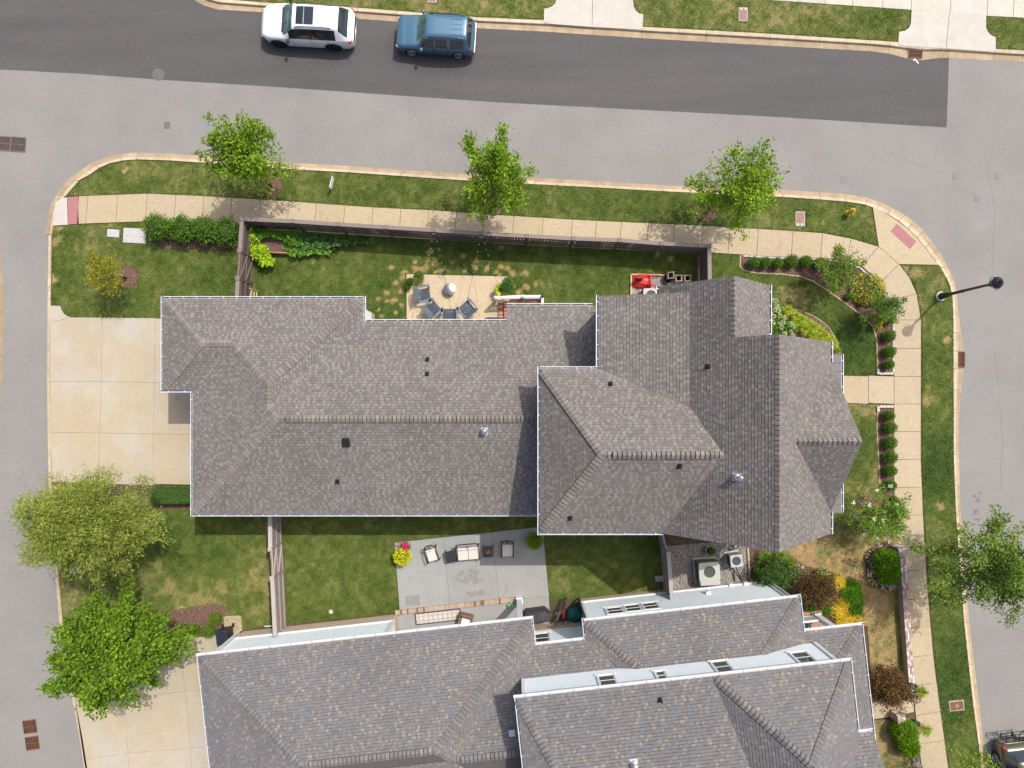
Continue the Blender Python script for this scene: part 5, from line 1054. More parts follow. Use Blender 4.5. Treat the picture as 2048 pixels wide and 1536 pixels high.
for x, y, r, h, lab in ((1771, 1120, 22, 1.25, 'upper of two bright green arborvitae behind the brick wall pillar'), (1776, 1146, 21, 1.15, 'lower of two bright green arborvitae behind the brick wall'), (1808, 1462, 23, 1.3, 'upper of two bright green arborvitae below the front walk'), (1816, 1491, 19, 1.1, 'lower of two bright green arborvitae near the pebble strip')):
    shrub('arborvitae', lab, x, y, r, h, [(.09, .19, .012), (.12, .23, .016), (.065, .145, .012)], 2600, L=.12, W=.035, group='bright arborvitae by the brick pillars', mat='needle', out=1.1)
def bedding(name, label, poly_c, r, h, pal, fpal, n=500, nf=60, cat='flower bed', ry=None, L=.07, W=.04, k=5, fl=.045):
    c = G(*poly_c, h*.5); kk = (CH-h*.5)/FPX; t = thing(name, label, cat, (c.x, c.y, 0)); a = rng.uniform(0, 2*np.pi, n); q = np.sqrt(rng.random(n))
    x = c.x+q*np.cos(a)*r*kk; y = c.y+q*np.sin(a)*(ry or r)*kk; z = h*(1-.45*q**2)*rng.uniform(.6, 1, n)
    leafcards('foliage', np.stack([x, y, z], 1), rng.normal(size=(n, 3)), rng.normal(size=(n, 3))*.5+[0, 0, .8], rng.uniform(.7, 1.3, n)*L, rng.uniform(.7, 1.3, n)*W, palmix(pal, n), MT['leaf'], t)
    i = rng.choice(n, nf, replace=False); flowers(t, np.stack([x[i], y[i], z[i]+.06], 1), .035, fpal, 'flowers', k, fl); return t
bedding('coneflowers', 'dense clump of yellow coneflowers in the curved mulch bed', (1736, 578), 36, .55, [(.07, .15, .02), (.10, .19, .025), (.05, .11, .02)], [(.60, .43, .02), (.66, .50, .03), (.45, .32, .02)], 2600, 210, ry=33, k=4, fl=.055)
bedding('coneflowers', 'small clump of yellow flowers below the sparse crape myrtle', (1755, 645), 13, .5, [(.07, .15, .02), (.13, .20, .025)], [(.62, .42, .02), (.5, .4, .05)], 500, 50, ry=15)
for x, y, r, ry, lab in ((1748, 1116, 17, 20, 'white and pink flowers above the upper arborvitae'), (1747, 1152, 15, 24, 'pink and white flowers left of the lower arborvitae'), (1775, 1172, 17, 9, 'pink flowers under the lower arborvitae by the brick wall')): bedding('impatiens', lab, (x, y), r, .35, [(.05, .11, .03), (.08, .15, .035), (.04, .08, .03)], [(.8, .75, .74), (.62, .12, .2), (.75, .4, .45), (.8, .78, .76)], 700, 75, ry=ry)
bedding('shrub_rose', 'pale pink flowering shrub beside the rhododendron', (1596, 1143), 17, .8, [(.05, .11, .03), (.09, .16, .035)], [(.75, .5, .5), (.8, .72, .7)], 700, 40, ry=15); bedding('hosta', 'variegated green and cream plant beside the purple shrub', (1645, 1148), 14, .5, [(.06, .14, .03), (.35, .38, .2), (.08, .17, .03)], [(.7, .7, .5)], 420, 10, ry=10, L=.14, W=.07)
bedding('ground_cover', 'bright green low ground cover at the curved edge of the dry lawn', (1703, 1203), 24, .22, [(.08, .20, .016), (.10, .235, .02), (.065, .165, .016)], [(.10, .2, .02)], 6500, 10, ry=46, L=.08, W=.035)
shrub('rhododendron', 'big dark green leathery shrub beside the timber sleeper', 1546, 1150, 36, 1.7, [(.022, .06, .016), (.032, .085, .022), (.018, .045, .014), (.07, .13, .04)], 2300, L=.13, W=.05, jit=.3, ry=34)
for x, y, lab in ((1618, 1214, 'dark green mound beside the corner of the lower gutter'), (1648, 1220, 'dark green mound left of the lower yellow threadleaf')): shrub('boxwood', lab, x, y, 15, .6, [(.04, .11, .014), (.055, .14, .018)], 800, group='green mounds at the porch corner')
YT = [(.42, .33, .035), (.36, .30, .04), (.30, .27, .05), (.48, .36, .05)]
def tuft(name, label, px, py, r, h, pal, n=160, w=.012, group=None, cat='plant', z0=0, up=1., parent=None, off=0.):
    c = G(px, py, z0); t = thing(name, label, cat, c, group=group) if parent is None else parent; k = CH/FPX
    a = rng.uniform(0, 2*np.pi, n); l = r*k*rng.uniform(.5, 1.1, n); hh = h*rng.uniform(.55, 1.1, n)*up; o = rng.normal(0, off+.03, (n, 2))
    b = np.stack([c.x+o[:, 0], c.y+o[:, 1], np.full(n, z0+.01)], 1); e = np.stack([np.cos(a), np.sin(a), 0*a], 1); s = np.stack([-np.sin(a), np.cos(a), 0*a], 1)*w
    m = b+e*(l*.45)[:, None]+np.array([0, 0, 1])*hh[:, None]; tp = b+e*l[:, None]+np.array([0, 0, 1])*(hh*.62)[:, None]
    V = np.stack([b-s*.6, b+s*.6, m+s, m-s, tp+s*.15, tp-s*.15], 1).reshape(-1, 3); i = np.arange(n)*6
    F = np.concatenate([np.stack([i, i+1, i+2, i+3], 1), np.stack([i+3, i+2, i+4, i+5], 1)]); cc = palmix(pal, n, .18)
    fastmesh('blades', V, F, np.concatenate([cc, cc]), MT['needle'], t, True); return t
DL = [(.17, .25, .025), (.22, .29, .035), (.12, .20, .022), (.27, .29, .05)]
dlp = [(1571, 622), (1587, 634), (1598, 641), (1610, 647), (1606, 660), (1621, 655), (1632, 663), (1622, 672), (1643, 673), (1655, 681), (1640, 684), (1660, 688), (1588, 646)]
DLW = ['touching the upper hydrangea flower heads', 'at the mulch edge above the drift', 'upper outer edge, second from the mulch point', 'outer edge under the widest mulch', 'inner side near the bare mulch', 'middle of the drift', 'outer edge halfway down', 'inner side halfway down', 'outer edge lower half', 'outer tip nearest the gutter corner', 'inner side above the rake edge', 'lowest one by the gutter corner', 'dark green base beside the lowest hydrangea head']
for i, (x, y) in enumerate(dlp): tuft('daylily', 'yellow green daylily clump, '+DLW[i], x, y, 14, .50, DL, 150, .011, group='daylily drift by the front eaves')
tuft('daylily', 'single daylily clump above the grey metal porch roof', 1670, 702, 10, .4, [(.08, .16, .02), (.13, .22, .03)], 110, .011)
for x, y, lab in ((1525, 1110, 'fountain grass tuft below the ridge end of the brown roof'), (1555, 1108, 'middle fountain grass tuft above the rhododendron'), (1573, 1122, 'fountain grass tuft at the edge of the dry lawn')): tuft('fountain_grass', lab, x, y, 17, .6, [(.10, .17, .03), (.13, .2, .035), (.08, .14, .03)], 260, .008, group='fountain grasses by the dry lawn')
for x, y, r, lab in ((1669, 1160, 15, 'upper golden threadleaf bush next to the purple shrub'), (1674, 1212, 17, 'middle golden threadleaf bush below the purple shrub'), (1684, 1241, 21, 'large golden threadleaf bush above the corner gutter'), (1710, 1240, 11, 'small golden threadleaf bush at the lawn side of the others')):
    tuft('threadleaf_cypress', lab, x, y, r, .55, YT, 420, .010, group='golden threadleaf bushes', cat='shrub', off=r*.006)
# hydrangea
hy = thing('hydrangea', 'hydrangea with big creamy white flower heads beside the upper eaves', 'shrub', G(1550, 640, 0))
for x, y, r in ((1546, 622, 17), (1562, 650, 18), (1548, 655, 14), (1580, 658, 11)): shrub('hydrangea', None, x, y, r, .9, [(.06, .14, .022), (.085, .18, .028), (.13, .22, .03)], 420, L=.11, W=.07, parent=hy)
for x, y in ((1543, 598), (1552, 602), (1553, 612), (1557, 616), (1549, 620), (1557, 622), (1542, 628), (1547, 632), (1560, 632), (1569, 635), (1547, 645), (1566, 645), (1560, 648), (1563, 655), (1580, 647), (1586, 653), (1569, 667), (1582, 664), (1585, 672), (1541, 640)):
    p = G(x, y, 1.0); n = 42; v = unit(n, 0); leafcards('flower_head', np.array(p)+v*.085, v+rng.normal(size=(n, 3))*.3, v, .06, .055, palmix([(.68, .70, .46), (.74, .74, .56), (.60, .66, .36)], n, .06), MT['petal'], hy)
# ------------------------------------------------------------------ cars
def smooth_interp(x, xs, ys):
    xs, ys = np.array(xs), np.array(ys); m = np.gradient(ys, xs); i = np.clip(np.searchsorted(xs, x)-1, 0, len(xs)-2); h = xs[i+1]-xs[i]; t = (x-xs[i])/h
    d = (ys[i+1]-ys[i])/h; m0 = np.clip(m[i], np.minimum(0, 3*d), np.maximum(0, 3*d)); m1 = np.clip(m[i+1], np.minimum(0, 3*d), np.maximum(0, 3*d))
    return (2*t**3-3*t**2+1)*ys[i]+(t**3-2*t**2+t)*h*m0+(-2*t**3+3*t**2)*ys[i+1]+(t**3-t**2)*h*m1
def car(label, loc, rz, L, Wd, paint, K, wheels, rims, wr, win, glass, extras):
    t = thing('parked_car', label, 'car', loc, rz, group='parked cars'); hw = Wd/2
    s = np.unique(np.concatenate([np.linspace(0, 1, 61), [win['ws0'], win['ws1'], win['rw0'], win['rw1'], .004, .996], win['side'], *[np.linspace(w_-wr*1.22/L, w_+wr*1.22/L, 15) for w_ in wheels]]))
    f = {k: smooth_interp(s, K['s'], K[k]) for k in ('w', 'zb', 'zt', 'wt')}; zl = np.full(len(s), K['sill']); zl[(s < .05) | (s > .95)] = K['sill']+.08
    for w_ in wheels:
        dx = (s-w_)*L; r = wr*1.17; zl = np.where(np.abs(dx) < r, np.maximum(zl, wr*.95+np.sqrt(np.maximum(r*r-dx*dx, 0))), zl)
    ring = lambda i, sg: [(f['w'][i]*hw*.96, zl[i]), (f['w'][i]*hw*.995, max(zl[i]+.015, .30*f['zb'][i]+.70*K['sill'])), (f['w'][i]*hw, max(zl[i]+.03, .68*f['zb'][i])), (f['w'][i]*hw*.995, max(zl[i]+.045, f['zb'][i]-.06)), (f['w'][i]*hw*.965, max(zl[i]+.06, f['zb'][i])), (f['wt'][i]*hw+.035, f['zt'][i]-max(.0, .10*(f['zt'][i]-f['zb'][i])/.6)-.012), (f['wt'][i]*hw-.02, f['zt'][i]-.02), (f['wt'][i]*hw*.55, f['zt'][i]), (0, f['zt'][i]+.012)]
    nr = 17; V = []
    for i in range(len(s)):
        r1 = ring(i, 1); pts = [(-y, z) for y, z in r1]+[(y, z) for y, z in r1[-2::-1]]; V += [((s[i]-.5)*L, y, z) for y, z in pts]
    body = []; ws = []; rw = []; sd = {}; roofp = []
    for i in range(len(s)-1):
        sm = (s[i]+s[i+1])/2
        for j in range(nr-1):
            q = (i*nr+j, (i+1)*nr+j, (i+1)*nr+j+1, i*nr+j+1); jj = min(j, nr-2-j)
            if win['ws0'] < sm < win['ws1'] and jj >= 5: ws.append(q)
            elif win['rw0'] < sm < win['rw1'] and jj >= 5: rw.append(q)
            elif jj == 4 and win['side'][0] < sm < win['side'][-1]:
                k = int(np.searchsorted(win['side'], sm))
                if k % 2: sd.setdefault((k, j < 8), []).append(q)
                else: body.append((q, 1))
            else: body.append((q, 0))
    def sub(name, faces, mat, smooth=True):
        ids = sorted({v for q in faces for v in q}); mp = {v: k for k, v in enumerate(ids)}; return MB().add([V[v] for v in ids], [tuple(mp[v] for v in q) for q in faces]).build(name, MT[mat], t, smooth=smooth)
    ends = [tuple(range(nr))[::-1], tuple(range((len(s)-1)*nr, len(s)*nr))]
    sub('body', [q for q, k in body if k == 0]+ends, paint); pl = [q for q, k in body if k]
    if pl: sub('pillar', pl, win.get('pillar', paint))
    sub('windshield', ws, glass); sub('rear_window', rw, 'carglass')
    for q in sd.values(): sub('side_window', q, 'carglass')
    MB().box((0, 0, K['sill']+.22), (L*.93, Wd*.80, .44)).build('underbody', MT['rubber'], t)
    for w_ in wheels:
        for sg in (-1, 1):
            x = (w_-.5)*L; wh = MB().tube([(x, sg*(hw-.27), wr), (x, sg*(hw-.02), wr)], wr, 24).build('wheel', MT['rubber'], t); wh.data.polygons.foreach_set('use_smooth', [False]*len(wh.data.polygons))
            m = MB(); y = sg*(hw-.012)
            m.tube([(x+math.cos(a)*wr*.64, y, wr+math.sin(a)*wr*.64) for a in np.linspace(0, 2*math.pi, 25)], .022, 6, False)
            for k in range(5):
                a = k*2*math.pi/5+.3; m.beam((x, y, wr), (x+math.cos(a)*wr*.64, y, wr+math.sin(a)*wr*.64), .075, .03, up=(0, 1, 0))
            m.tube([(x, y-sg*.03, wr), (x, y+sg*.015, wr)], .055, 10); m.build('rim', MT[rims], wh)
            mb = MB(); mb.tube([(x+math.cos(a)*wr*1.19, sg*(hw*.975+.012), wr*.95+math.sin(a)*wr*1.19) for a in np.linspace(-.15, math.pi+.15, 18)], .035, 6); mb.build('wheel_arch', MT[extras.get('arch', 'rubber')], t)
    zb = lambda q: float(smooth_interp(np.array([q]), K['s'], K['zb'])[0]); wq = lambda q: float(smooth_interp(np.array([q]), K['s'], K['w'])[0])*hw; zt = lambda q: float(smooth_interp(np.array([q]), K['s'], K['zt'])[0]); wt = lambda q: float(smooth_interp(np.array([q]), K['s'], K['wt'])[0])*hw
    X = lambda q: (q-.5)*L
    for sg in (-1, 1):
        q = win['ws0']+.045; m = MB().blob((X(q)+.08, sg*(wq(q)+.12), zb(q)+.06), (.10, .13, .085), 10, 6).build('mirror', MT[extras.get('mirror', paint)], t, smooth=True); MB().beam((X(q)+.08, sg*(wq(q)-.04), zb(q)+.0), (X(q)+.08, sg*(wq(q)+.06), zb(q)+.05), .06, .04).build('mirror_arm', MT['black'], m)
        for q in extras['handles']: MB().blob((X(q), sg*wq(q)*1.0, zb(q)-.12), (.10, .022, .022), 8, 5).build('door_handle', MT[extras.get('handle', paint)], t, smooth=True)
        q = .985; MB().blob((X(.972), sg*wq(.972)*.93, zb(.97)-.10), extras.get('tl', (.08, .07, .09)), 10, 6).build('tail_light', MT['lampred'], t, smooth=True)
        MB().blob((X(.028), sg*wq(.03)*.90, zb(.03)-.08), (.10, .10, .05), 10, 6).build('headlight', MT['lampw'], t, smooth=True)
        if extras.get('amber'): MB().blob((X(.045), sg*wq(.045)*.985, zb(.04)-.10), (.06, .035, .05), 8, 5).build('turn_signal', MT['amber'], t, smooth=True)
        r0, r1 = extras['rail']; pts = [(X(a), sg*(wt(a)-.02), zt(a)+.035) for a in np.linspace(r0, r1, 7)]; pts[0] = (pts[0][0], pts[0][1], pts[0][2]-.05); pts[-1] = (pts[-1][0], pts[-1][1], pts[-1][2]-.05)
        MB().tube(pts, .022, 6).build('roof_rail', MT['black'], t)
        mb = MB()
        for q in extras['seams']:
            mb.beam((X(q), sg*(wq(q)+.002), zb(q)-.05), (X(q), sg*(wq(q)*.995+.002), K['sill']+.12), .008, .012, up=(1, 0, 0))
        mb.build('door_seam', MT['black'], t)
    if 'sun' in extras:
        a, b, w_ = extras['sun']; n = 6; vs = []
        for i in range(n+1):
            q = a+(b-a)*i/n
            for y in (-w_, -w_*.5, 0, w_*.5, w_): vs.append((X(q), y, zt(q)+.016-.012*(abs(y)/max(.1, wt(q)))*1.2+.004))
        MB().add(vs, [(i*5+j, (i+1)*5+j, (i+1)*5+j+1, i*5+j+1) for i in range(n) for j in range(4)]).build('sunroof', MT['carglass'], t, smooth=True)
        q = (a+b)/2-.01; MB().box((X(q), 0, zt(q)+.022), (.03, w_*1.96, .008)).build('sunroof_bar', MT['steel'], t)
    MB().box((X(.004), 0, .42), (.10, Wd*.55, .10)).build('number_plate', MT['lampw'], t)
    MB().tube([(X(win['ws0'])+.02, -.55, zb(win['ws0'])+.10), (X(win['ws0'])+.12, 0., zb(win['ws0'])+.16)], .012, 5).build('wiper', MT['black'], t); MB().tube([(X(win['ws0'])+.02, .02, zb(win['ws0'])+.12), (X(win['ws0'])+.12, .52, zb(win['ws0'])+.14)], .012, 5).build('wiper', MT['black'], t)
    return t, X, zb, zt, wq, wt
KW = dict(s=[0, .015, .05, .12, .22, .27, .39, .45, .6, .75, .86, .945, .985, 1.0], w=[.42, .66, .84, .955, .99, 1, 1, 1, 1, 1, .99, .93, .86, .76],
          zb=[.62, .74, .86, .96, 1.03, 1.05, 1.07, 1.08, 1.09, 1.11, 1.12, 1.08, .95, .72], zt=[.66, .80, .95, 1.06, 1.14, 1.16, 1.66, 1.72, 1.75, 1.73, 1.66, 1.18, 1.02, .80], wt=[.50, .62, .72, .78, .80, .79, .66, .655, .65, .64, .62, .74, .74, .64], sill=.26)
gw = G(616, 51, .6)
c1 = car('white crossover with large sunroof and black wheels parked at the far kerb', (gw.x, gw.y, ZR+.01), R(-3.6), 5.05, 1.97, 'paintw', KW, (.185, .775), 'black', .385, dict(ws0=.262, ws1=.385, rw0=.868, rw1=.95, side=[.33, .555, .57, .70, .712, .83], pillar='black'), 'carint', dict(arch='black', mirror='black', handles=(.50, .70), rail=(.42, .80), seams=(.36, .565, .74), sun=(.43, .615, .47), tl=(.10, .14, .06)))
MB().box((-5.05*(.5-.262), 0, 1.155), (.14, 1.35, .02)).build('cowl', MT['black'], c1[0])
KB = dict(s=[0, .02, .05, .14, .23, .28, .40, .46, .6, .8, .905, .955, .985, 1.0], w=[.78, .88, .94, .98, 1, 1, 1, 1, 1, 1, .99, .97, .94, .90],
          zb=[.62, .82, .90, .97, 1.0, 1.02, 1.04, 1.05, 1.05, 1.05, 1.05, 1.0, .82, .62], zt=[.66, .90, .98, 1.05, 1.10, 1.12, 1.66, 1.70, 1.715, 1.71, 1.68, 1.06, .86, .66], wt=[.66, .74, .78, .80, .82, .82, .73, .725, .725, .72, .71, .82, .80, .74], sill=.30)
gb = G(872, 70, .6)
c2 = car('older blue boxy SUV with silver wheels parked behind the white car', (gb.x, gb.y, ZR+.01), R(-3.6), 4.28, 1.80, 'paintb', KB, (.19, .79), 'steel', .345, dict(ws0=.275, ws1=.393, rw0=.912, rw1=.955, side=[.345, .50, .515, .66, .70, .87]), 'carint', dict(handles=(.49, .67), handle='black', rail=(.43, .88), seams=(.37, .51, .69), amber=True, tl=(.05, .06, .12), arch='plasticd'))
t_, X_, zb_, zt_, wq_, wt_ = c2
for y in (-.42, -.15, .12, .39): MB().box((X_(.77), y, zt_(.77)+.014), (.62, .035, .014)).build('roof_rib', MT['paintb'], t_)
MB().box((X_(.985), 0, .66), (.16, 1.66, .12)).build('rear_bumper', MT['steel'], t_, bev=.03); MB().box((X_(.905), 0, zt_(.905)-.05), (.05, .4, .03)).build('brake_lamp', MT['lampred'], t_)
gg = G(2041, 1556, .6)
c3 = car('gold SUV with a bike rack at its back, mostly outside the frame', (gg.x, gg.y-.35, ZR+.01), R(97.5), 4.7, 1.88, 'paintg', KW, (.185, .785), 'steel', .36, dict(ws0=.262, ws1=.385, rw0=.868, rw1=.95, side=[.33, .555, .57, .70, .712, .83], pillar='black'), 'carint', dict(handles=(.50, .70), rail=(.42, .80), seams=(.36, .565, .74), tl=(.10, .12, .10), sun=(.55, .72, .5)))
t3, X3 = c3[0], c3[1]; rk = MB()
for y in (-.55, .55): rk.tube([(X3(1.0)-.05, y*.6, .55), (X3(1.0)+.35, y*.7, .62), (X3(1.0)+.5, y, .75)], .025, 6)
for d_ in (.18, .34, .5): rk.tube([(X3(1)+d_, -.75, .70), (X3(1)+d_, .75, .70)], .022, 6)
for y in (-.7, .7, .1): rk.box((X3(1)+.42, y, .74), (.28, .09, .05))
rk.beam((X3(1)+.1, -.2, .7), (X3(1)+.62, .25, 1.0), .07, .05); rk.build('bike_rack', MT['black'], t3)

# ------------------------------------------------------------------ street furniture and covers
lp = thing('street_lamp', 'black street lamp on a round concrete base in the right verge', 'street lamp', G(1880, 593, 0))
bx = lp.location; LT = G(1997, 562, 4.55); ax_, ay_ = bx.x, bx.y
MB().lathe((ax_, ay_, 0), [(.27, -.2), (.27, .10), (.25, .12)], 24).build('concrete_base', MT['concw'], lp, True)
MB().lathe((ax_, ay_, .1), [(.19, 0), (.18, .25), (.13, .35), (.145, .5), (.10, .72), (.085, .8)], 16).build('pole_base', MT['black'], lp, True)
MB().tube([(ax_, ay_, .8), (ax_, ay_, 4.05)], [.085, .06], 12).build('pole', MT['black'], lp, True); MB().lathe((ax_, ay_, 1.9), [(.075, 0), (.10, .03), (.075, .08)], 12).build('pole_collar', MT['black'], lp, True)
lh = MB().lathe((ax_, ay_, 4.02), [(.06, 0), (.13, .05), (.15, .13), (.20, .22), (.24, .42), (.25, .52)], 16).build('lantern', MT['glass'], lp, True)
MB().lathe((ax_, ay_, 4.54), [(.29, 0), (.28, .05), (.20, .16), (.09, .24), (.06, .32), (.02, .42)], 16).build('lantern_cap', MT['black'], lh, True)
cg = MB()
for k in range(4): a = k*math.pi/2+.4; cg.tube([(ax_+.15*math.cos(a), ay_+.15*math.sin(a), 4.1), (ax_+.33*math.cos(a), ay_+.33*math.sin(a), 4.3), (ax_+.28*math.cos(a), ay_+.28*math.sin(a), 4.58)], .018, 5)
cg.build('lantern_cage', MT['black'], lh, True)
hyd = thing('fire_hydrant', 'yellow fire hydrant on the corner verge', 'hydrant', G(1695, 427, 0)); hx, hyy = hyd.location.x, hyd.location.y
MB().lathe((hx, hyy, 0), [(.16, 0), (.16, .05), (.11, .07), (.11, .52), (.15, .54), (.15, .58), (.13, .60), (.11, .70), (.05, .76), (.03, .78)], 16).build('barrel', MT['yellow'], hyd, True, True); MB().lathe((hx, hyy, .77), [(.035, 0), (.035, .06)], 5).build('operating_nut', MT['yellow'], hyd, True)
for a in (0, math.pi, -math.pi/2): MB().tube([(hx, hyy, .45), (hx+.19*math.cos(a+.3), hyy+.19*math.sin(a+.3), .45)], .05 if a != -math.pi/2 else .07, 10).build('nozzle_cap', MT['yellow'], hyd, True)
def lid(name, label, px, py, wd, ht, rz, frame, top, z=.03, knobs=(), rim=.04, cat='utility cover'):
    p = G(px, py, 0); t = thing(name, label, cat, p, rz)
    MB().box((0, 0, z/2-.03), (wd, ht, z+.06)).build('frame', MT[frame], t, bev=.02); l = MB().box((0, 0, z-.01), (wd-2*rim, ht-2*rim, .035)).build('lid', MT[top], t, bev=.01)
    for x, y in knobs: MB().lathe((x, y, z), [(.05, 0), (.05, .02), (.035, .024)], 12).build('plug', MT['trim'], l)
    return t
h1 = lid('meter_box', 'brown meter box lid with two white plugs on the corner verge', 1600, 438, .52, .82, 0, 'vault', 'hand', knobs=((-.12, -.30), (.10, -.30))); MB().box((.03, .12, .012+.02), (.14, .16, .01)).build('lid_plate', MT['rust'], h1)
lid('meter_box', 'brown meter box lid with two white plugs across the street', 1486, 29, .50, .76, 0, 'vault', 'hand', knobs=((-.10, .28), (.12, .28)))
lid('meter_box', 'brown meter box lid in the grass behind the blue car', 864, -8, .50, .76, 0, 'vault', 'hand'); h2 = lid('meter_box', 'rusty pinkish meter box lid in the verge near the gold car', 1913, 1411, .82, .56, R(7), 'vault', 'rust'); MB().lathe((0, 0, .03), [(.10, 0), (.10, .015)], 14).build('lid_plate', MT['hand'], h2)
lid('utility_vault', 'small pale grey vault lid in the corner lawn', 227, 467, .66, .44, R(-4), 'vault', 'vault', z=.06, rim=.02); vl = lid('utility_vault', 'large pale grey vault lid beside the hedge', 270, 472, 1.24, .82, R(-3), 'vault', 'vault', z=.07, rim=.02)
for x in (-.38, .38): MB().box((x, -.02, .072), (.09, .04, .012)).build('lift_hole', MT['iron'], vl)
lid('utility_vault', 'pale vault lid half under the feathery tree', 150, 1134, .6, .65, R(5), 'vault', 'vault', z=.1, rim=.02); lid('access_cover', 'small pale grey square lid in the shaded lawn by the taupe fence', 1322, 1157, .62, .32, R(5), 'vault', 'vault', z=.04, rim=.02)
cc = thing('access_cover', 'small round white cleanout cap in the middle lawn', 'utility cover', G(662, 1223, 0)); MB().lathe((0, 0, 0), [(.12, -.05), (.12, .05), (.10, .06), (.02, .065)], 18).build('lid', MT['vault'], cc)
for px, py, w_, lab in ((334, 250.5, .34, 'square iron valve cover near the first street tree'), (1689, 360, .36, 'square grey valve cover in the road above the corner meter box'), (1911, 353, .33, 'left of two square grey patches near the right edge'), (1996, 353, .33, 'square grey patch nearest the right edge of the road'), (1955, 397, .34, 'square grey patch in the road above the street lamp')):
    p = G(px, py, ZR); t = thing('valve_cover', lab, 'utility cover', p); MB().box((0, 0, .002), (w_, w_*1.1, .012)).build('frame', MT['roadgrey'] if px > 1000 else MT['iron'], t); MB().box((0, 0, .006), (w_*.86, w_*.94, .012)).build('lid', MT['roadgrey'] if px > 1000 else MT['iron'], t)
mh = thing('manhole_cover', 'round iron manhole cover at the edge of the dark asphalt', 'manhole', G(317, 149, ZR)); MB().lathe((0, 0, 0), [(.34, -.05), (.34, .010), (.30, .012)], 30).build('frame', MT['iron'], mh); ml = MB().lathe((0, 0, .002), [(.29, -.05), (.29, .012)], 30).build('lid', MT['iron'], mh)
for k in range(-2, 3): MB().box((0, k*.09, .017), (2*math.sqrt(.27**2-(k*.09)**2), .025, .006)).build('tread_bar', MT['iron'], ml)
def grate(label, px, py, wd, ht, rz, nb, z=ZR, along='x', mat='rust'):
    t = thing('drain_grate', label, 'drain grate', G(px, py, z), rz, group='iron drain grates'); MB().box((0, 0, .004), (wd, ht, .010)).build('pit', MT['void'], t)
    f = MB()
    for s_ in (-1, 1): f.box((s_*(wd/2-.02), 0, .018), (.05, ht, .03)); f.box((0, s_*(ht/2-.02), .019), (wd-.1, .05, .028))
    f.box((0, 0, .019), (wd-.1, .03, .026) if along == 'x' else (.03, ht-.1, .026)); f.build('frame', MT[mat], t)
    for i in range(nb):
        u = (i+1)/(nb+1)-.5; MB().box((u*(wd-.08), 0, .016), ((wd-.1)/nb*.34, ht-.08, .024)).build('bar', MT[mat], t) if along == 'x' else MB().box((0, u*(ht-.08), .016), (wd-.08, (ht-.1)/nb*.34, .024)).build('bar', MT[mat], t)
grate('iron grate cut by the left edge of the picture', 7, 287, .80, .80, R(-4), 11, mat='ironb'); grate('iron grate just right of the one at the left picture edge', 37, 289, .82, .82, R(-4), 11, mat='ironb')
grate('upper rusty grate in the left road near the bottom', 60, 1453, .74, .74, R(8), 6, along='x'); grate('lower rusty grate in the left road near the bottom', 65, 1486, .74, .74, R(8), 6, along='x')
grate('rusty kerb inlet grate in front of the far driveway', 1831, 107, .74, .50, R(-3), 8, z=ZR+.03); grate('rusty kerb inlet grate below the street lamp', 1919, 719, .58, .86, 0, 10, z=ZR+.05, along='y')
am = MB()
for a, b, w_ in (((-.2, -.12), (.12, .10), .05), ((.12, .10), (.10, -.05), .05), ((.12, .10), (-.05, .12), .05)): am.beam((a[0], a[1], 0), (b[0], b[1], 0), w_, .006)
mk = am.build('painted_arrow', MT['trim']); mk.location = G(1832, 120, ZR+.009); mk.rotation_euler = (0, 0, R(95)); props(mk, 'small white painted arrow on the asphalt below the far inlet grate', 'road marking')
# stains and oil spots lying on the asphalt
rdx = bpy.data.objects['road']
def spots(pts, n, sp, L, cols, z=ZR+.0062):
    P = []
    for x, y, r in pts:
        c = G(x, y, z); k = int(n*r/10)+1; P.append(np.stack([c.x+rng.normal(0, r/36*sp, k), c.y+rng.normal(0, r/36*sp, k), np.full(k, z)+rng.uniform(0, .0015, k)], 1))
    P = np.concatenate(P); m = len(P); d = rng.normal(size=(m, 3)); d[:, 2] = 0
    leafcards('road_stain', P, d, np.tile([0, 0, 1.], (m, 1)), rng.uniform(.3, 1.4, m)*L, rng.uniform(.3, 1.2, m)*L*.7, palmix(cols, m, .1), MT['stone'], rdx, True, 'stuff', bend=0)
spots([(1952, 1025, 10), (1957, 1000, 6), (1950, 992, 4), (1955, 1040, 6), (1960, 985, 3)], 22, .35, .10, [(.13, .115, .11), (.16, .145, .14)])
spots([(x, y, 2) for x, y in np.stack([rng.uniform(0, 2048, 130), rng.uniform(130, 330, 130)], 1)], 1, .3, .07, [(.12, .11, .105), (.16, .15, .145)])
spots([(x, y, 2) for x, y in np.stack([rng.uniform(1930, 2048, 40), rng.uniform(300, 1400, 40)], 1)], 1, .3, .06, [(.12, .11, .105), (.33, .32, .31)])
spots([(x, y, 2) for x, y in np.stack([rng.uniform(400, 1880, 90), rng.uniform(70, 240, 90)], 1)], 1, .3, .06, [(.16, .155, .15), (.20, .19, .18), (.05, .05, .05)], ZR+.0105)
spots([(35+.06*(y-480), y, 3) for y in range(480, 1250, 48)], 6, .5, .10, [(.31, .305, .30), (.29, .285, .28)])
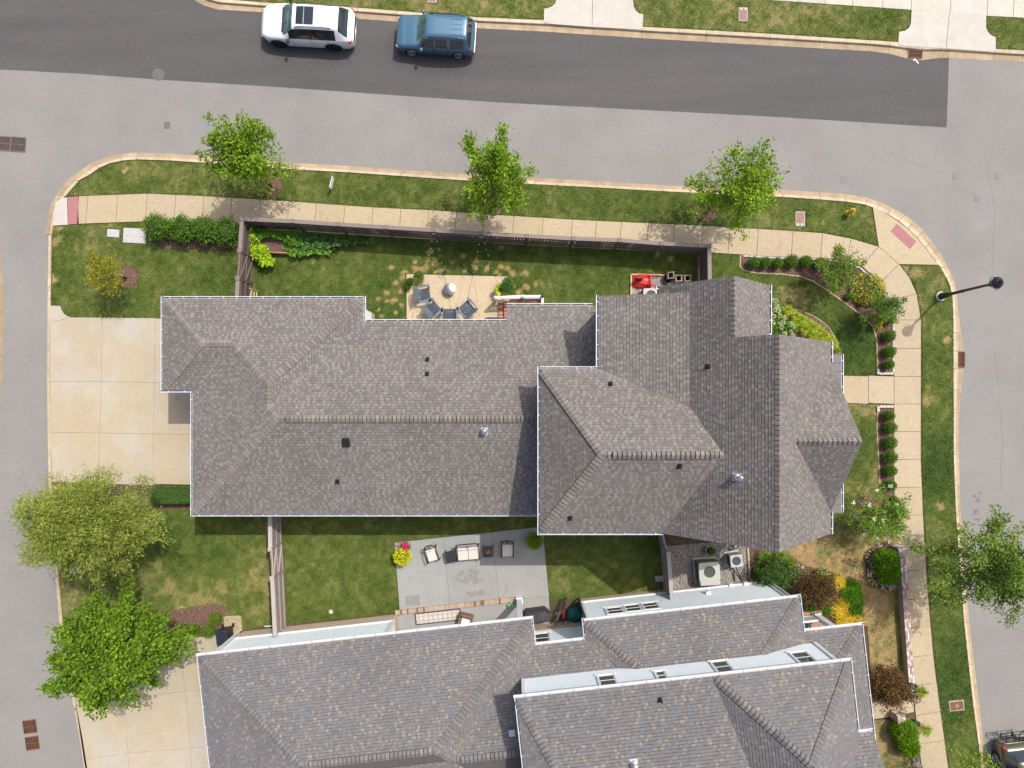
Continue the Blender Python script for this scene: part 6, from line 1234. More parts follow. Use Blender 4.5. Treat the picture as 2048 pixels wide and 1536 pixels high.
# faint cracks and dusty tyre traces
def crack(pts, wd=.014, z=ZR+.004, col='iron'):
    m = MB(); q = []
    for a, b in zip(pts[:-1], pts[1:]):
        n = 6
        for i in range(n): q.append(U(G(*a, z)).lerp(U(G(*b, z)), i/n)+U((random.gauss(0, .03), random.gauss(0, .03), 0)))
    for a, b in zip(q[:-1], q[1:]): m.beam(a, b, wd*random.uniform(.6, 1.3), .003)
    o = m.build('crack', MT[col], rdx, True)
for pts in ([(243, 168), (239, 235), (236, 300)], [(1800, 315), (1850, 332), (1885, 348)], [(1970, 300), (1990, 420), (1985, 560)], [(45, 900), (55, 1050), (62, 1180)], [(1990, 700), (2005, 860), (2000, 1010)]): crack(pts, .012, col='roadgrey')
for (x0, y0), (x1, y1), n in (((178, -10), (318, 140), 260), (((20, 90)), (150, 0), 160), ((90, 100), (200, 30), 120), ((260, 20), (300, 130), 90)):
    t = rng.random(n); x = x0+(x1-x0)*t+rng.normal(0, 5, n); y = y0+(y1-y0)*t+rng.normal(0, 4, n); k = y < 140-.0*x
    spots([(a, b, 2) for a, b in zip(x[k], y[k])], 1, .3, .10, [(.105, .098, .09), (.112, .103, .093)], ZR+.0105)
wkx = bpy.data.objects['sidewalk']
x = np.concatenate([rng.uniform(300, 1650, 900), rng.uniform(1790, 1860, 260)]); y = np.concatenate([ti(x[:900])+rng.beta(1.6, 1.1, 900)*50, rng.uniform(1030, 1500, 260)]); x[900:] = xi(y[900:])+rng.uniform(0, 50, 260); nz_ = vnoise(x, y, 38, 31) > .47; x, y = x[nz_], y[nz_]
P = np.array([G(a, b, .0135) for a, b in zip(x, y)]); m = len(P); P[:, 2] += rng.uniform(0, .0015, m); d = rng.normal(size=(m, 3)); d[:, 2] = 0
leafcards('walk_stain', P, d, np.tile([0, 0, 1.], (m, 1)), rng.uniform(.03, .13, m), rng.uniform(.02, .07, m), palmix([(.31, .25, .175), (.27, .22, .155), (.34, .28, .195)], m, .06), MT['stone'], wkx, True, 'stuff', bend=0)
ys = thing('yard_sign', 'small white yard sign standing in the kerbside grass', 'sign', G(668, 372, 0)); p = ys.location
MB().box((p.x+.02, p.y, .55), (.03, .62, .42), rz=R(-14)).build('sign_panel', MT['trim'], ys, True)
for s_ in (-1, 1): MB().tube([(p.x+.02+s_*.05, p.y+s_*.2, 0), (p.x+.02+s_*.05, p.y+s_*.2, .4)], .008, 6).build('stake', MT['steel'], ys, True)

# ------------------------------------------------------------------ back yard patio
def adirondack(label, px, py, face):
    p = G(px, py, .05); t = thing('patio_chair', label, 'chair', (p.x, p.y, .05), face, group='adirondack chairs round the fire pit')    # sitter looks along +x
    for k in range(6): y = -.235+.094*k; MB().beam((-.22, y, .30), (.27, y, .38), .082, .022, c2=None).build('seat_slat', MT['plasticd'], t)
    MB().beam((.28, -.30, .36), (.28, .30, .36), .07, .10).build('front_rail', MT['plasticd'], t)
    for k in range(7):
        u = (k-3)/3; MB().beam((-.20, u*.22, .30), (-.52-.0*abs(u), u*.36, .98-.10*u*u), .088, .022).build('back_slat', MT['plastic'], t)
    for s_ in (-1, 1):
        m = MB(); m.prism([(.36, s_*.30), (.38, s_*.36), (.34, s_*.47), (-.05, s_*.47), (-.38, s_*.42), (-.38, s_*.36), (-.05, s_*.35)], .555, .582); m.build('arm', MT['plastic'], t)
        MB().beam((.27, s_*.345, 0), (.25, s_*.345, .56), .10, .035).build('front_leg', MT['plastic'], t); MB().beam((.30, s_*.28, .33), (-.46, s_*.28, .06), .035, .10).build('rear_leg', MT['plastic'], t)
        MB().beam((-.34, s_*.39, .40), (-.34, s_*.39, .56), .05, .04).build('arm_support', MT['plastic'], t)
    MB().beam((-.40, -.36, .60), (-.40, .36, .60), .03, .07).build('back_brace', MT['plastic'], t)
adirondack('slate grey adirondack chair at the left, facing the fire pit', 850, 590, R(8)); adirondack('slate grey adirondack chair lower left of the fire pit', 868, 619, R(40)); adirondack('slate grey adirondack chair directly below the fire pit by the gutter', 901, 631, R(90)); adirondack('slate grey adirondack chair lower right of the fire pit', 935, 618, R(132))
fp = thing('fire_pit', 'round brushed steel fire pit with a conical lid on the patio', 'fire pit', G(899, 578, .05)); p = G(899, 577.5, .45)
MB().lathe((p.x, p.y, .05), [(.22, 0), (.30, .15), (.325, .33), (.33, .36)], 32).build('bowl', MT['steel'], fp, True, True); fl = MB().lathe((p.x, p.y, .40), [(.335, 0), (.335, .02), (.18, .07), (.03, .10)], 40).build('lid', MT['stain'], fp, True); MB().lathe((p.x, p.y, .50), [(.02, 0), (.03, .03), (.01, .05)], 10).build('lid_knob', MT['steel'], fl, True)
def pot(label, px, py, r, h, mat, plant=None, z0=.05, nm='plant_pot', cat='plant pot'):
    p = G(px, py, z0+h); t = thing(nm, label, cat, (p.x, p.y, z0)); MB().lathe((p.x, p.y, z0), [(r*.72, 0), (r, h*.92), (r*1.06, h*.94), (r*1.06, h), (r*.9, h), (r*.88, h*.85)], 20, capt=False).build('pot', MT[mat], t, True, True)
    MB().lathe((p.x, p.y, z0+h*.84), [(r*.88, 0), (r*.5, .005)], 16).build('potting_soil', MT['soil'], t, True); return t, p
t, p = pot('dark round pot of clipped greenery at the patio corner', 820, 563, .19, .36, 'black'); shrub('plant', None, 820, 562, 6, .25, BOX, 260, L=.06, parent=t, z0=.33)
t, p = pot('small white pot next to the dark pot at the patio corner', 828, 553, .09, .22, 'trim')
tuft('potted_grass', 'loose yellow green grassy plant beside the dark pot', 838, 563, 11, .45, [(.12, .16, .03), (.17, .19, .04), (.08, .13, .03)], 220, .008, off=.06); shrub('plant', 'leafy plant at the back of the patio corner', 838, 551, 8, .5, [(.05, .12, .03), (.08, .16, .035)], 300, L=.08, W=.05, cat='plant')
shrub('plant', 'small dark plant at the patio edge left of the top chair', 814, 573, 8, .4, [(.04, .09, .03), (.06, .12, .03)], 260, L=.07, W=.05, cat='plant')
t, p = pot('pot of broad yellow green leaves beside the white railing', 1001, 581, .16, .35, 'black')
n = 46; a = rng.uniform(0, 6.28, n); leafcards('leaves', np.stack([p.x+.1*np.cos(a), p.y+.1*np.sin(a), np.full(n, .42)+rng.uniform(0, .2, n)], 1), np.stack([np.cos(a), np.sin(a), rng.uniform(.3, 1, n)], 1), np.stack([-np.cos(a)*.3, -np.sin(a)*.3, np.ones(n)], 1), .34, .085, palmix([(.24, .29, .03), (.16, .24, .03), (.30, .33, .05)], n), MT['leaf'], t)
t, p = pot('pot of tall dark green foliage beside the railing', 1015, 570, .17, .4, 'black'); shrub('plant', None, 1016, 571, 12, .7, [(.03, .10, .025), (.045, .13, .03), (.06, .15, .035)], 700, L=.08, W=.05, parent=t, z0=.40, ry=16)
# string lights
def strand(label, a, b, sag, n):
    a, b = U(a), U(b); t = thing('string_light', label, 'string light', a, group='string lights from fence to eaves'); pts = [a.lerp(b, i/24)-U((0, 0, sag*4*(i/24)*(1-i/24))) for i in range(25)]
    MB().tube(pts, .008, 5).build('cord', MT['black'], t, True)
    for i in range(n):
        s_ = (i+.6)/n; q = a.lerp(b, s_)-U((0, 0, sag*4*s_*(1-s_))); MB().lathe((q.x, q.y, q.z-.07), [(.010, 0), (.022, .02), (.025, .045), (.014, .06)], 8).build('bulb', MT['bulb'], t, True, True)
PA, PB = G(868, 459, 2.25), G(962, 466, 2.25)
strand('bulb string from the left light post, slanting left to the eaves', PA, G(822, 642, 3.75), .45, 13); strand('bulb string from the left light post, slanting right to the eaves', PA, G(907, 643, 3.75), .45, 13); strand('bulb string from the right light post, slanting left to the eaves', PB, G(924, 644, 3.75), .45, 13); strand('bulb string from the right light post, slanting right to the eaves', PB, G(1010, 611, 3.6), .45, 12)
gr = thing('grill', 'black covered grill tucked under the gutter beside the brick steps', 'grill', G(988, 641, .05)); p = G(990, 645, 1.0)
MB().prism([(p.x-.62, p.y-.3), (p.x+.65, p.y-.3), (p.x+.65, p.y+.2), (p.x+.3, p.y+.29), (p.x-.4, p.y+.29), (p.x-.62, p.y+.2)], .05, .98).build('cover', MT['cover'], gr, True, bev=.06)
ld = thing('wooden_ladder', 'short raw wood trellis leaning on the fence by the eaves', 'trellis', G(508, 590, 0)); a0, a1 = G(500, 577, 1.3), G(496, 612, 1.3); b0, b1 = G(516, 583, .05), G(515, 612, .05)
for s_ in (0, .5, 1): MB().beam(a0.lerp(a1, s_), b0.lerp(b1, s_), .075, .05).build('stile', MT['wood'], ld, True)
for s_ in (.2, .55, .85): MB().beam(a0.lerp(b0, s_), a1.lerp(b1, s_), .06, .05).build('rung', MT['wood'], ld, True)
# raised bed and climbing plants
rb = thing('raised_bed', 'timber raised bed full of vegetables along the back fence', 'raised bed', G(570, 480, 0)); H_ = .42
c1_, c2_, c3_, c4_ = G(500, 458, H_), G(745, 473, H_), G(745, 487, H_), G(512, 503, H_)
q = [G(512, 459, H_), G(600, 464, H_), G(598, 507, H_), G(520, 503, H_)]
MB().prism([(v.x, v.y) for v in q], 0, H_-.04).build('bed_soil', MT['mulch'], rb, True)
for a, b in zip(q, q[1:]+q[:1]): MB().beam((a.x, a.y, H_/2), (b.x, b.y, H_/2), .05, H_).build('board', MT['terr'], rb, True)
def foliage_patch(label, poly, z0, z1, n, L, W, pal, nm='vegetable_plant', cat='plant'):
    q = gp(poly, (z0+z1)/2); t = thing(nm, label, cat, (q[0].x, q[0].y, 0)); x, y = scatter(q, n); m = len(x)
    hgt = vnoise(x, y, .35, 12); z = z0+(z1-z0)*np.clip(hgt*1.2, 0, 1)*rng.uniform(.55, 1, m); leafcards('foliage', np.stack([x, y, z], 1), rng.normal(size=(m, 3))*[1, 1, .5], rng.normal(size=(m, 3))*.45+[0, 0, .8], rng.uniform(.7, 1.3, m)*L, rng.uniform(.7, 1.3, m)*W, palmix(pal, m), MT['leaf'], t)
    st_ = MB()
    for i in range(0, m, max(1, m//25)): st_.tube([(x[i], y[i], 0), (x[i], y[i], z[i])], .01, 5)
    st_.build('stem', MT['bark'], t, True); return t
foliage_patch('feathery dark green vegetable tops in the raised bed along the fence', [(503, 457), (602, 462), (602, 490), (578, 488), (560, 478), (545, 472), (520, 476), (505, 480)], .5, 1.05, 800, .15, .06, [(.05, .15, .022), (.075, .19, .03), (.06, .13, .022)])
foliage_patch('blue green squash leaves along the foot of the back fence', [(600, 466), (700, 474), (752, 477), (750, 484), (700, 486), (660, 496), (600, 500)], .2, .75, 330, .17, .15, [(.045, .12, .05), (.06, .14, .06), (.035, .095, .04)])
foliage_patch('bright squash vine spilling over the raised bed edge', [(562, 490), (600, 488), (640, 499), (664, 502), (660, 510), (625, 508), (600, 512), (585, 513), (566, 497)], .25, .62, 420, .14, .12, [(.09, .20, .03), (.12, .24, .04), (.07, .16, .05)])
foliage_patch('lime green vine climbing beside the braced gate', [(497, 461), (506, 461), (509, 472), (520, 478), (518, 490), (534, 492), (540, 512), (548, 520), (538, 532), (522, 530), (506, 515), (496, 492)], .5, 1.1, 480, .14, .12, [(.16, .29, .02), (.22, .34, .025), (.12, .24, .025), (.28, .34, .03)], 'vine')

# gravel side yard right of the back yard
wb = thing('wheelbarrow', 'upturned red wheelbarrow on the gravel strip', 'wheelbarrow', G(1290, 562, 0)); p = G(1287, 561, .35)
m = MB(); prof = [(-.60, .20, .03), (-.52, .33, .20), (-.25, .40, .36), (.15, .42, .40), (.42, .38, .36), (.5, .32, .05)]; vs = []
for x, w_, z in prof: vs += [(p.x+x, p.y-w_, .02), (p.x+x, p.y-w_*.72, z), (p.x+x, p.y, z+.03), (p.x+x, p.y+w_*.72, z), (p.x+x, p.y+w_, .02)]
m.add(vs, [(i*5+j, (i+1)*5+j, (i+1)*5+j+1, i*5+j+1) for i in range(5) for j in range(4)]+[(0, 1, 2, 3, 4), (29, 28, 27, 26, 25)]); m.build('tray', MT['redp'], wb, True, True)
MB().tube([(p.x-.30+.17*math.cos(a), p.y+.02+.07*math.sin(a)*0, .58+.17*math.sin(a)) for a in np.linspace(0, 2*math.pi, 17)], .05, 8, False).build('wheel', MT['rubber'], wb, True, True); MB().blob((p.x-.3, p.y+.02, .56), (.17, .07, .10), 12, 6).build('wheel_hub', MT['rubber'], wb, True, True)
for s_ in (-1, 1):
    MB().tube([(p.x-.45, p.y+s_*.06, .5), (p.x+.2, p.y+s_*.24, .50), (p.x+.5, p.y+s_*.30, .38), (p.x+.95, p.y+s_*.31, .12)], .022, 7).build('handle', MT['redp'], wb, True); MB().tube([(p.x+.15, p.y+s_*.22, .5), (p.x+.30, p.y+s_*.20, .72), (p.x+.42, p.y+s_*.25, .45)], .018, 6).build('leg', MT['redp'], wb, True)
MB().box((p.x+.36, p.y, .52), (.05, .56, .05)).build('cross_brace', MT['redp'], wb, True)
def square_pot(label, px, py):
    p = G(px, py, .55); t = thing('square_planter', label, 'planter', (p.x, p.y, 0), R(4), group='hollow square clay planters'); f = MB(); a = .155
    for s_ in (-1, 1): f.box((s_*a, 0, .28), (.035, .345, .55)); f.box((0, s_*a, .28), (.275, .035, .548))
    f.build('planter_wall', MT['kerb'], t); MB().box((0, 0, .1), (.27, .27, .2)).build('planter_soil', MT['void'], t)
square_pot('hollow square clay planter furthest from the roof edge', 1342, 550); square_pot('hollow square clay planter in the middle of the three', 1358, 556); square_pot('hollow square clay planter nearest the dark fence', 1376, 556)
rp = thing('plant_pot', 'large black nursery pot beside the square planters', 'plant pot', G(1336, 557, 0)); p = G(1336, 557, .35); MB().lathe((p.x, p.y, 0), [(.20, 0), (.25, .36), (.23, .36), (.2, .1)], 20).build('pot', MT['black'], rp, True, True)
def ac(label, px, py, z1, wd, dp, rz, cab, fanr, top=.06, nm='air_conditioner'):
    p = G(px, py, z1); t = thing(nm, label, 'air conditioner', (p.x, p.y, 0), rz, group='air conditioner units'); MB().box((0, 0, .03), (wd+.12, dp+.12, .10)).build('pad', MT['concw'], t)
    MB().box((0, 0, z1/2), (wd-.03, dp-.03, z1-.12)).build('coil', MT['acfin'], t, bev=.06)
    for k in range(9):
        z = .16+(z1-.28)*k/8; MB().box((0, 0, z), (wd, dp, .018)).build('guard_bar', MT['acfin'], t, bev=.06)
    n = 32; vs = []; rings = [[(fanr*math.cos(2*math.pi*k/n), fanr*math.sin(2*math.pi*k/n)) for k in range(n)]]; a = []
    for k in range(n):
        c, s_ = math.cos(2*math.pi*k/n), math.sin(2*math.pi*k/n); m_ = max(abs(c)/(wd/2), abs(s_)/(dp/2)); a.append((c/m_, s_/m_))
    vs = [(x, y, z1-.06) for x, y in rings[0]]+[(x, y, z1) for x, y in rings[0]]+[(x, y, z1) for x, y in a]+[(x, y, z1-top-.04) for x, y in a]
    MB().add(vs, [(r_*n+k, r_*n+(k+1) % n, (r_+1)*n+(k+1) % n, (r_+1)*n+k) for r_ in range(3) for k in range(n)]).build('top_panel', MT[cab], t)
    MB().lathe((0, 0, z1-.30), [(fanr, 0), (fanr, .24)], 24, capt=False).build('fan_shroud', MT['void'], t); MB().lathe((0, 0, z1-.2), [(.09, 0), (.09, .10), (.05, .12)], 14).build('motor', MT['steel'], t)
    for k in range(3):
        b = k*2.094+.5; q = MB(); q.add([(.07*math.cos(b), .07*math.sin(b), z1-.10), (fanr*.92*math.cos(b-.45), fanr*.92*math.sin(b-.45), z1-.08), (fanr*.92*math.cos(b+.35), fanr*.92*math.sin(b+.35), z1-.16), (.07*math.cos(b+.5), .07*math.sin(b+.5), z1-.13)], [(0, 1, 2, 3)]); q.build('fan_blade', MT['steel'], t)
    g = MB()
    for r_ in (.35, .6, .85): g.tube([(fanr*r_*math.cos(u), fanr*r_*math.sin(u), z1-.015) for u in np.linspace(0, 2*math.pi, 25)], .004, 4, False)
    for k in range(8): g.tube([(.05*math.cos(k*.785), .05*math.sin(k*.785), z1-.014), (fanr*math.cos(k*.785), fanr*math.sin(k*.785), z1-.014)], .004, 4)
    g.build('fan_guard', MT['black'], t); return t
ac('white topped air conditioner beside the red wheelbarrow', 1302, 590, .85, .82, .72, 0, 'vault', .26)
a2 = ac('large square greenish air conditioner on the gravel', 1419, 1144, 1.0, 1.12, 1.02, R(4), 'acgreen', .31); MB().box((.02, -.62, .78), (1.06, .22, .40)).build('service_panel', MT['vault'], a2, bev=.02); MB().tube([(-.62, .3, .05), (-.66, .25, .5), (-.66, -.7, .5), (-.62, -.8, .1)], .018, 6).build('conduit', MT['vault'], a2)
a3 = ac('smaller grey air conditioner with rounded corners beside the timber sleeper', 1473, 1122, .85, .64, .64, R(8), 'acgrey', .24); MB().tube([(-.1, -.3, .35), (-.05, -.6, .2), (-.02, -1.3, .06)], .03, 6).build('refrigerant_line', MT['black'], a3); MB().tube([(.02, -.3, .35), (.12, -.6, .25), (.35, -1.3, .06)], .03, 6).build('refrigerant_line', MT['black'], a3)
t, p = pot('white rimmed pot with a dark round shrub on the gravel', 1420, 1101, .22, .42, 'trim', z0=0); shrub('plant', None, 1423, 1102, 9, .36, [(.03, .075, .012), (.045, .10, .016)], 350, L=.05, W=.03, parent=t, z0=.34)
hr = thing('hose_stand', 'small wire hose stand beside the grey air conditioner', 'hose stand', G(1462, 1096, 0)); p = G(1460, 1097, .5); m = MB()
for x in (-.22, .0, .22): m.tube([(p.x+x, p.y-.1, .0), (p.x+x, p.y-.1, .5), (p.x+x, p.y+.15, .5), (p.x+x, p.y+.15, 0)], .012, 5)
for y in (-.1, .15): m.tube([(p.x-.22, p.y+y, .5), (p.x+.22, p.y+y, .5)], .012, 5)
m.build('stand', MT['black'], hr, True); MB().tube([(p.x+.35+.14*math.cos(a), p.y+.1+.10*math.sin(a), .35+.01*a) for a in np.linspace(0, 18, 60)], .018, 6).build('hose', MT['teal'], hr, True)

# ------------------------------------------------------------------ grey patio between the houses
def lounge_chair(label, px, py, rz, grp='cushioned metal patio chairs'):
    p = G(px, py, .05); t = thing('patio_chair', label, 'chair', (p.x, p.y, .05), rz, group=grp)      # faces -y
    MB().box((0, -.02, .40), (.56, .58, .12)).build('seat_cushion', MT['cushion'], t, bev=.03); b = MB().beam((0, .27, .45), (0, .38, .86), .54, .10, up=(1, 0, 0)); 
    MB().beam((-.27, .30, .50), (.27, .30, .50), .10, .14).build('back_cushion', MT['cushion'], t, bev=.03)
    for s_ in (-1, 1):
        MB().tube([(s_*.32, -.34, 0), (s_*.32, -.34, .58), (s_*.32, .1, .60), (s_*.31, .34, .56), (s_*.32, .42, 0)], .03, 7).build('arm_frame', MT['black'], t)
    MB().tube([(-.31, .34, .40)]+[(.31*math.cos(a), .36+.26*math.sin(a), .52+.36*math.sin(a)) for a in np.linspace(math.pi, 0, 13)]+[(.31, .34, .40)], .03, 7).build('back_frame', MT['black'], t)
    MB().tube([(.0, .36, .45), (.0, .60, .86)], .03, 6).build('back_splat', MT['black'], t); MB().tube([(-.32, -.30, .34), (.32, -.30, .34)], .02, 6).build('seat_rail', MT['black'], t)
lounge_chair('cushioned metal chair in the sun at the left of the grey patio', 866, 1107, R(18)); lounge_chair('cushioned metal chair in the shade of the house', 1015, 1098, R(0))
lv = thing('loveseat', 'two seat cream cushioned metal loveseat on the grey patio', 'sofa', G(937, 1104, .05), R(5))
for s_ in (-1, 1): MB().box((s_*.285, -.04, .40), (.55, .58, .13)).build('seat_cushion', MT['cushion'], lv, bev=.03); MB().beam((s_*.285-.27, .29, .52), (s_*.285+.27, .29, .52), .15, .15).build('back_cushion', MT['cushion'], lv, bev=.05); MB().tube([(s_*.62, -.36, 0), (s_*.62, -.36, .58), (s_*.62, .1, .60), (s_*.60, .36, .56), (s_*.62, .42, 0)], .024, 7).build('arm_frame', MT['black'], lv)
MB().tube([(-.58, .36, .4), (-.58, .56, .80), (-.45, .60, .87), (.45, .60, .87), (.58, .56, .80), (.58, .36, .4)], .03, 7).build('back_frame', MT['black'], lv); MB().tube([(-.62, -.34, .34), (.62, -.34, .34)], .024, 6).build('seat_rail', MT['black'], lv); MB().tube([(0, .38, .4), (0, .48, .87)], .02, 6).build('back_splat', MT['black'], lv)
def slat_table(label, px, py, rz, wd, dp):
    p = G(px, py, .05); t = thing('side_table', label, 'side table', (p.x, p.y, .05), rz); n = 8
    for i in range(n): MB().box((0, -dp/2+dp*(i+.5)/n, .45), (wd-.08, dp/n*.72, .02)).build('slat', MT['black'], t)
    for s_ in (-1, 1):
        MB().box((s_*wd/2, 0, .445), (.05, dp, .04)).build('side_rail', MT['black'], t); MB().box((0, s_*dp/2, .444), (wd-.06, .05, .038)).build('end_rail', MT['black'], t)
        for e in (-1, 1): MB().tube([(s_*wd*.44, e*dp*.44, .43), (s_*wd*.5, e*dp*.55, 0)], .02, 6).build('leg', MT['black'], t)
    return t
slat_table('black slatted metal table left of the loveseat', 904, 1109, R(14), .60, .56); slat_table('black metal table with yellow flowers right of the loveseat', 977, 1100, R(3), .50, .52)
yf = thing('flower_vase', 'small bunch of yellow flowers on the black metal table', 'flowers', G(976, 1103, .51)); p = yf.location; MB().lathe((p.x, p.y, p.z), [(.05, 0), (.06, .08), (.04, .12)], 12).build('vase', MT['black'], yf, True); flowers(yf, [(p.x+rng.normal(0, .05), p.y+rng.normal(0, .05), p.z+.14) for _ in range(10)], .04, [(.55, .40, .03), (.4, .35, .05)], 'blossoms', 6, .05)
t, p = pot('pot of glowing yellow green coleus at the patio corner', 806, 1112, .2, .35, 'terr'); shrub('plant', None, 805, 1113, 17, .6, [(.42, .42, .02), (.50, .48, .03), (.33, .37, .02), (.24, .31, .02)], 800, L=.10, W=.06, parent=t, z0=.30)
t, p = pot('pot of bright pink flowers above the yellow coleus', 811, 1093, .16, .3, 'terr'); shrub('plant', None, 811, 1094, 10, .4, [(.05, .12, .03), (.08, .16, .03)], 350, L=.06, W=.035, parent=t, z0=.28); flowers(t, [tuple(G(811+rng.normal(0, 6), 1092+rng.normal(0, 4.5), .75)) for _ in range(38)], .04, [(.62, .03, .14), (.7, .06, .2), (.55, .03, .12)], 'blossoms', 7, .055)
t, p = pot('pot with a round yellow green bush below the house corner', 1069, 1083, .2, .35, 'terr'); shrub('plant', None, 1069, 1082, 16.5, .75, [(.12, .19, .012), (.17, .24, .015), (.09, .15, .012)], 1100, L=.07, W=.045, parent=t, z0=.25)
# stains and drain grille on the patio
def stain(label, poly, z, mat, nm='stain', n=200, L=.07):
    q = gp(poly, z); x, y = scatter(q, n); m = len(x); k = vnoise(x, y, .25, 21) > .38; x, y = x[k], y[k]; m = len(x)
    d = rng.normal(size=(m, 3)); d[:, 2] = 0; o = leafcards(nm, np.stack([x, y, np.full(m, z)+rng.uniform(0, .0012, m)], 1), d, np.tile([0, 0, 1.], (m, 1)), rng.uniform(.3, 1.3, m)*L, rng.uniform(.3, 1.2, m)*L*.6, palmix([(.235, .20, .165), (.20, .165, .13), (.265, .235, .205)], m, .06), MT['stone'], pt2, True, 'stuff', bend=0)
for poly in ([(908, 1155), (925, 1142), (950, 1138), (966, 1148), (967, 1160), (950, 1168), (925, 1167)], [(930, 1185), (975, 1178), (970, 1190), (940, 1195)], [(999, 1170), (1018, 1167), (1012, 1180), (1004, 1183)], [(858, 1091), (875, 1082), (873, 1094), (862, 1098)]): stain('', poly, .053, None, n=1100)
dm = thing('drain_grille', 'beige slotted grille set in the corner of the grey patio', 'grille', G(825, 1201, .05), R(4.5)); MB().box((0, 0, .004), (.74, .52, .012)).build('frame', MT['roadgrey'], dm)
for k in range(7): MB().box((0, -.2+.067*k, .012), (.68, .032, .012)).build('bar', MT['patio'], dm)
# covered patio: rug, wicker chair, column, bag
rug = thing('rug', 'patterned cream and navy runner on the covered patio', 'rug', S(11.2, .68, .075), ang); rb_ = MB().box((0, 0, .0), (2.55, .66, .012)).build('rug_border', MT['plasticd'], rug); MB().box((0, 0, .004), (2.38, .52, .012)).build('rug_field', MT['cushion'], rug)
for i in range(9):
    for j in range(2):
        x = -1.06+.265*i; y = -.125+.25*j; m = MB()
        for a in range(4): b = a*math.pi/2; m.beam((x+.11*math.cos(b), y+.11*math.sin(b), .0125), (x+.11*math.cos(b+math.pi/2), y+.11*math.sin(b+math.pi/2), .0125), .018, .004)
        m.box((x, y, .0125), (.05, .05, .004), rz=.785); m.build('rug_motif', MT['iron'], rug)
wc = thing('wicker_chair', 'brown wicker armchair at the end of the patterned runner', 'chair', S(12.75, .85, .07), ang-.35)
MB().box((0, -.05, .22), (.62, .6, .36)).build('seat_base', MT['wicker'], wc, bev=.04); MB().box((.02, -.05, .44), (.5, .5, .12)).build('seat_cushion', MT['trim'], wc, bev=.04); MB().beam((-.30, .27, .62), (.34, .27, .62), .10, .5).build('backrest', MT['wicker'], wc, bev=.03)
for s_ in (-1, 1): MB().box((s_*.33, -.05, .42), (.11, .66, .42)).build('arm', MT['wicker'], wc, bev=.03)
gb_ = thing('cushion', 'mint green cushion beside the white porch column', 'cushion', S(15.25, .45, .07), .6); MB().box((0, 0, .16), (.36, .30, .14)).build('cushion_body', M('mint', (.16, .42, .24), .9), gb_, bev=.06)
g2 = thing('grill', 'large grill under a charcoal fabric cover by the lower house', 'grill', G(1070, 1225, 0), ang+.02); gx, gy = g2.location.x, g2.location.y
m = MB(); base = [(-.76, -.30), (.76, -.30), (.80, .05), (.55, .32), (-.5, .32), (-.80, .05)]; tp_ = [(-.66, -.20), (.66, -.20), (.68, .03), (.36, .20), (-.36, .20), (-.68, .03)]
m.add([(x, y, .05) for x, y in base]+[(x, y, .92) for x, y in base]+[(x*.96, y*.96, 1.0) for x, y in base]+[(x*.5, y*.8, 1.2) for x, y in tp_], [(i+6*r_, (i+1) % 6+6*r_, (i+1) % 6+6*r_+6, i+6*r_+6) for r_ in range(3) for i in range(6)]+[(18, 19, 20, 21, 22, 23)]); m.build('cover', MT['cover'], g2, bev=.03); MB().box((.0, -.02, 1.22), (.55, .34, .05)).build('cover_flap', MT['cover'], g2, bev=.02)
def bicycle(label, px, py, rz, col):
    p = G(px, py, .4); t = thing('bicycle', label, 'bicycle', (p.x, p.y, 0), rz)
    for x in (-.5, .5):
        wh = MB().tube([(x+.32*math.cos(a), 0, .33+.32*math.sin(a)) for a in np.linspace(0, 2*math.pi, 29)], .022, 6, False).build('wheel', MT['rubber'], t); m = MB()
        for k in range(8): m.tube([(x, 0, .33), (x+.31*math.cos(k*.785), 0, .33+.31*math.sin(k*.785))], .006, 4)
        m.build('spokes', MT['steel'], wh)
    A, B, Cc, D = (-.5, 0, .33), (-.12, 0, .30), (-.22, 0, .78), (.36, 0, .80); f = MB()
    for a, b in ((A, B), (A, Cc), (B, Cc), (Cc, D), (B, (.38, 0, .72)), ((.5, 0, .33), (.34, 0, .9))): f.tube([a, b], .02, 6)
    f.build('bicycle_frame', MT[col], t); MB().tube([(.30, -.28, .98), (.36, -.12, .95), (.36, .12, .95), (.30, .28, .98)], .016, 6).build('handlebar', MT['black'], t); MB().blob((-.24, 0, .86), (.13, .07, .03), 8, 5).build('saddle', MT['black'], t, smooth=True); MB().tube([(-.12, -.12, .24), (-.12, .12, .36)], .015, 5).build('pedals', MT['black'], t)
bicycle('silver bicycle leaning between the covered grill and the teal tarp', 1116, 1228, R(72), 'steel'); bicycle('second bicycle behind the silver one by the grill', 1127, 1226, R(80), 'redp')
tg = thing('tarp_bundle', 'crumpled teal tarp bundle in the corner by the downspout', 'tarp', G(1150, 1228, 0)); p = G(1149, 1228, .3); MB().blob((p.x, p.y, .28), (.42, .42, .40), 18, 12, .14).build('tarp', MT['teal'], tg, True, True)
bn = thing('wheelie_bin', 'dark navy wheelie bin on the small concrete pad', 'bin', G(459, 1262, 0), R(6)); m = MB(); bb = [(-.29, -.36), (.29, -.36), (.29, .36), (-.29, .36)]
m.add([(x*.8, y*.8, .05) for x, y in bb]+[(x, y, .98) for x, y in bb], [(3, 2, 1, 0), (0, 1, 5, 4), (1, 2, 6, 5), (2, 3, 7, 6), (3, 0, 4, 7), (4, 5, 6, 7)]); m.build('bin_body', M('navy', (.018, .022, .035), .5), bn, bev=.02); l = MB().box((0, -.01, 1.01), (.64, .80, .05)).build('lid', bpy.data.materials['navy'], bn, bev=.02); MB().box((0, -.02, 1.045), (.44, .55, .03)).build('lid_ridge', bpy.data.materials['navy'], l, bev=.015); MB().tube([(-.26, .42, .95), (.26, .42, .95)], .02, 6).build('bin_handle', MT['black'], bn)
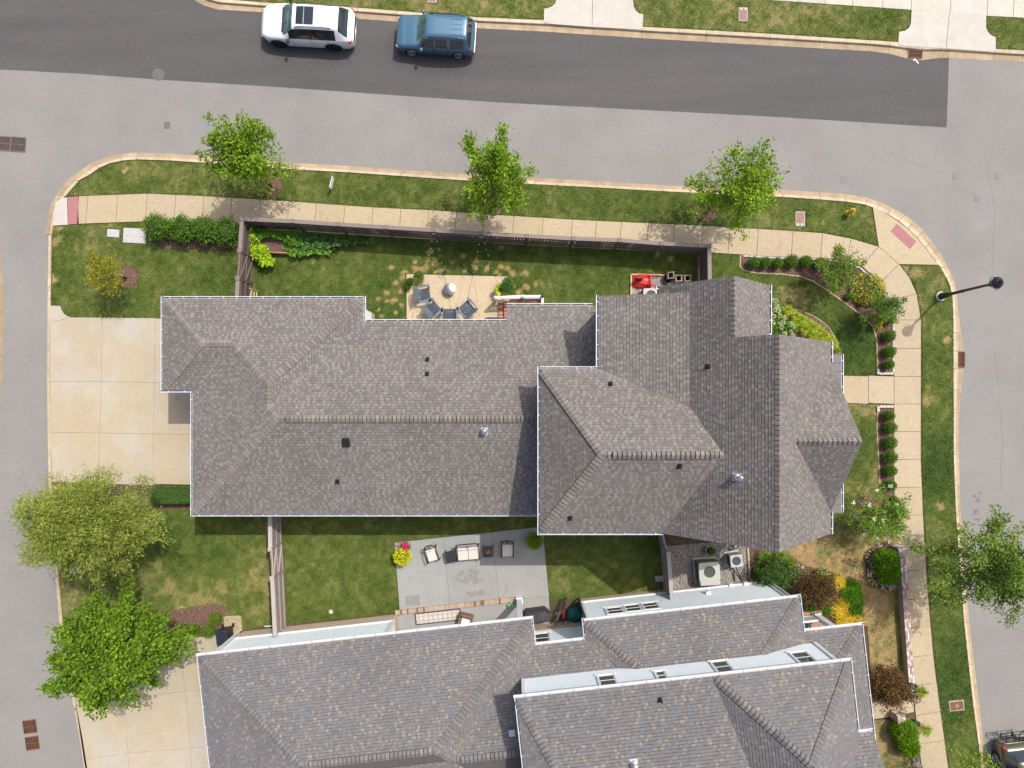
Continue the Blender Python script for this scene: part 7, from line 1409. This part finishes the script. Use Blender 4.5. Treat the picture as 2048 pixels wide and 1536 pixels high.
for s_ in (-1, 1): MB().tube([(s_*.26, .34, .11), (s_*.32, .34, .11)], .11, 14).build('wheel', MT['rubber'], bn)
sc = thing('satellite_bracket', 'white cable box with a curled pipe at the foot of the pale fence', 'utility box', S(2.6, .12, 0)); p = sc.location; MB().box((p.x, p.y, .35), (.28, .18, .34)).build('box', MT['trim'], sc, True, bev=.03); MB().tube([(p.x, p.y-.05, .2), (p.x-.4, p.y-.08, .12), (p.x-.9, p.y-.12, .1)], .03, 6).build('conduit', MT['trim'], sc, True)
for px, py, lab in ((1828, 1374, 'blue pot with spiky leaves on the brick pillar above the front walk'), (1835, 1449, 'blue pot with drooping leaves below the front walk')):
    t, p = pot(lab, px, py, .17, .4, 'teal', z0=.5 if py < 1400 else .0); tuft('plant', None, px+9, py+5, 17, .5, [(.10, .19, .03), (.15, .25, .035), (.17, .13, .05)], 130, .014, parent=t, z0=.7 if py < 1400 else .35)
pc_ = thing('porch_chair', 'dark chair with reddish arms behind the front corner porch railing', 'chair', S(30.7, 3.3, .52), ang)
MB().box((0, 0, .38), (.6, .55, .08)).build('seat', MT['black'], pc_, bev=.02); MB().box((0, .12, .45), (.5, .3, .06)).build('seat_cushion', MT['teal'], pc_)
for s_ in (-1, 1): MB().beam((s_*.34, -.25, .6), (s_*.34, .3, .6), .10, .03).build('arm', MT['terr'], pc_)
for a, b in ((-.3, -.25), (.3, -.25), (.3, .25), (-.3, .25)): MB().box((a, b, .17), (.05, .05, .34)).build('leg', MT['black'], pc_)
MB().beam((-.3, -.3, .7), (.3, -.3, .7), .05, .5).build('backrest', MT['terr'], pc_)
for ap, lab in (((1757, 749), 'row of pale edging blocks at the upper side of the front walk'), ((1757, 812), 'row of pale edging blocks at the lower side of the front walk')):
    t = thing('edging_blocks', lab, 'edging', G(*ap, 0))
    for i in range(4): q = G(ap[0]+5+7*i, ap[1]-2 if ap[1] < 800 else ap[1]+1, .06); MB().box((q.x, q.y, .06), (.17, .13, .12)).build('block', MT['concw'], t, True)
    q = G(ap[0]-1, ap[1]-6 if ap[1] < 800 else ap[1]+6, .06); MB().box((q.x, q.y, .06), (.13, .3, .12)).build('block', MT['concw'], t, True)
eb = thing('edging_stones', 'thin line of pale stones between the curved bed and sidewalk', 'edging', G(1700, 530, 0))
pl_ = [(1485, 512), (1560, 516.5), (1642, 519.5), (1690, 524), (1720, 537), (1757, 570), (1778, 606), (1785.5, 640), (1785.5, 700), (1785.5, 745)]
for a, b in zip(pl_[:-1], pl_[1:]):
    a, b = G(*a, 0), G(*b, 0); n = max(1, int((b-a).length/.33)); d = b-a
    for i in range(n): q = a.lerp(b, (i+.5)/n); MB().box((q.x, q.y, .03), ((b-a).length/n-.03, .09, .09+random.uniform(0, .02)), rz=math.atan2(d.y, d.x), c2=(1, 1, 1)).build('stone', MT['vault'], eb, True)
